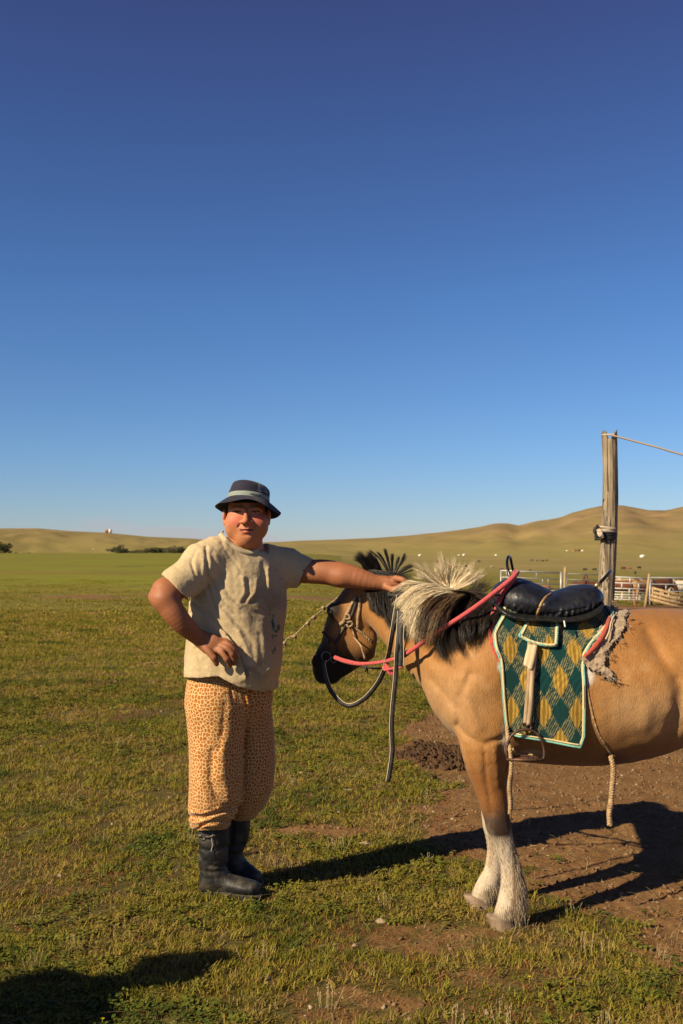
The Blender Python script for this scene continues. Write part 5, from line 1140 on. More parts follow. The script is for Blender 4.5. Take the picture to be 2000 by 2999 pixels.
ob('front_hoop', mesh(*tube([P(1500,1725,4.04), P(1493,1690,4.05), P(1485,1655,4.08), P(1487,1634,4.13), P(1491,1630,4.16), P(1495,1634,4.20), P(1499,1655,4.24), P(1506,1690,4.27), P(1512,1720,4.28)], .0058, 8, 5)), chrome, sad)
ob('rear_hoop', mesh(*tube([P(1742,1722,4.03), P(1760,1703,4.04), P(1776,1686,4.07), P(1787,1674,4.12), P(1789,1671,4.17), P(1787,1674,4.22), P(1776,1688,4.27), P(1745,1722,4.29)], .0060, 8, 5)), chrome, sad)
ob('ferrule', mesh(*tube([P(1744,1718,4.02), P(1754,1708,4.03)], .009, 8, 1)), mat('worn_brass', (.45,.33,.18), .4, metal=.7), sad)
tan = mat('tan_strap_leather', (.42,.26,.10), .6, (.30,.17,.06), 60, .0006, 150)
ob('strap', mesh(*strap(cast_on(SD, dense([(1616,1739),(1600,1749),(1588,1764),(1578,1786),(1573,1806),(1571,1822)]), .0025), .0125, .003)), tan, sad)
ob('strap', mesh(*strap([P(1616,1739,4.13)+np.array((0,0,.0)), P(1628,1733,4.16), P(1622,1736,4.24)], .012, .003, (0,-.3,1))), tan, sad)
ob('cord', mesh(*strap([P(1652,1818,3.915), P(1655,1836,3.895)], .006, .003)), mat('white_cord', (.7,.68,.62), .8), sad)
# little flap of the same weave over the stirrup leather
fl_ = []; nu, nv = 36, 26
for b in np.linspace(0,1,nv):
    row = []
    for a in np.linspace(0,1,nu):
        x = (1545*(1-a)+1634*a)*(1-b)+(1521*(1-a)+1630*a)*b; y = 1822*(1-b)+((1862*(1-a)+1889*a)+11*math.sin(math.pi*a)**.7)*b; row.append((x, y, 0))
    fl_.append(row)
fl_ = np.array(fl_); bl_s = lambda x, z: np.interp(z, [1.05,1.30], [3.85,3.95])
near = BG[:nb1]
def blanket_D(px, py):
    u, v = UNP(near.reshape(-1,3)); out = []
    for a, b in zip(np.ravel(px), np.ravel(py)): k = np.argmin((u-a)**2+(v-b)**2); out.append(near.reshape(-1,3)[k,1])
    return np.array(out).reshape(np.shape(px))
fl_[...,2] = blanket_D(fl_[...,0], fl_[...,1])-.018-.006*np.sin(np.linspace(0,math.pi,nv))[:,None]; fw = PA(fl_)
i, j = np.meshgrid(np.arange(nv-1), np.arange(nu-1), indexing='ij'); F = np.stack([i*nu+j, (i+1)*nu+j, (i+1)*nu+j+1, i*nu+j+1], -1).reshape(-1,4)
fc = weave(fw[...,0]-.026, fw[...,2]+.012)
fo = ob('stirrup_flap', mesh(np.concatenate([fw.reshape(-1,3), fw.reshape(-1,3)+np.array((0,.005,0))]), np.concatenate([F, F[:, ::-1]+nu*nv]), True, np.concatenate([fc.reshape(-1,3)]*2)), wv, sad)
be = np.concatenate([fw[:,0], fw[-1,1:], fw[::-1,-1][1:]]); ob('turquoise_trim', mesh(*tube(be+np.array((0,.001,0)), .0055, 6, 1)), turq, fo)
bi = np.concatenate([fw[:-2,1], fw[-2,1:-1], fw[-2::-1,-2]])-np.array((0,.002,0)); ob('cream_trim', mesh(*strap(bi, .010, .004, (0,-1,0), 1)), cream, fo)
# stirrup
rust = mat('rusty_iron', (.16,.075,.045), .55, (.06,.035,.028), 90, .0008, 160, metal=.5, lo=.4, hi=.6); pale = mat('pale_worn_leather', (.50,.36,.22), .7, (.30,.19,.10), 40, .0008, 90, stretch=(1,1,.2), lo=.4, hi=.62)
def onb(pts, lift): pts = np.array(pts, float); d = blanket_D(pts[:,0], pts[:,1])-lift; return [P(x, y, q) for (x, y), q in zip(pts, d)]
ob('stirrup_leather', mesh(*strap(onb([(1556,1880),(1554,1930),(1549,2000),(1543,2070),(1538,2128)], .014), [.030,.034,.022,.019,.019,.017], .004)), pale, sad)
ob('stirrup_leather', mesh(*strap(onb([(1568,1885),(1563,1940),(1558,2000),(1554,2070),(1548,2124)], .020), [.020,.020,.018,.019,.018], .004)), pale, sad)
wp = mat('pale_wooden_toggle', (.62,.46,.28), .6, (.50,.34,.19), 30, .0006, 80, stretch=(1,1,.2))
S = Sculpt(P(1556,1925,3.83)-.10, P(1556,1925,3.83)+.10, .003); S.chain(onb([(1557,1892),(1549,1925),(1541,1948)], .022), [(.0155,.006),(.017,.008),(.012,.007)], .004, (1,0,0), 4); S.chain(onb([(1568,1892),(1560,1928),(1552,1958)], .028), [(.009,.005),(.010,.006),(.010,.005)], .003, (1,0,0), 4); V, F = S.surf(1); ob('toggle', mesh(V, F), wp, sad)
sd = float(blanket_D([1540], [2128])[0])-.018
sti = ob('stirrup_iron', mesh(*tube([P(1489,2224,sd), P(1484,2212,sd), P(1484,2190,sd), P(1492,2164,sd), P(1508,2146,sd), P(1526,2138,sd), P(1548,2137,sd), P(1568,2145,sd), P(1583,2162,sd), P(1592,2188,sd), P(1594,2212,sd), P(1590,2226,sd)], .0055, 8, 4)), rust, sad)
ob('eye_loop', mesh(*tube([P(1526,2139,sd), P(1523,2126,sd), P(1533,2120,sd), P(1548,2120,sd), P(1556,2127,sd), P(1552,2139,sd)], .0042, 6, 4)), rust, sti)
rg = [P(1540+54*math.cos(a), 2224+3*math.sin(a), sd)+np.array((0,-.050*math.sin(a),.012*math.sin(a))) for a in np.linspace(0,2*math.pi,29)]
ob('tread', mesh(*tube(rg, .0055, 8, 1)), rust, sti)
for d_ in (-.016,.016): ob('tread_bar', mesh(*tube([P(1496,2222,sd)+np.array((0,d_,0)), P(1540,2220,sd)+np.array((0,d_*1.2,.004)), P(1584,2222,sd)+np.array((0,d_,0))], .0045, 6, 3)), rust, sti)
# ---- girth ropes
braid = mat('braided_rawhide', (.50,.34,.18), .75, (.28,.17,.08), 60, .0008, 120)
gi = thing('girth', 'braided rope girth round the belly with two loose ends hanging down', 'girth', (1.0, 4.1, .7))
ob('rope', mesh(*twisted(cast_on(HS, dense([(1711,1960),(1716,1990),(1724,2040),(1737,2100),(1752,2145),(1772,2180),(1787,2206)]), .002), .0045, 3, 60)), braid, gi)
ob('rope', mesh(*twisted(cast_on(HS, dense([(1560,2206),(1640,2222),(1720,2228),(1787,2212)]), .002), .006, 3, 20)), braid, gi) if False else None
ob('ring', mesh(*tube([P(1788,2212,3.955)+np.array((.016*math.cos(a), .008*math.sin(a)*0-.004, .007*math.sin(a))) for a in np.linspace(0,6.283,14)], .003, 6, 1)), rust, gi)
def braided(pts, r, n): 
    return twisted(pts, r, 3, n)
ob('loose_end', mesh(*braided([P(1788,2214,3.95), P(1794,2236,3.95), P(1796,2262,3.95), P(1792,2310,3.95), P(1789,2350,3.95), P(1784,2380,3.95), P(1786,2418,3.95)], .0115, 9)), braid, gi)
ob('loose_end', mesh(*braided([P(1484,2128,3.92), P(1489,2170,3.90), P(1494,2200,3.88), P(1497,2250,3.87), P(1491,2300,3.87), P(1494,2350,3.87), P(1493,2384,3.87)], .0085, 11)), braid, gi)
ob('loose_end', mesh(*strap([P(1497,2190,3.90), P(1500,2260,3.875), P(1497,2310,3.87), P(1501,2350,3.87), P(1497,2380,3.87)], .007, .003, (0,-1,0), 6, .8)), braid, gi)
ob('rope', mesh(*twisted(cast_on(HS, dense([(1500,2194),(1520,2208),(1560,2212)]), .004), .007, 3, 7)), braid, gi)
# ---- halter, bridle, reins, pink lead rope
hemp = mat('worn_hemp', (.42,.30,.17), .85, (.26,.18,.10), 90, .0008, 160); bl = mat('black_strap_leather', (.016,.015,.015), .6, (.055,.048,.042), 50, .0008, 160, lo=.4, hi=.75); selv = mat('pale_strap_edge', (.60,.50,.36), .8)
ha = thing('halter', 'knotted rope halter with frayed end on the cheek of the dun horse', 'halter', tuple(P(1020,1830,4.5)))
def on_head(p, lift=.006, n=14): return cast_on(HS, dense(p, n), lift)
ob('braid', mesh(*twisted(on_head([(1041,1748),(1028,1775),(1014,1803),(1006,1822),(996,1828)]), .0085, 3, 9)), hemp, ha)
ob('braid', mesh(*twisted(on_head([(1055,1748),(1053,1780),(1048,1810),(1047,1838)]), .0075, 3, 10)), hemp, ha)
ob('cheek_strap', mesh(*strap(on_head([(1048,1752),(1038,1780),(1026,1812),(1008,1842),(985,1876)], .006), [.013,.014,.012,.009,.008], .003)), bl, ha)
ob('jaw_rope', mesh(*twisted(on_head([(1014,1808),(1026,1822),(1044,1842),(1062,1856),(1088,1880)], .006), .0065, 2, 7)), hemp, ha)
ob('knot', mesh(*tube([*on_head([(1010,1800),(1022,1802),(1024,1812),(1012,1812),(1010,1804)], .012, 12)], .0055, 6, 2)), hemp, ha)
ob('knot', mesh(*tube([*on_head([(1016,1824),(1028,1820),(1032,1830),(1020,1836),(1016,1828)], .012, 12)], .0055, 6, 2)), hemp, ha)
ob('loose_end', mesh(*tube(np.vstack([on_head([(1026,1832),(1034,1850),(1038,1868)], .010, 8), PA([(1056,1890,4.44),(1064,1912,4.44),(1069,1930,4.445)])]), [.0038,.0036,.0036,.004,.006], 6, 3)), hemp, ha)
ob('noseband', mesh(*tube(on_head([(944,1850),(955,1862),(968,1872),(985,1880),(1000,1852),(1014,1828)], .004, 22), .0062, 6, 2)), bl, ha)
ob('noseband', mesh(*tube(on_head([(985,1878),(984,1895),(990,1912),(1000,1930)], .004, 12), .005, 6, 2)), bl, ha)
br = thing('bridle', 'dark bridle with bit ring and black leather reins looping below the muzzle', 'bridle', tuple(P(955,1900,4.5)))
cr = P(955,1920,4.485)
steel = mat('dull_bit_steel', (.20,.20,.21), .4, metal=.9)
for s_ in (1, -1): ob('bit_ring', mesh(*tube([P(956,1918,4.62)+np.array((.021*math.cos(a), -s_*.066, .021*math.sin(a))) for a in np.linspace(0,6.283,20)], .0032, 6, 1)), steel, br)
ob('bit_ring', mesh(*tube([P(977,1928,4.62)+np.array((.012*math.cos(a), -.056, .014*math.sin(a))) for a in np.linspace(0,6.283,16)], .003, 6, 1)), steel, br)
ob('cheek_strap', mesh(*strap(on_head([(958,1904),(962,1885),(966,1872)], .005), .011, .003)), bl, br)
def rein(pts, w, name='rein', edge=-1, nrm=(0,-1,0)):
    p = np.array([P(*a) for a in pts]); o = ob(name, mesh(*strap(p, w, .0032, nrm, 7)), bl, br)
    q = spline(p, 7); t = np.gradient(q, axis=0); t /= np.linalg.norm(t, axis=1)[:,None]; sdv = np.cross(t, np.broadcast_to(np.array(nrm, float), t.shape)); sdv /= np.linalg.norm(sdv, axis=1)[:,None]
    ob('stitched_edge', mesh(*strap(q+edge*sdv*w*.46-np.array((0,.0018,0)), .0028, .0028, nrm, 1)), selv, o); return o
rein([(1168,1745,4.30),(1160,1785,4.22),(1153,1830,4.20),(1145,1880,4.22),(1137,1920,4.28),(1120,1975,4.34),(1094,2018,4.38),(1062,2050,4.42),(1030,2066,4.45),(1005,2062,4.46),(980,2038,4.47),(962,2008,4.48),(952,1975,4.49),(947,1945,4.50),(950,1932,4.51)], .020, edge=1)
rein([(1170,1790,4.15),(1168,1840,4.14),(1163,1900,4.12),(1160,1960,4.13),(1156,2010,4.13),(1150,2070,4.13),(1147,2120,4.13),(1148,2160,4.13),(1149,2200,4.13),(1143,2250,4.13),(1136,2290,4.13)], .019, 'rein_end', edge=1)
rein([(1176,1792,4.14),(1176,1830,4.13),(1174,1870,4.125),(1175,1915,4.12),(1174,1952,4.12)], .022, 'rein_end', edge=-1)
ob('crownpiece', mesh(*strap(on_body(np.array([(1136,1742,4.4),(1160,1744,4.4),(1185,1738,4.4),(1198,1724,4.4)]), .045), .013, .004)), bl, br)
ob('throat_lash', mesh(*tube([P(1056,1950,4.50), P(1080,1955,4.47), P(1110,1958,4.42), P(1145,1956,4.35)], .0045, 6, 4)), bl, br)
ob('lash_end', mesh(*tube([P(1074,1952,4.47), P(1072,1962,4.47), P(1068,1968,4.47)], .003, 5, 3)), bl, br); ob('lash_end', mesh(*tube([P(1076,1952,4.47), P(1076,1966,4.47), P(1078,1974,4.47)], .003, 5, 3)), bl, br)
pink = mat('pink_braided_rope', (.58,.085,.085), .85, (.40,.045,.055), 160, .0015, 220, sheen=.2)
pr = thing('lead_rope', 'thick pink rope running from the bit up to the front of the saddle', 'rope', tuple(P(1200,1910,4.1)))
ob('rope', mesh(*tube([P(980,1925,4.51), P(1010,1936,4.48), P(1050,1944,4.44), P(1095,1942,4.38), P(1140,1934,4.28), P(1180,1920,4.16), P(1215,1898,4.09), P(1260,1866,4.05), P(1310,1832,4.00), P(1360,1800,3.985), P(1410,1765,3.985), P(1455,1730,4.0), P(1490,1702,4.01), P(1508,1684,4.03), P(1514,1676,4.08), P(1508,1676,4.18)], [.0095,.0105,.0075,.0085,.009,.0095,.010,.0105,.0105,.011,.011,.0115], 9, 6)), pink, pr)
ob('rope', mesh(*tube([P(1508,1690,4.04), P(1492,1712,4.03), P(1474,1736,4.03), P(1460,1762,4.02), P(1452,1785,4.0)], [.010,.010,.011,.011,.009], 8, 5)), pink, pr)
ob('knot', mesh(*tube([P(1128,1944,4.31), P(1138,1956,4.30), P(1146,1966,4.29), P(1152,1975,4.29), P(1146,1976,4.29), P(1138,1968,4.29), P(1134,1956,4.30), P(1124,1954,4.31), P(1128,1962,4.30), P(1150,1958,4.27), P(1166,1956,4.24), P(1178,1952,4.20)], .0062, 7, 5)), pink, pr)
ob('binding', mesh(*tube([P(1182,1919,4.157), P(1194,1911,4.13)], .0118, 9, 1)), bl, pr)
ob('binding', mesh(*tube([P(1448,1744,4.02), P(1470,1742,4.00)], .004, 6, 1)), bl, pr)
# ================================================================ hitching post, ropes, corral, animals, distant things
wood = mat('grey_weathered_wood', (.34,.27,.18), .9, (.085,.060,.040), 46, .014, 50, stretch=(1,1,.07), lo=.42, hi=.62)
wood2 = mat('yellowed_plank_wood', (.46,.31,.16), .85, (.28,.18,.09), 9, .004, 20, stretch=(1,1,.3))
rope_m = mat('pale_line', (.50,.40,.30), .9); strapk = mat('black_webbing', (.012,.012,.012), .7)
PD = 9.0
def bp_(px, py): return P(px, py, PD)
zb = float(ground_h(*P(1755,2100,PD)[:2]))
S = Sculpt((P(1700,1500,PD)[0], PD-.16, zb-.05), (P(1850,1500,PD)[0], PD+.16, P(1790,1245,PD)[2]), .011)
cx = [(1752,2140,.082),(1764,1900,.080),(1771,1780,.079),(1777,1690,.077),(1781,1600,.075),(1785,1500,.073),(1787,1400,.0705),(1785,1320,.072),(1784,1250,.074)]
S.chain([P(a,b,PD) for a,b,_ in cx], [(r*.97,r*.97) for _,_,r in cx], .01, SIDE, 4)
S.chain([P(1779,1245,PD-.1), P(1792,1252,PD), P(1794,1268,PD+.05)], [.012,.012,.010], .02, mode='s'); S.ell(P(1784,1256,PD), (.022,.25,.050), .02, mode='s'); S.ell(P(1752,1250,PD), (.03,.2,.03), .02, mode='s')
def fn(p):
    a = np.arctan2(p[:,1]-PD, p[:,0]-P(1781,1500,PD)[0]); u, v = UNP(p)
    g = fbm(np.stack([np.cos(a)*3.0, np.sin(a)*3.0, p[:,2]*.6], 1), 3, 5); o = -.011*g-.004*fbm(p*np.array((40,40,7)), 2, 6)
    o += .022*np.exp(-((u-np.interp(v, [1250,1500,1600,1780], [1781,1781,1773,1757]))/1.2)**2)*(p[:,1] < PD)+.010*np.exp(-((u-np.interp(v,[1250,1400,1780],[1789,1792,1778]))/1.5)**2)*(v<1420)
    for a_, b_, r_ in ((1772,1505,2.2),(1770,1468,1.5),(1779,1702,1.8),(1776,1727,2.4),(1765,1340,2)): o += .03*np.exp(-(((u-a_)/r_)**2+((v-b_)/(r_*2.2))**2))*(p[:,1] < PD)
    return o
S.band(fn, .04); ii_ = np.nonzero(S.g < .05); pp = S.lo+S.h*np.stack(ii_, 1); uu, vv = UNP(pp)
S.g[ii_] = np.maximum(S.g[ii_], (np.interp(uu, [1755,1768,1776,1781,1790,1798,1806,1812], [1270,1260,1264,1284,1284,1268,1257,1260])-vv)*PD/FPX); V, F = S.surf(1)
post = thing('hitching_post', 'tall weathered split-topped wooden post standing behind the saddle', 'post', (float(P(1752,2140,PD)[0]), PD, zb))
ob('trunk', mesh(V, F), wood, post)
ln = thing('overhead_line', 'pale line tied round the tall post and running off to the right', 'rope', tuple(P(1790,1275,PD)))
ob('cord', mesh(*tube([P(1783,1273,PD-.085), P(1800,1277,PD-.09), P(1850,1290,PD-.09), P(1925,1310,PD-.1), P(2000,1332,PD-.1), P(2300,1412,PD-.1), P(2900,1480,PD)], .0085, 6, 5)), rope_m, ln)
ob('loop', mesh(*tube([P(1783,1273,PD-.085), P(1806,1274,PD), P(1790,1272,PD+.085), P(1764,1273,PD), P(1783,1273,PD-.085)], .007, 6, 4)), rope_m, ln)
tw = thing('rope_lashing', 'pale rope and black strap lashed round the middle of the tall post', 'rope', tuple(P(1775,1555,PD)))
def ring(py, r, m, name, th=.0085, cxp=1772, tilt=0, **k):
    pts = [P(cxp, py, PD)+np.array((r*math.cos(a), r*math.sin(a), tilt*math.cos(a))) for a in np.linspace(0,2*math.pi,17)]; ob(name, mesh(*tube(pts, th, 6, 2)), m, tw)
ring(1546,.090,rope_m,'coil',.009,1774,-.012); ring(1551,.092,rope_m,'coil',.008,1774,.006); ring(1556,.090,rope_m,'coil',.008,1774,-.006)
for k, py in enumerate((1561,1567,1573,1578)): ring(py,.088,strapk,'black_strap',.0115,1773,.008*(k%2)-.004)
ob('black_strap', mesh(*tube([P(1752,1562,PD-.05), P(1744,1560,PD-.08), P(1741,1553,PD-.08), P(1747,1544,PD-.08), P(1751,1537,PD-.07)], [.012,.016,.014,.016,.006], 7, 4)), strapk, tw)
ob('knot', mesh(*tube([P(1752,1562,PD-.10), P(1757,1552,PD-.12), P(1762,1560,PD-.12), P(1758,1570,PD-.12), P(1753,1562,PD-.11), P(1762,1566,PD-.12), P(1765,1575,PD-.11)], .014, 7, 4)), rope_m, tw)
# frayed rope stretched behind the man
fr = thing('frayed_rope', 'frayed rope with ragged knots stretched behind the man towards the horse head', 'rope', tuple(P(890,1835,5.0)))
rp_ = [P(690,2440,4.95), P(752,2010,4.95), P(830,1884,4.95), P(868,1856,4.95), P(905,1818,4.96), P(950,1782,4.98), P(1010,1735,5.0), P(1090,1690,5.1)]
ob('rope', mesh(*twisted(rp_, .0045, 2, 50)), hemp, fr)
for a, b in ((832,1884),(862,1864),(900,1826),(918,1808),(946,1780)):
    ob('rag', mesh(*tube([P(a-6,b+3,4.94), P(a,b-1,4.93), P(a+4,b+2,4.94), P(a+1,b+12,4.94)], [.003,.009,.008,.002], 6, 3)), hemp, fr)
pg = rp_[0]*np.array((1,1,0)); ob('peg', mesh(*tube([pg+np.array((0,0,-.05)), rp_[0]+np.array((0,0,.02))], [.016,.014], 7, 1)), wood, fr)
# ---------------------------------------------------------------- corral
galv = mat('galvanised_tube', (.50,.50,.50), .45, (.38,.38,.39), 6, metal=.35); galv2 = mat('white_painted_rail', (.58,.56,.52), .6); galvd = mat('dull_grey_rail', (.20,.20,.21), .5, metal=.4)
FD = 47.0
def rail(parent, x0, y0, x1, y1, r=.025, D0=FD, D1=FD, m=galv, name='rail'): ob(name, mesh(*tube([P(x0,y0,D0), P(x1,y1,D1)], r, 6, 1)), m, parent)
def gpost(px, py_top, px_b, py_b, D, r, m, label, name='corral_post', cat='post', grp='posts of the corral fence'):
    t = P(px, py_top, D); b = P(px_b, py_b, D); zg = float(ground_h(b[0], b[1])); b = b.copy(); b[2] = zg-.1
    o = ob(name, mesh(*tube([b, (b+t)/2+np.array((.01,0,0)), t], [r*1.08, r, r*.9], 8, 2)), m); tag(o, label, cat, grp); return o
g1 = thing('tube_fence', 'silver tube corral panel seen above the front of the saddle', 'fence', tuple(P(1555,1765,FD)*np.array((1,1,0))), 'tube panels of the corral')
for k, (a, b) in enumerate(((1671,1678),(1690,1697),(1706,1712),(1719,1724),(1732,1736),(1746,1749),(1758,1760))): rail(g1, 1467, a, 1643, b, .034 if k == 0 else .022)
rail(g1, 1467,1668,1467,1768,.034,name='upright'); rail(g1, 1643,1675,1643,1770,.052,name='upright')
for x, a, b in ((1483,1672,1691),(1571,1676,1694),(1589,1694,1711),(1605,1695,1711),(1571,1709,1723),(1500,1690,1706),(1530,1720,1735)): rail(g1, x, a, x, b, .018, name='stay')
gpost(1655,1660,1652,1770,46.5,.075,wood2,'thick brown wooden fence post just left of the tall post')
g2 = thing('tube_fence', 'dull grey tube panel between the brown post and the tall post', 'fence', tuple(P(1710,1765,48)*np.array((1,1,0))), 'tube panels of the corral')
for a, b in ((1680,1684),(1697,1700),(1712,1714),(1726,1728),(1740,1742),(1754,1756)): rail(g2, 1660, a, 1780, b, .022, 48, 48, galvd)
rail(g2, 1780,1682,1780,1768,.03,48,48,galvd,'upright'); rail(g2, 1660,1679,1660,1768,.03,48,48,galvd,'upright')
g3 = thing('corral_gate', 'white painted tube gate right of the tall post', 'gate', tuple(P(1840,1765,FD)*np.array((1,1,0))), 'tube panels of the corral')
for a, b, r in ((1689,1694,.042),(1706,1711,.040),(1722,1727,.036),(1732,1736,.026),(1740,1745,.036),(1747,1752,.026),(1754,1759,.036)): rail(g3, 1783, a, 1903, b, r*.75, m=galv2)
rail(g3, 1783,1688,1783,1766,.04,m=galv2,name='upright'); rail(g3, 1903,1692,1903,1770,.04,m=galv2,name='upright')
for x, a, b in ((1821,1708,1724),(1845,1692,1708),(1843,1725,1741),(1821,1741,1757),(1809,1747,1755),(1844,1748,1757),(1864,1748,1757),(1870,1709,1724)): rail(g3, x, a, x, b, .03, m=galv2, name='stay')
gpost(1902,1680,1888,1773,46.2,.068,wood2,'leaning pale wooden post at the end of the white gate')
g4 = thing('tube_fence', 'grey tube panel behind the leaning planks at the right edge', 'fence', tuple(P(1950,1765,48)*np.array((1,1,0))), 'tube panels of the corral')
for a, b, r in ((1692,1695,.042),(1711,1714,.026),(1732,1734,.026),(1748,1750,.026),(1758,1760,.026)): rail(g4, 1906, a, 2200, b, r, 47.6, 47.6, galvd)
for x, a, b in ((1905,1690,1772),(2100,1690,1772)): rail(g4, x, a, x, b, .045, 47.6, 47.6, galv, 'upright')
for x, a, b in ((1973,1694,1712),(1994,1713,1733),(1950,1713,1733),(2040,1694,1712)): rail(g4, x, a, x, b, .024, 47.6, 47.6, galv, 'stay')
pl_ = thing('plank_ramp', 'slanting rack of pale rough planks at the right end of the corral', 'ramp', tuple(P(1960,1770,45.5)*np.array((1,1,0))))
for k, (a, b, c_, d) in enumerate(((1911,1723,2030,1754),(1912,1735,2030,1768),(1903,1744,2030,1778),(1899,1754,2030,1788))):
    p0, p1 = P(a,b,45.4-.03*k), P(c_,d,45.0-.03*k); L_ = np.linalg.norm(p1-p0); ang = math.atan2(p1[2]-p0[2], p1[0]-p0[0]); ca, sa = math.cos(ang), math.sin(ang)
    v, f = box((0,0,0), (L_, .05, .115)); v = np.stack([v[:,0]*ca-v[:,2]*sa, v[:,1], v[:,0]*sa+v[:,2]*ca], 1)+(p0+p1)/2; ob('plank', mesh(v, f, False), wood2, pl_)
for a, b, c_ in ((1912,1722,1760),(1936,1728,1768),(1990,1742,1785)):
    p0, p1 = P(a,b,45.5), P(a,c_,45.5); v, f = box((p0+p1)/2, (.09,.09,p0[2]-p1[2]+.1)); ob('support', mesh(v, f, False), wood2, pl_)
# ---------------------------------------------------------------- small horses and cattle (low detail, they are a few pixels tall)
def beast(kind, h=.035):
    S = Sculpt((-1.5,-.45,-.02), (1.3,.45,1.75), h); E = lambda *a: np.array(a, float)
    if kind == 'horse':
        S.chain([E(-.55,0,.98), E(-.2,0,.95), E(.25,0,.93), E(.62,0,1.0)], [(.19,.25),(.25,.30),(.26,.30),(.22,.25)], .05, (0,1,0))
        neck = [E(-.55,0,1.1), E(-.85,0,1.0), E(-1.05,0,.78)]; S.chain(neck, [(.12,.22),(.09,.16),(.07,.12)], .06, (0,1,0)); S.chain([E(-1.0,0,.84), E(-1.12,0,.60), E(-1.17,0,.42)], [(.08,.11),(.06,.09),(.05,.06)], .03, (0,1,0))
        for s in (-1,1): S.chain([E(-1.0,s*.05,.93), E(-.98,s*.06,1.03)], [.03,.012], .02)
        lg = [(-.45,.14,.9),(-.50,-.14,.9),(.58,.14,.95),(.50,-.14,.95)]
    elif kind == 'alert':
        S.chain([E(-.55,0,.98), E(-.2,0,.95), E(.25,0,.93), E(.62,0,1.0)], [(.19,.25),(.25,.30),(.26,.30),(.22,.25)], .05, (0,1,0))
        S.chain([E(-.55,0,1.1), E(-.80,0,1.32), E(-.92,0,1.5)], [(.12,.22),(.09,.15),(.07,.11)], .06, (0,1,0)); S.chain([E(-.90,0,1.52), E(-1.08,0,1.38), E(-1.2,0,1.27)], [(.08,.11),(.06,.08),(.05,.06)], .03, (0,1,0))
        for s in (-1,1): S.chain([E(-.87,s*.05,1.6), E(-.85,s*.06,1.7)], [.03,.012], .02)
        lg = [(-.45,.14,.9),(-.50,-.14,.9),(.58,.14,.95),(.50,-.14,.95)]
    else:
        S.chain([E(-.6,0,.92), E(-.2,0,.88), E(.3,0,.88), E(.7,0,.95)], [(.2,.28),(.28,.33),(.28,.32),(.22,.25)], .05, (0,1,0)); S.chain([E(-.6,0,.98), E(-.9,0,.85), E(-1.05,0,.62)], [(.12,.2),(.11,.15),(.08,.1)], .05, (0,1,0))
        for s in (-1,1): S.chain([E(-.93,s*.08,.97), E(-.92,s*.2,1.04), E(-.95,s*.22,1.12)], [.03,.022,.01], .01)
        lg = [(-.5,.16,.8),(-.5,-.16,.8),(.6,.16,.85),(.6,-.16,.85)]
    for x, y, z in lg:
        b = .06 if x > 0 else 0; S.chain([E(x,y,z), E(x+b*1.2,y,.55), E(x+b,y,.28), E(x-.02,y,.02)], [(.13,.09),(.065,.06),(.045,.042),(.06,.055)], .05, (0,1,0))
    V, F = S.surf(1)
    tlv, tlf = tube([E(.80,0,1.12), E(.93,0,.95), E(.93,0,.6), E(.90,0,.38)], [.03,.05,.06,.02] if kind != 'cow' else [.02,.015,.015,.04], 6, 3)
    mn = None
    if kind == 'horse': mn = tube([E(-.45,0,1.30), E(-.72,0,1.22), E(-.98,0,1.02), E(-1.06,0,.88)], [.02,.07,.075,.03], 6, 3, .5)
    if kind == 'alert': mn = tube([E(-.42,0,1.30), E(-.62,0,1.42), E(-.80,0,1.62), E(-.9,0,1.66)], [.02,.07,.075,.04], 6, 3, .5)
    return mesh(V, F), mesh(tlv, tlf), (mesh(*mn) if mn else None)
KIND = {k: beast(k) for k in ('horse','alert','cow')}
CM = {'bay': mat('bay_coat', (.105,.033,.014), .6), 'chestnut': mat('chestnut_coat', (.20,.065,.02), .6), 'dun': mat('dun_coat', (.36,.19,.07), .65), 'white': mat('dirty_white_coat', (.60,.52,.42), .7), 'black': mat('black_coat', (.015,.013,.012), .6), 'red': mat('red_coat', (.27,.085,.03), .7), 'cream': mat('cream_coat', (.45,.35,.22), .7)}
DK = mat('dark_mane', (.02,.014,.011), .6)
def animal(kind, px, py, size, rot, coatk, label, group, D=None, mane='dark', parts=True, name=None):
    """px,py: feet; size scales a 1.35 m animal"""
    if D is None: p = land_at(px, py)
    else:
        q = P(px, py, D); p = np.array((q[0], q[1], float(terrain_z(q[0], q[1]))))
    bm, tm, mm = KIND[kind]; cat = 'cow' if kind == 'cow' else 'horse'; o = thing(name or ('cow' if kind == 'cow' else 'grazing_horse'), label, cat, p, group); o.rotation_euler = (0,0,R(rot)); o.scale = (size,)*3
    for nm, m_, mt in (('body', bm, CM[coatk]), ('tail', tm, DK if mane == 'dark' else CM[mane]), ('mane', mm, DK if mane == 'dark' else CM[mane])):
        if m_ is None: continue
        c = bpy.data.objects.new(nm, m_); COL.objects.link(c); c.parent = o
        if not m_.materials: m_.materials.append(mt)
        c.material_slots[0].link = 'OBJECT'; c.material_slots[0].material = mt
    return o, p
GH = 'horses standing behind the corral'
animal('alert', 1697,1768,.92, 100, 'bay', 'dark bay horse seen from behind left of the tall post', GH, 50)
animal('horse', 1735,1768,.92, 185, 'bay', 'dark bay horse half hidden behind the tall post', GH, 52)
animal('horse', 1832,1764,.98, 182, 'chestnut', 'chestnut horse grazing behind the white gate', GH, 50)
animal('horse', 1846,1758,1.0, 5, 'cream', 'white horse behind the chestnut one at the white gate', GH, 58, mane='cream')
animal('horse', 1885,1769,.98, 215, 'dun', 'dun horse with dark tail between white gate and leaning post', GH, 48.6)
animal('horse', 1925,1768,1.0, 190, 'bay', 'dark bay horse with lowered head behind the planks', GH, 51)
animal('horse', 1956,1768,.95, 175, 'dun', 'dun horse behind the dark bay one near the plank rack', GH, 53)
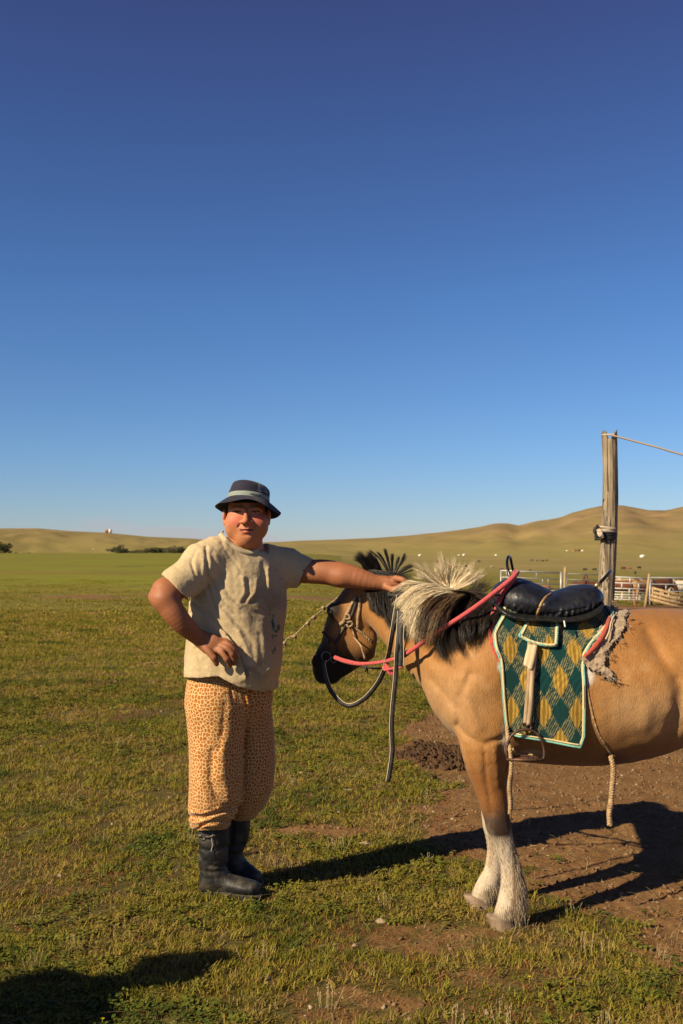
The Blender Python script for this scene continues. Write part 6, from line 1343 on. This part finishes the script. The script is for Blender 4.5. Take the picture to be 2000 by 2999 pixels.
animal('alert', 1992,1766,.95, 178, 'white', 'white horse behind the plank rack at the right edge', GH, 52, mane='white')
animal('horse', 1524,1764,.95, 20, 'bay', 'dark bay horse behind the left end of the silver panel', GH, 54)
animal('cow', 1578,1768,.82, 200, 'dun', 'tan cow with lowered head behind the silver panel', GH, 50)
animal('cow', 1605,1768,.62, 10, 'cream', 'small cream calf lying low behind the silver panel', GH, 49)
dot = [('cow',1322,1664,'red','reddish brown cow grazing alone above the horse mane'),('cow',1338,1666,'black','black cow just right of the reddish brown cow'),('cow',1364,1663,'black','black cow on pasture midway to the saddle hoop'),('cow',1301,1641,'black','tiny dark cow high on the pasture above the mane'),
       ('cow',1442,1666,'cream','cream cow standing left of the silver panel'),('cow',1468,1672,'bay','brown cow by the left upright of the silver panel'),('cow',1486,1671,'red','reddish cow above the left end of silver panel'),('cow',1553,1676,'black','small black cow above the middle of silver panel'),('cow',1612,1682,'red','reddish cow lying above the right end of silver panel'),
       ('cow',1713,1673,'black','black cow left of the tall post on far pasture'),('cow',1741,1673,'black','black cow against the left side of tall post'),('cow',1793,1667,'bay','brown cow just right of the tall post'),('cow',1825,1671,'bay','dark brown cow in the row above white gate'),('cow',1844,1670,'red','reddish cow in the row above white gate'),('cow',1861,1684,'black','black cow standing alone above the white gate'),('cow',1872,1668,'black','tiny black cow right of the row above white gate')]
for k, (kd, px, py, cl, lb) in enumerate(dot):
    p = land_at(px, py); s_ = 11 if py > 1650 else 8; s_ = s_*(1.25 if px in (1322,1861,1825) else 1)*np.hypot(*p[:2])/FPX/1.6
    animal(kd, px, py, float(np.clip(s_,.5,1.6)), [0,180,15,90,200,165,10,95,5,180,0,20,175,0,88,10][k], cl, lb, 'cattle scattered over the far pasture')
for k in range(7):
    px, py = [1572,1580,1590,1601,1557,1283,1402][k], [1645,1644,1646,1645,1644,1650,1648][k]; animal('cow', px, py, 1.0, RS.uniform(0,360), ['black','bay'][k%2], 'tiny dark grazing animal on the pale pasture below the hills', 'specks of livestock below the hills')
# ---------------------------------------------------------------- tents
gw = mat('white_felt_canvas', (.78,.75,.70), .8); gd = mat('painted_door', (.30,.08,.03), .6)
def ger(px, py, wpx, label):
    p = land_at(px, py); D = float(np.hypot(p[0], p[1])); r = wpx*.40*D/FPX; o = thing('round_tent', label, 'tent', p, 'white round tents on the far slope')
    h = r*.55; ob('wall', mesh(*lathe([(r*1.0,-.2*r),(r,h*.5),(r*.97,h)], 20, p)), gw, o); ob('roof', mesh(*lathe([(r*1.02,h*.98),(r*.6,h*1.38),(r*.2,h*1.62),(.001,h*1.66)], 20, p)), gw, o)
    v, f = box(p+np.array((.0,-r*1.0,h*.42)), (r*.3,.1*r,h*.8)); ob('door', mesh(v, f, False), gd, o); return p
for a in ((1230,1628,13,'round white tent standing alone above the horse neck'),(1344,1627,9,'smaller left tent of the pair above the pale mane'),(1359,1627,13,'larger right tent of the pair above the pale mane'),(1453,1627,10,'white round tent above the left of the saddle hoop'),(1660,1614,7,'tiny white tent at the foot of the slope, left of tall post'),(1706,1614,10,'white tent beside dark sheds left of the tall post'),(1882,1632,20,'largest white round tent, far right of the tall post'),(273,1608,5,'tiny white tent at the foot of the left hills')):
    ger(*a)
def shed(px, py, w_, h_, m_, label, name='shed', cat='shed'):
    p = land_at(px, py); D = float(np.hypot(p[0], p[1])); W, H = w_*D/FPX, h_*D/FPX; o = thing(name, label, cat, p)
    v, f = box(p+np.array((0,0,H/2-.2*H)), (W, W*.6, H*1.4)); ob('wall', mesh(v, f, False), m_, o); v, f = box(p+np.array((0,0,H*.95)), (W*1.06, W*.66, H*.1)); ob('roof', mesh(v, f, False), CM['bay'], o)
shed(1681,1614,9,4,CM['dun'],'low pale shed between the tents at the foot of the hill'); shed(1694,1614,10,4,CM['bay'],'low dark shed beside the tiny tent left of the tall post')
# building on the left skyline
q = PA(np.array([(318,1562,D) for D in (1400.,)]))[0]; zt = float(terrain_z(q[0], q[1])); q[2] = zt; sc_ = np.hypot(q[0],q[1])/FPX
bd = thing('hilltop_building', 'small red and white building on top of the left hills', 'building', q)
redw = mat('red_wall', (.33,.10,.06), .8); whw = mat('white_wall', (.72,.70,.68), .7); dkw = mat('dark_window', (.03,.03,.04), .3)
v, f = box(q+np.array((-4.5*sc_,0,4.5*sc_)), (10*sc_,9*sc_,11*sc_)); ob('red_block', mesh(v, f, False), redw, bd)
v, f = box(q+np.array((4.2*sc_,0,5*sc_)), (7*sc_,9*sc_,12*sc_)); ob('white_block', mesh(v, f, False), whw, bd)
for a, b in ((-7,5),(-3,5),(-5,8)): v, f = box(q+np.array((a*sc_,-4.55*sc_,b*sc_)), (1.6*sc_,.3*sc_,2*sc_)); ob('window', mesh(v, f, False), dkw if b != 8 else whw, bd)
# ---------------------------------------------------------------- bushes and trees
leafm = mat('dusty_bush_leaves', (.10,.10,.045), .85, (.16,.145,.075), .6, spec=.15); leafd = mat('dark_tree_leaves', (.045,.055,.022), .85, (.07,.08,.03), .6, spec=.15)
bark = mat('bush_bark', (.10,.07,.05), .9)
def bush_mesh(seed, n=700, flat=1.0):
    rs = np.random.RandomState(seed); cl = rs.normal(0, 1, (9,3))*np.array((.33,.33,.17))+np.array((0,0,.55)); ci = rs.randint(0, 9, n); d = rs.normal(0, 1, (n,3)); d /= np.linalg.norm(d, axis=1)[:,None]
    c = cl[ci]+d*(.12+.18*rs.rand(n,1))*np.array((1,1,.9*flat)); c[:,2] = np.abs(c[:,2]); a = rs.normal(0,1,(n,3)); b = rs.normal(0,1,(n,3)); a /= np.linalg.norm(a, axis=1)[:,None]*16; b /= np.linalg.norm(b, axis=1)[:,None]*16
    v = np.stack([c-a, c+b, c+a, c-b], 1).reshape(-1,3); return mesh(v, np.arange(n*4).reshape(-1,4), False)
BM = [bush_mesh(k) for k in range(4)]; tv, tf = tube([(0,0,-.1),(.01,0,.3),(.03,.02,.6)], [.035,.025,.012], 6, 2); TM = mesh(tv, tf)
def bush(px, py, hpx, label, group, m_, name='willow_bush', cat='bush', D=None, wide=1.0):
    if D is None: p = land_at(px, py); 
    else: q = P(px, py, D); p = np.array((q[0], q[1], float(terrain_z(q[0], q[1]))))
    H = hpx*float(np.hypot(p[0],p[1]))/FPX; o = thing(name, label, cat, p, group); o.scale = (H*wide, H*wide, H); o.rotation_euler = (0,0,RS.uniform(0,6))
    for nm, me_, mt in (('crown', BM[RS.randint(4)], m_), ('trunk', TM, bark)):
        c = bpy.data.objects.new(nm, me_); COL.objects.link(c); c.parent = o
        if not me_.materials: me_.materials.append(mt)
        c.material_slots[0].link = 'OBJECT'; c.material_slots[0].material = mt
for k in range(44):
    px = 338+k*5.3+RS.uniform(-5,5) if k < 40 else [47,69,80,90][k-40]; py = (1608+(px-338)*.045+RS.uniform(-1.5,2)) if k < 40 else 1602
    hp_ = RS.choice([7,9,12,15,19])*(1.15 if px > 500 or 330 < px < 350 else 1) if k < 40 else [5,4,4.5,4.5][k-40]
    bush(px, py, hp_, 'grey green willow bush in the line of scrub below the left hills' if k < 40 else ['leftmost of the four small dark bushes on the far left plain','second from the left of the small dark bushes on the far left plain','third small dark bush from the left on the far left plain','small dark bush on the far left plain nearest the willow line'][k-40], 'bushes in the scrub line below the left hills' if k < 40 else 'lone bushes on the far left plain', leafm if RS.rand() < .75 else leafd, D=(520+RS.uniform(-40,60)) if k < 40 else 640, wide=1.5)
bush(4, 1598, 34, 'dark rounded tree at the left edge of the plain', None, leafd, 'lone_tree', 'tree', D=600, wide=1.25)
for px, py, h_ in ((1280,1666,5),(1320,1682,6),(1362,1684,7),(1240,1700,6),(340,1616,5),(1600,1693,3)):
    pass
# ================================================================ turf, weeds, clods
def blades(n, r, h0, h1, w0, w1, lean, seed, curl=.5):
    rs = np.random.RandomState(seed); a = rs.uniform(0, 2*math.pi, n); rr_ = r*np.sqrt(rs.rand(n)); base = np.stack([rr_*np.cos(a), rr_*np.sin(a), np.full(n,-.004)], 1)
    d = rs.uniform(0, 2*math.pi, n); dirv = np.stack([np.cos(d), np.sin(d), 0*d], 1); h = rs.uniform(h0, h1, n)[:,None]; ln_ = rs.uniform(lean[0], lean[1], n)[:,None]; w_ = rs.uniform(w0, w1, n)[:,None]
    side = np.stack([-np.sin(d+rs.normal(0,.6,n)), np.cos(d), 0*d], 1); up = np.array((0,0,1.)); K = 4; P_ = []
    for k in range(K):
        t = k/(K-1); c = base+dirv*h*ln_*t**(1+curl)+up*h*(t-.35*ln_*t*t); ww = w_*(1-t**2.2)*.5
        P_ += [c-side*ww, c+side*ww] if k < K-1 else [c]
    v = np.stack(P_, 1); m = v.shape[1]; o = np.arange(n)[:,None]*m
    q = np.concatenate([np.stack([o[:,0]+2*k, o[:,0]+2*k+1, o[:,0]+2*k+3, o[:,0]+2*k+2], 1) for k in range(K-2)]); t_ = np.stack([o[:,0]+2*(K-2), o[:,0]+2*(K-2)+1, o[:,0]+2*(K-1)], 1)
    return v.reshape(-1,3), [list(map(int, a)) for a in q]+[list(map(int, a)) for a in t_]
def leaves(n, r, s0, s1, seed):
    rs = np.random.RandomState(seed); vs, fs = [], []
    for k in range(n):
        a = rs.uniform(0,6.28); rr_ = r*math.sqrt(rs.rand()); c = np.array((rr_*math.cos(a), rr_*math.sin(a), rs.uniform(.003,.022))); s_ = rs.uniform(s0,s1); d = rs.uniform(0,6.28); t = np.array((math.cos(d), math.sin(d), rs.uniform(-.2,.6))); b = np.cross(t, (0,0,1.)); b /= np.linalg.norm(b); b = b+np.array((0,0,rs.uniform(-.4,.4)))
        v = np.array([c, c+t*s_*.5+b*s_*.42, c+t*s_*1.1, c+t*s_*.5-b*s_*.42]); vs.append(v); fs.append([4*k,4*k+1,4*k+2,4*k+3])
    return np.concatenate(vs), fs
def plant_mat(name, cols, rough=.75, trans=True):
    m = bpy.data.materials.new(name); m.use_nodes = True; N = m.node_tree.nodes; L = m.node_tree.links; b = N['Principled BSDF']; b.inputs['Roughness'].default_value = rough; b.inputs['Specular IOR Level'].default_value = .25
    oi = N.new('ShaderNodeObjectInfo'); rp = N.new('ShaderNodeValToRGB'); rp.color_ramp.interpolation = 'LINEAR'; el = rp.color_ramp.elements
    while len(el) > 1: el.remove(el[-1])
    cols = [tuple(q*ALB for q in c) for c in cols]; el[0].position = 0; el[0].color = (*cols[0],1)
    for k, c in enumerate(cols[1:]): e = el.new((k+1)/(len(cols)-1)); e.color = (*c,1)
    ge = N.new('ShaderNodeNewGeometry'); nz = N.new('ShaderNodeTexNoise'); nz.inputs['Scale'].default_value = 1.4; nz.inputs['Detail'].default_value = 4; L.new(ge.outputs['Position'], nz.inputs[0])
    ma = N.new('ShaderNodeMath'); ma.operation = 'MULTIPLY_ADD'; L.new(nz.outputs[0], ma.inputs[0]); ma.inputs[1].default_value = 2.2; ma.inputs[2].default_value = -.85
    m2 = N.new('ShaderNodeMath'); m2.operation = 'MULTIPLY_ADD'; L.new(oi.outputs['Random'], m2.inputs[0]); m2.inputs[1].default_value = .55; L.new(ma.outputs[0], m2.inputs[2]); m2.use_clamp = True
    L.new(m2.outputs[0], rp.inputs[0]); L.new(rp.outputs[0], b.inputs['Base Color'])
    if trans:
        tr = N.new('ShaderNodeBsdfTranslucent'); L.new(rp.outputs[0], tr.inputs[0]); mx_ = N.new('ShaderNodeMixShader'); mx_.inputs[0].default_value = .22; L.new(b.outputs[0], mx_.inputs[1]); L.new(tr.outputs[0], mx_.inputs[2]); L.new(mx_.outputs[0], N['Material Output'].inputs[0])
    return m
gmat = plant_mat('turf_blades', [(.065,.090,.012),(.175,.170,.016),(.26,.22,.022),(.33,.235,.045),(.34,.22,.08)])
wmat_ = plant_mat('weed_leaves', [(.06,.095,.013),(.13,.145,.016),(.20,.18,.022),(.24,.17,.035)]); smat = plant_mat('dry_straw', [(.34,.25,.12),(.46,.35,.18),(.24,.15,.07)], .9, False)
rmat = plant_mat('reddish_dry_weeds', [(.16,.06,.022),(.24,.10,.035),(.22,.16,.05)], .9, False)
def scatter(name, label_kind, src_mesh, pos, rot, scl, m_):
    me = bpy.data.meshes.new(name); me.vertices.add(len(pos)); me.vertices.foreach_set('co', np.asarray(pos, np.float32).ravel())
    a = me.attributes.new('rot', 'FLOAT_VECTOR', 'POINT'); a.data.foreach_set('vector', np.asarray(rot, np.float32).ravel()); a = me.attributes.new('scl', 'FLOAT', 'POINT'); a.data.foreach_set('value', np.asarray(scl, np.float32))
    o = bpy.data.objects.new(name, me); COL.objects.link(o); tag(o, kind='stuff'); src_mesh.materials.append(m_); src = bpy.data.objects.new(name+'_tuft', src_mesh)
    ng = bpy.data.node_groups.new(name, 'GeometryNodeTree'); ng.interface.new_socket('Geometry', in_out='INPUT', socket_type='NodeSocketGeometry'); ng.interface.new_socket('Geometry', in_out='OUTPUT', socket_type='NodeSocketGeometry')
    N = ng.nodes; L = ng.links; gi_ = N.new('NodeGroupInput'); go = N.new('NodeGroupOutput'); ip = N.new('GeometryNodeInstanceOnPoints'); oi = N.new('GeometryNodeObjectInfo'); oi.inputs[0].default_value = src; oi.transform_space = 'ORIGINAL'
    ar = N.new('GeometryNodeInputNamedAttribute'); ar.data_type = 'FLOAT_VECTOR'; ar.inputs[0].default_value = 'rot'; as_ = N.new('GeometryNodeInputNamedAttribute'); as_.data_type = 'FLOAT'; as_.inputs[0].default_value = 'scl'
    L.new(gi_.outputs[0], ip.inputs['Points']); L.new(oi.outputs['Geometry'], ip.inputs['Instance']); L.new(ar.outputs['Attribute'], ip.inputs['Rotation']); L.new(as_.outputs['Attribute'], ip.inputs['Scale']); L.new(ip.outputs[0], go.inputs[0])
    md = o.modifiers.new('scatter', 'NODES'); md.node_group = ng; return o
def field(n, d0, d1, power=1.0, margin=1.15):
    """random spots in the wedge of land in front of the camera; density falls with distance"""
    u = RS.rand(n); e = 2-power; D = (d0**e+(d1**e-d0**e)*u)**(1/e) if abs(e) > 1e-6 else d0*(d1/d0)**u
    x = RS.uniform(-1, 1, n)*(.343*1.55*D+.8); return x, D
def cover(name, src, n, d0, d1, power, dens, m_, s0, s1, tilt=.12):
    n = int(n*1.45); x, y = field(n, d0, d1, power); md_ = dirt_m(x, y); keep = RS.rand(n) < dens(x, y, md_); x, y = x[keep], y[keep]; z = ground_h(x, y); k = len(x)
    rot = np.stack([RS.normal(0,tilt,k), RS.normal(0,tilt,k), RS.uniform(0,6.28,k)], 1); grow = 1+np.clip((y-5)/14, 0, 1.6); scatter(name, None, mesh(*src, False), np.stack([x,y,z],1), rot, RS.uniform(s0,s1,k)*grow, m_)
q2 = lambda x, y, s, sd: fbm(np.stack([x,y],-1)*s, 3, sd)
cover('grass', blades(22,.034,.012,.036,.0026,.0044,(.3,1.3),1), 60000, 2.4, 30, 1.35, lambda x,y,m: np.clip(.80-1.5*sstep(.25,.75,m)-.45*sstep(.05,.35,q2(x,y,2.2,91)), 0, 1), gmat, .7, 1.25)
cover('grass', blades(16,.030,.030,.060,.0026,.0044,(.3,1.1),2), 15000, 2.4, 24, 1.3, lambda x,y,m: np.clip((sstep(.05,.35,q2(x,y,1.7,92)))*(m < .35), 0, 1)*.8, gmat, .6, 1.2)
cover('weeds', leaves(16,.038,.008,.017,3), 26000, 2.4, 12, 1.2, lambda x,y,m: np.clip(sstep(-.15,.35,q2(x,y,1.3,93))*(m < .62)+.06*(m > .6)*(y < 5), 0, 1)*.85, wmat_, .7, 1.3)
cover('dry_weeds', blades(12,.030,.008,.024,.0018,.003,(.4,1.6),4), 34000, 2.4, 12, 1.2, lambda x,y,m: np.clip(.35+.9*sstep(-.1,.35,q2(x,y,1.5,94))+.12*(m > .5), 0, 1)*np.where(m > .8, .25, 1), rmat, .7, 1.3)
cover('straw', blades(3,.03,.02,.05,.0012,.0022,(1.4,2.6),5,.1), 20000, 2.4, 16, 1.2, lambda x,y,m: .40+.10*(m > .4), smat, .6, 1.4)
cover('grass', blades(22,.17,.018,.036,.010,.018,(.6,1.6),6), 46000, 17, 95, 1.3, lambda x,y,m: np.clip(.15+1.1*sstep(-.15,.4,q2(x,y,.33,98)),0,1)*(m < .4), gmat, .35, .9)
# seed stalks standing in the turf and beside the hoof
sv, sf = [], []
for k in range(6):
    a = RS.uniform(0,6.28); b = np.array((math.cos(a), math.sin(a), 0))*RS.uniform(.005,.03); t_ = b*1.6+np.array((RS.normal(0,.012), RS.normal(0,.012), RS.uniform(.05,.085))); v, f = tube([b, (b+t_)/2+np.array((0,0,.004)), t_], [.0009,.0008,.0006], 4, 2); sf += [[i+sum(len(q) for q in sv) for i in g] for g in f]; sv.append(v)
    for j in range(5):
        c = b+(t_-b)*(.55+.1*j); v, f = lathe([(.0003,-.003),(.0018,0),(.0003,.003)], 4, c+RS.normal(0,.003,3)); sf += [[i+sum(len(q) for q in sv) for i in g] for g in f]; sv.append(v)
cover('seed_stalks', (np.concatenate(sv), sf), 900, 2.4, 10, 1.2, lambda x,y,m: .10+.0*m+.55*(np.hypot(x-.95,y-3.95) < .35)+.3*(np.hypot(x+.15,y-4.5) < .3), smat, .6, 1.1)
# clods and pebbles
def stone(seed, h=1):
    rs = np.random.RandomState(seed); S_ = Sculpt((-1.3,-1.3,-1.1), (1.3,1.3,1.1), .26); S_.ell((0,0,0), (1,.8,.6), 0)
    for _ in range(3): S_.ell(rs.normal(0,.4,3), (.6,.5,.4), .2)
    V, F = S_.surf(0); V = V*(1+.15*rs.normal(size=(len(V),1))); return V, F
earthm = plant_mat('earth_clods', [(.11,.06,.03),(.19,.11,.055),(.26,.16,.085)], .95, False); stm = plant_mat('pale_pebbles', [(.22,.15,.09),(.30,.22,.14),(.40,.31,.21)], .85, False); drk = plant_mat('dark_dung', [(.05,.027,.014),(.10,.052,.026)], .95, False)
cover('clods', stone(1), 16000, 2.6, 14, 1.1, lambda x,y,m: np.clip(sstep(.35,.8,m)*.8+.02, 0, 1), earthm, .003, .012, 1)
cover('pebbles', stone(2), 1500, 2.6, 16, 1.1, lambda x,y,m: .30+.3*(m > .5), stm, .004, .012, .5)
def near_pts(n, cx, cy, rx, ry): a = RS.uniform(0,6.28,n); r_ = np.sqrt(RS.rand(n)); return cx+rx*r_*np.cos(a), cy+ry*r_*np.sin(a)
x, y = near_pts(2600, .70, 7.3, .42, .75); kk = (fbm(np.stack([x,y],1)*5, 3, 54)+1.15*np.hypot((x-.70)/.42, (y-7.3)/.75)) < .55; x, y = x[kk], y[kk]; scatter('loose_earth', None, mesh(*stone(3)), np.stack([x,y,ground_h(x,y)+.004],1), RS.uniform(0,3,(len(x),3)), RS.uniform(.005,.030,len(x)), drk)
cover('dung_crumbs', stone(4), 2200, 2.8, 20, 1.1, lambda x,y,m: np.clip(sstep(.15,.5,q2(x,y,1.1,97)),0,1)*.35, drk, .003, .010, 1)
# single stones in the turf, each its own thing
stone_m = mat('pale_stone', (.42,.32,.22), .85, (.28,.20,.13), 30, .002, 60)
for (px, py, s_, lb) in ((1118,2683,.028,'pale angular stone in the grass left of the front hooves'),(1070,2458,.030,'grey stone on the turf under the rein'),(1022,2308,.030,'flat pale stone among grass right of the trousers'),(1030,2120,.0,''),(945,2145,.022,'small whitish stone in the grass right of the man'),(512,2455,.022,'pale brown stone in the grass left of the boots'),(175,2550,.016,'small white stone in turf at far left'),(175,2950,.018,'small pale stone inside the lower left shadow'),(780,2848,.018,'small tan stone in the turf below the boots'),(1530,2310,.0,'')):
    if s_ == 0: continue
    s_ *= .7
    p = P(px, py, 1.5*FPX/(py-1615)); V, F = stone(int(px)); o = ob('stone', mesh(V*s_*np.array((1.2,1,.7))+np.array((p[0], p[1], float(ground_h(p[0],p[1]))+s_*.25)), F), stone_m); tag(o, lb, 'stone')
# yellow flowers
fm = mat('yellow_petals', (.62,.45,.01), .7); fv, ff = [], []
for k in range(7): a = k*2*math.pi/7; fv.append(np.array([(0,0,.03),(.0045*math.cos(a-.4),.0045*math.sin(a-.4),.031),(.008*math.cos(a),.008*math.sin(a),.033),(.0045*math.cos(a+.4),.0045*math.sin(a+.4),.031)])); ff.append([4*k,4*k+1,4*k+2,4*k+3])
v, f = tube([(0,0,0),(0,0,.03)], .0008, 4, 1); n0 = 28; fv.append(v); ff += [[i+n0 for i in g] for g in f]
fmesh = mesh(np.concatenate(fv), ff, False); fmesh.materials.append(fm)
fpx = [(893,2165),(903,2235),(880,2285),(905,2240),(820,1925),(1160,2268),(905,1950),(480,2360),(640,2780),(15,2455),(300,2985),(1550,2865)]
fl_where = ['right of the trousers at knee height, upper one','midway between the trousers and the hanging rein','just below the knees to the right of the man','in line with the trouser cuffs right of the man','right beside the hem of the t-shirt','just right of the loose rein end','below the loop of the rein','left of the trouser legs','left of the boots near the lower shadow','at the left edge level with the boots','at the bottom edge beside the lower left shadow','in the green patch below the front hooves']
for a, b in fpx:
    D = 1.5*FPX/(b-1615); p = P(a, b, D); o = bpy.data.objects.new('yellow_flower', fmesh); COL.objects.link(o); o.location = (p[0], p[1], float(ground_h(p[0], p[1]))); s_ = 1+max(0,(D-5))*.10; o.scale = (s_,)*3
    tag(o, 'tiny yellow flower in the turf '+fl_where[fpx.index((a,b))], 'flower', 'tiny yellow flowers in the turf')
# ================================================================ someone standing left of the view, whose shadow reaches into it
def bystander(cx, cy):
    S = Sculpt((cx-.45, cy-.45, -.01), (cx+.45, cy+.45, 1.85), .012); E = lambda x, y, z: np.array((cx+x, cy+y, z))
    S.chain([E(0,0,.92), E(0,0,1.1), E(0,0,1.32), E(0,0,1.44)], [(.17,.12),(.165,.12),(.21,.13),(.13,.08)], .05, (.6,-.8,0)); S.chain([E(0,0,1.42), E(0,0,1.54)], [.06,.058], .03); S.ell(E(0,0,1.62), (.085,.10,.12), .02)
    l = np.array((.6,-.8,0))
    for s in (-1,1):
        S.chain([E(*(l*s*.10+np.array((0,0,.95)))), E(*(l*s*.11+np.array((0,0,.5)))), E(*(l*s*.12+np.array((0,0,.1))))], [.10,.065,.045], .04); S.chain([E(*(l*s*.12+np.array((0,0,.04)))), E(*(l*s*.12+np.array((.1,.08,.03))))], [.045,.035], .02)
        S.chain([E(*(l*s*.20+np.array((0,0,1.38)))), E(*(l*s*.27+np.array((-.02,-.02,1.12)))), E(*(l*s*.18+np.array((.10,.08,1.02))))], [.065,.05,.038], .04)
        S.ell(E(*(l*s*.15+np.array((.15,.12,1.03)))), (.04,.04,.05), .02)
    return S
cx, cy = -2.66, 2.17; S = bystander(cx, cy); V, F = S.surf(1); c = np.empty((len(V),3)); c[:] = (.05,.07,.12); c[V[:,2] < .95] = (.06,.055,.05); c[V[:,2] > 1.48] = (.38,.18,.09)
by = thing('person', 'standing onlooker in dark jacket outside the left edge, seen only as a shadow', 'person', (cx, cy, 0)); ob('body', mesh(V, F, True, c), mat('onlooker_clothes', (1,1,1), .8, (.9,.9,.9), 60, vcol=True), by)
v, f = lathe([(.001,1.77),(.07,1.765),(.095,1.72),(.10,1.665),(.15,1.645),(.15,1.639),(.10,1.655)], 28, (cx,cy,0)); ob('hat', mesh(v, f), hat_m, by)
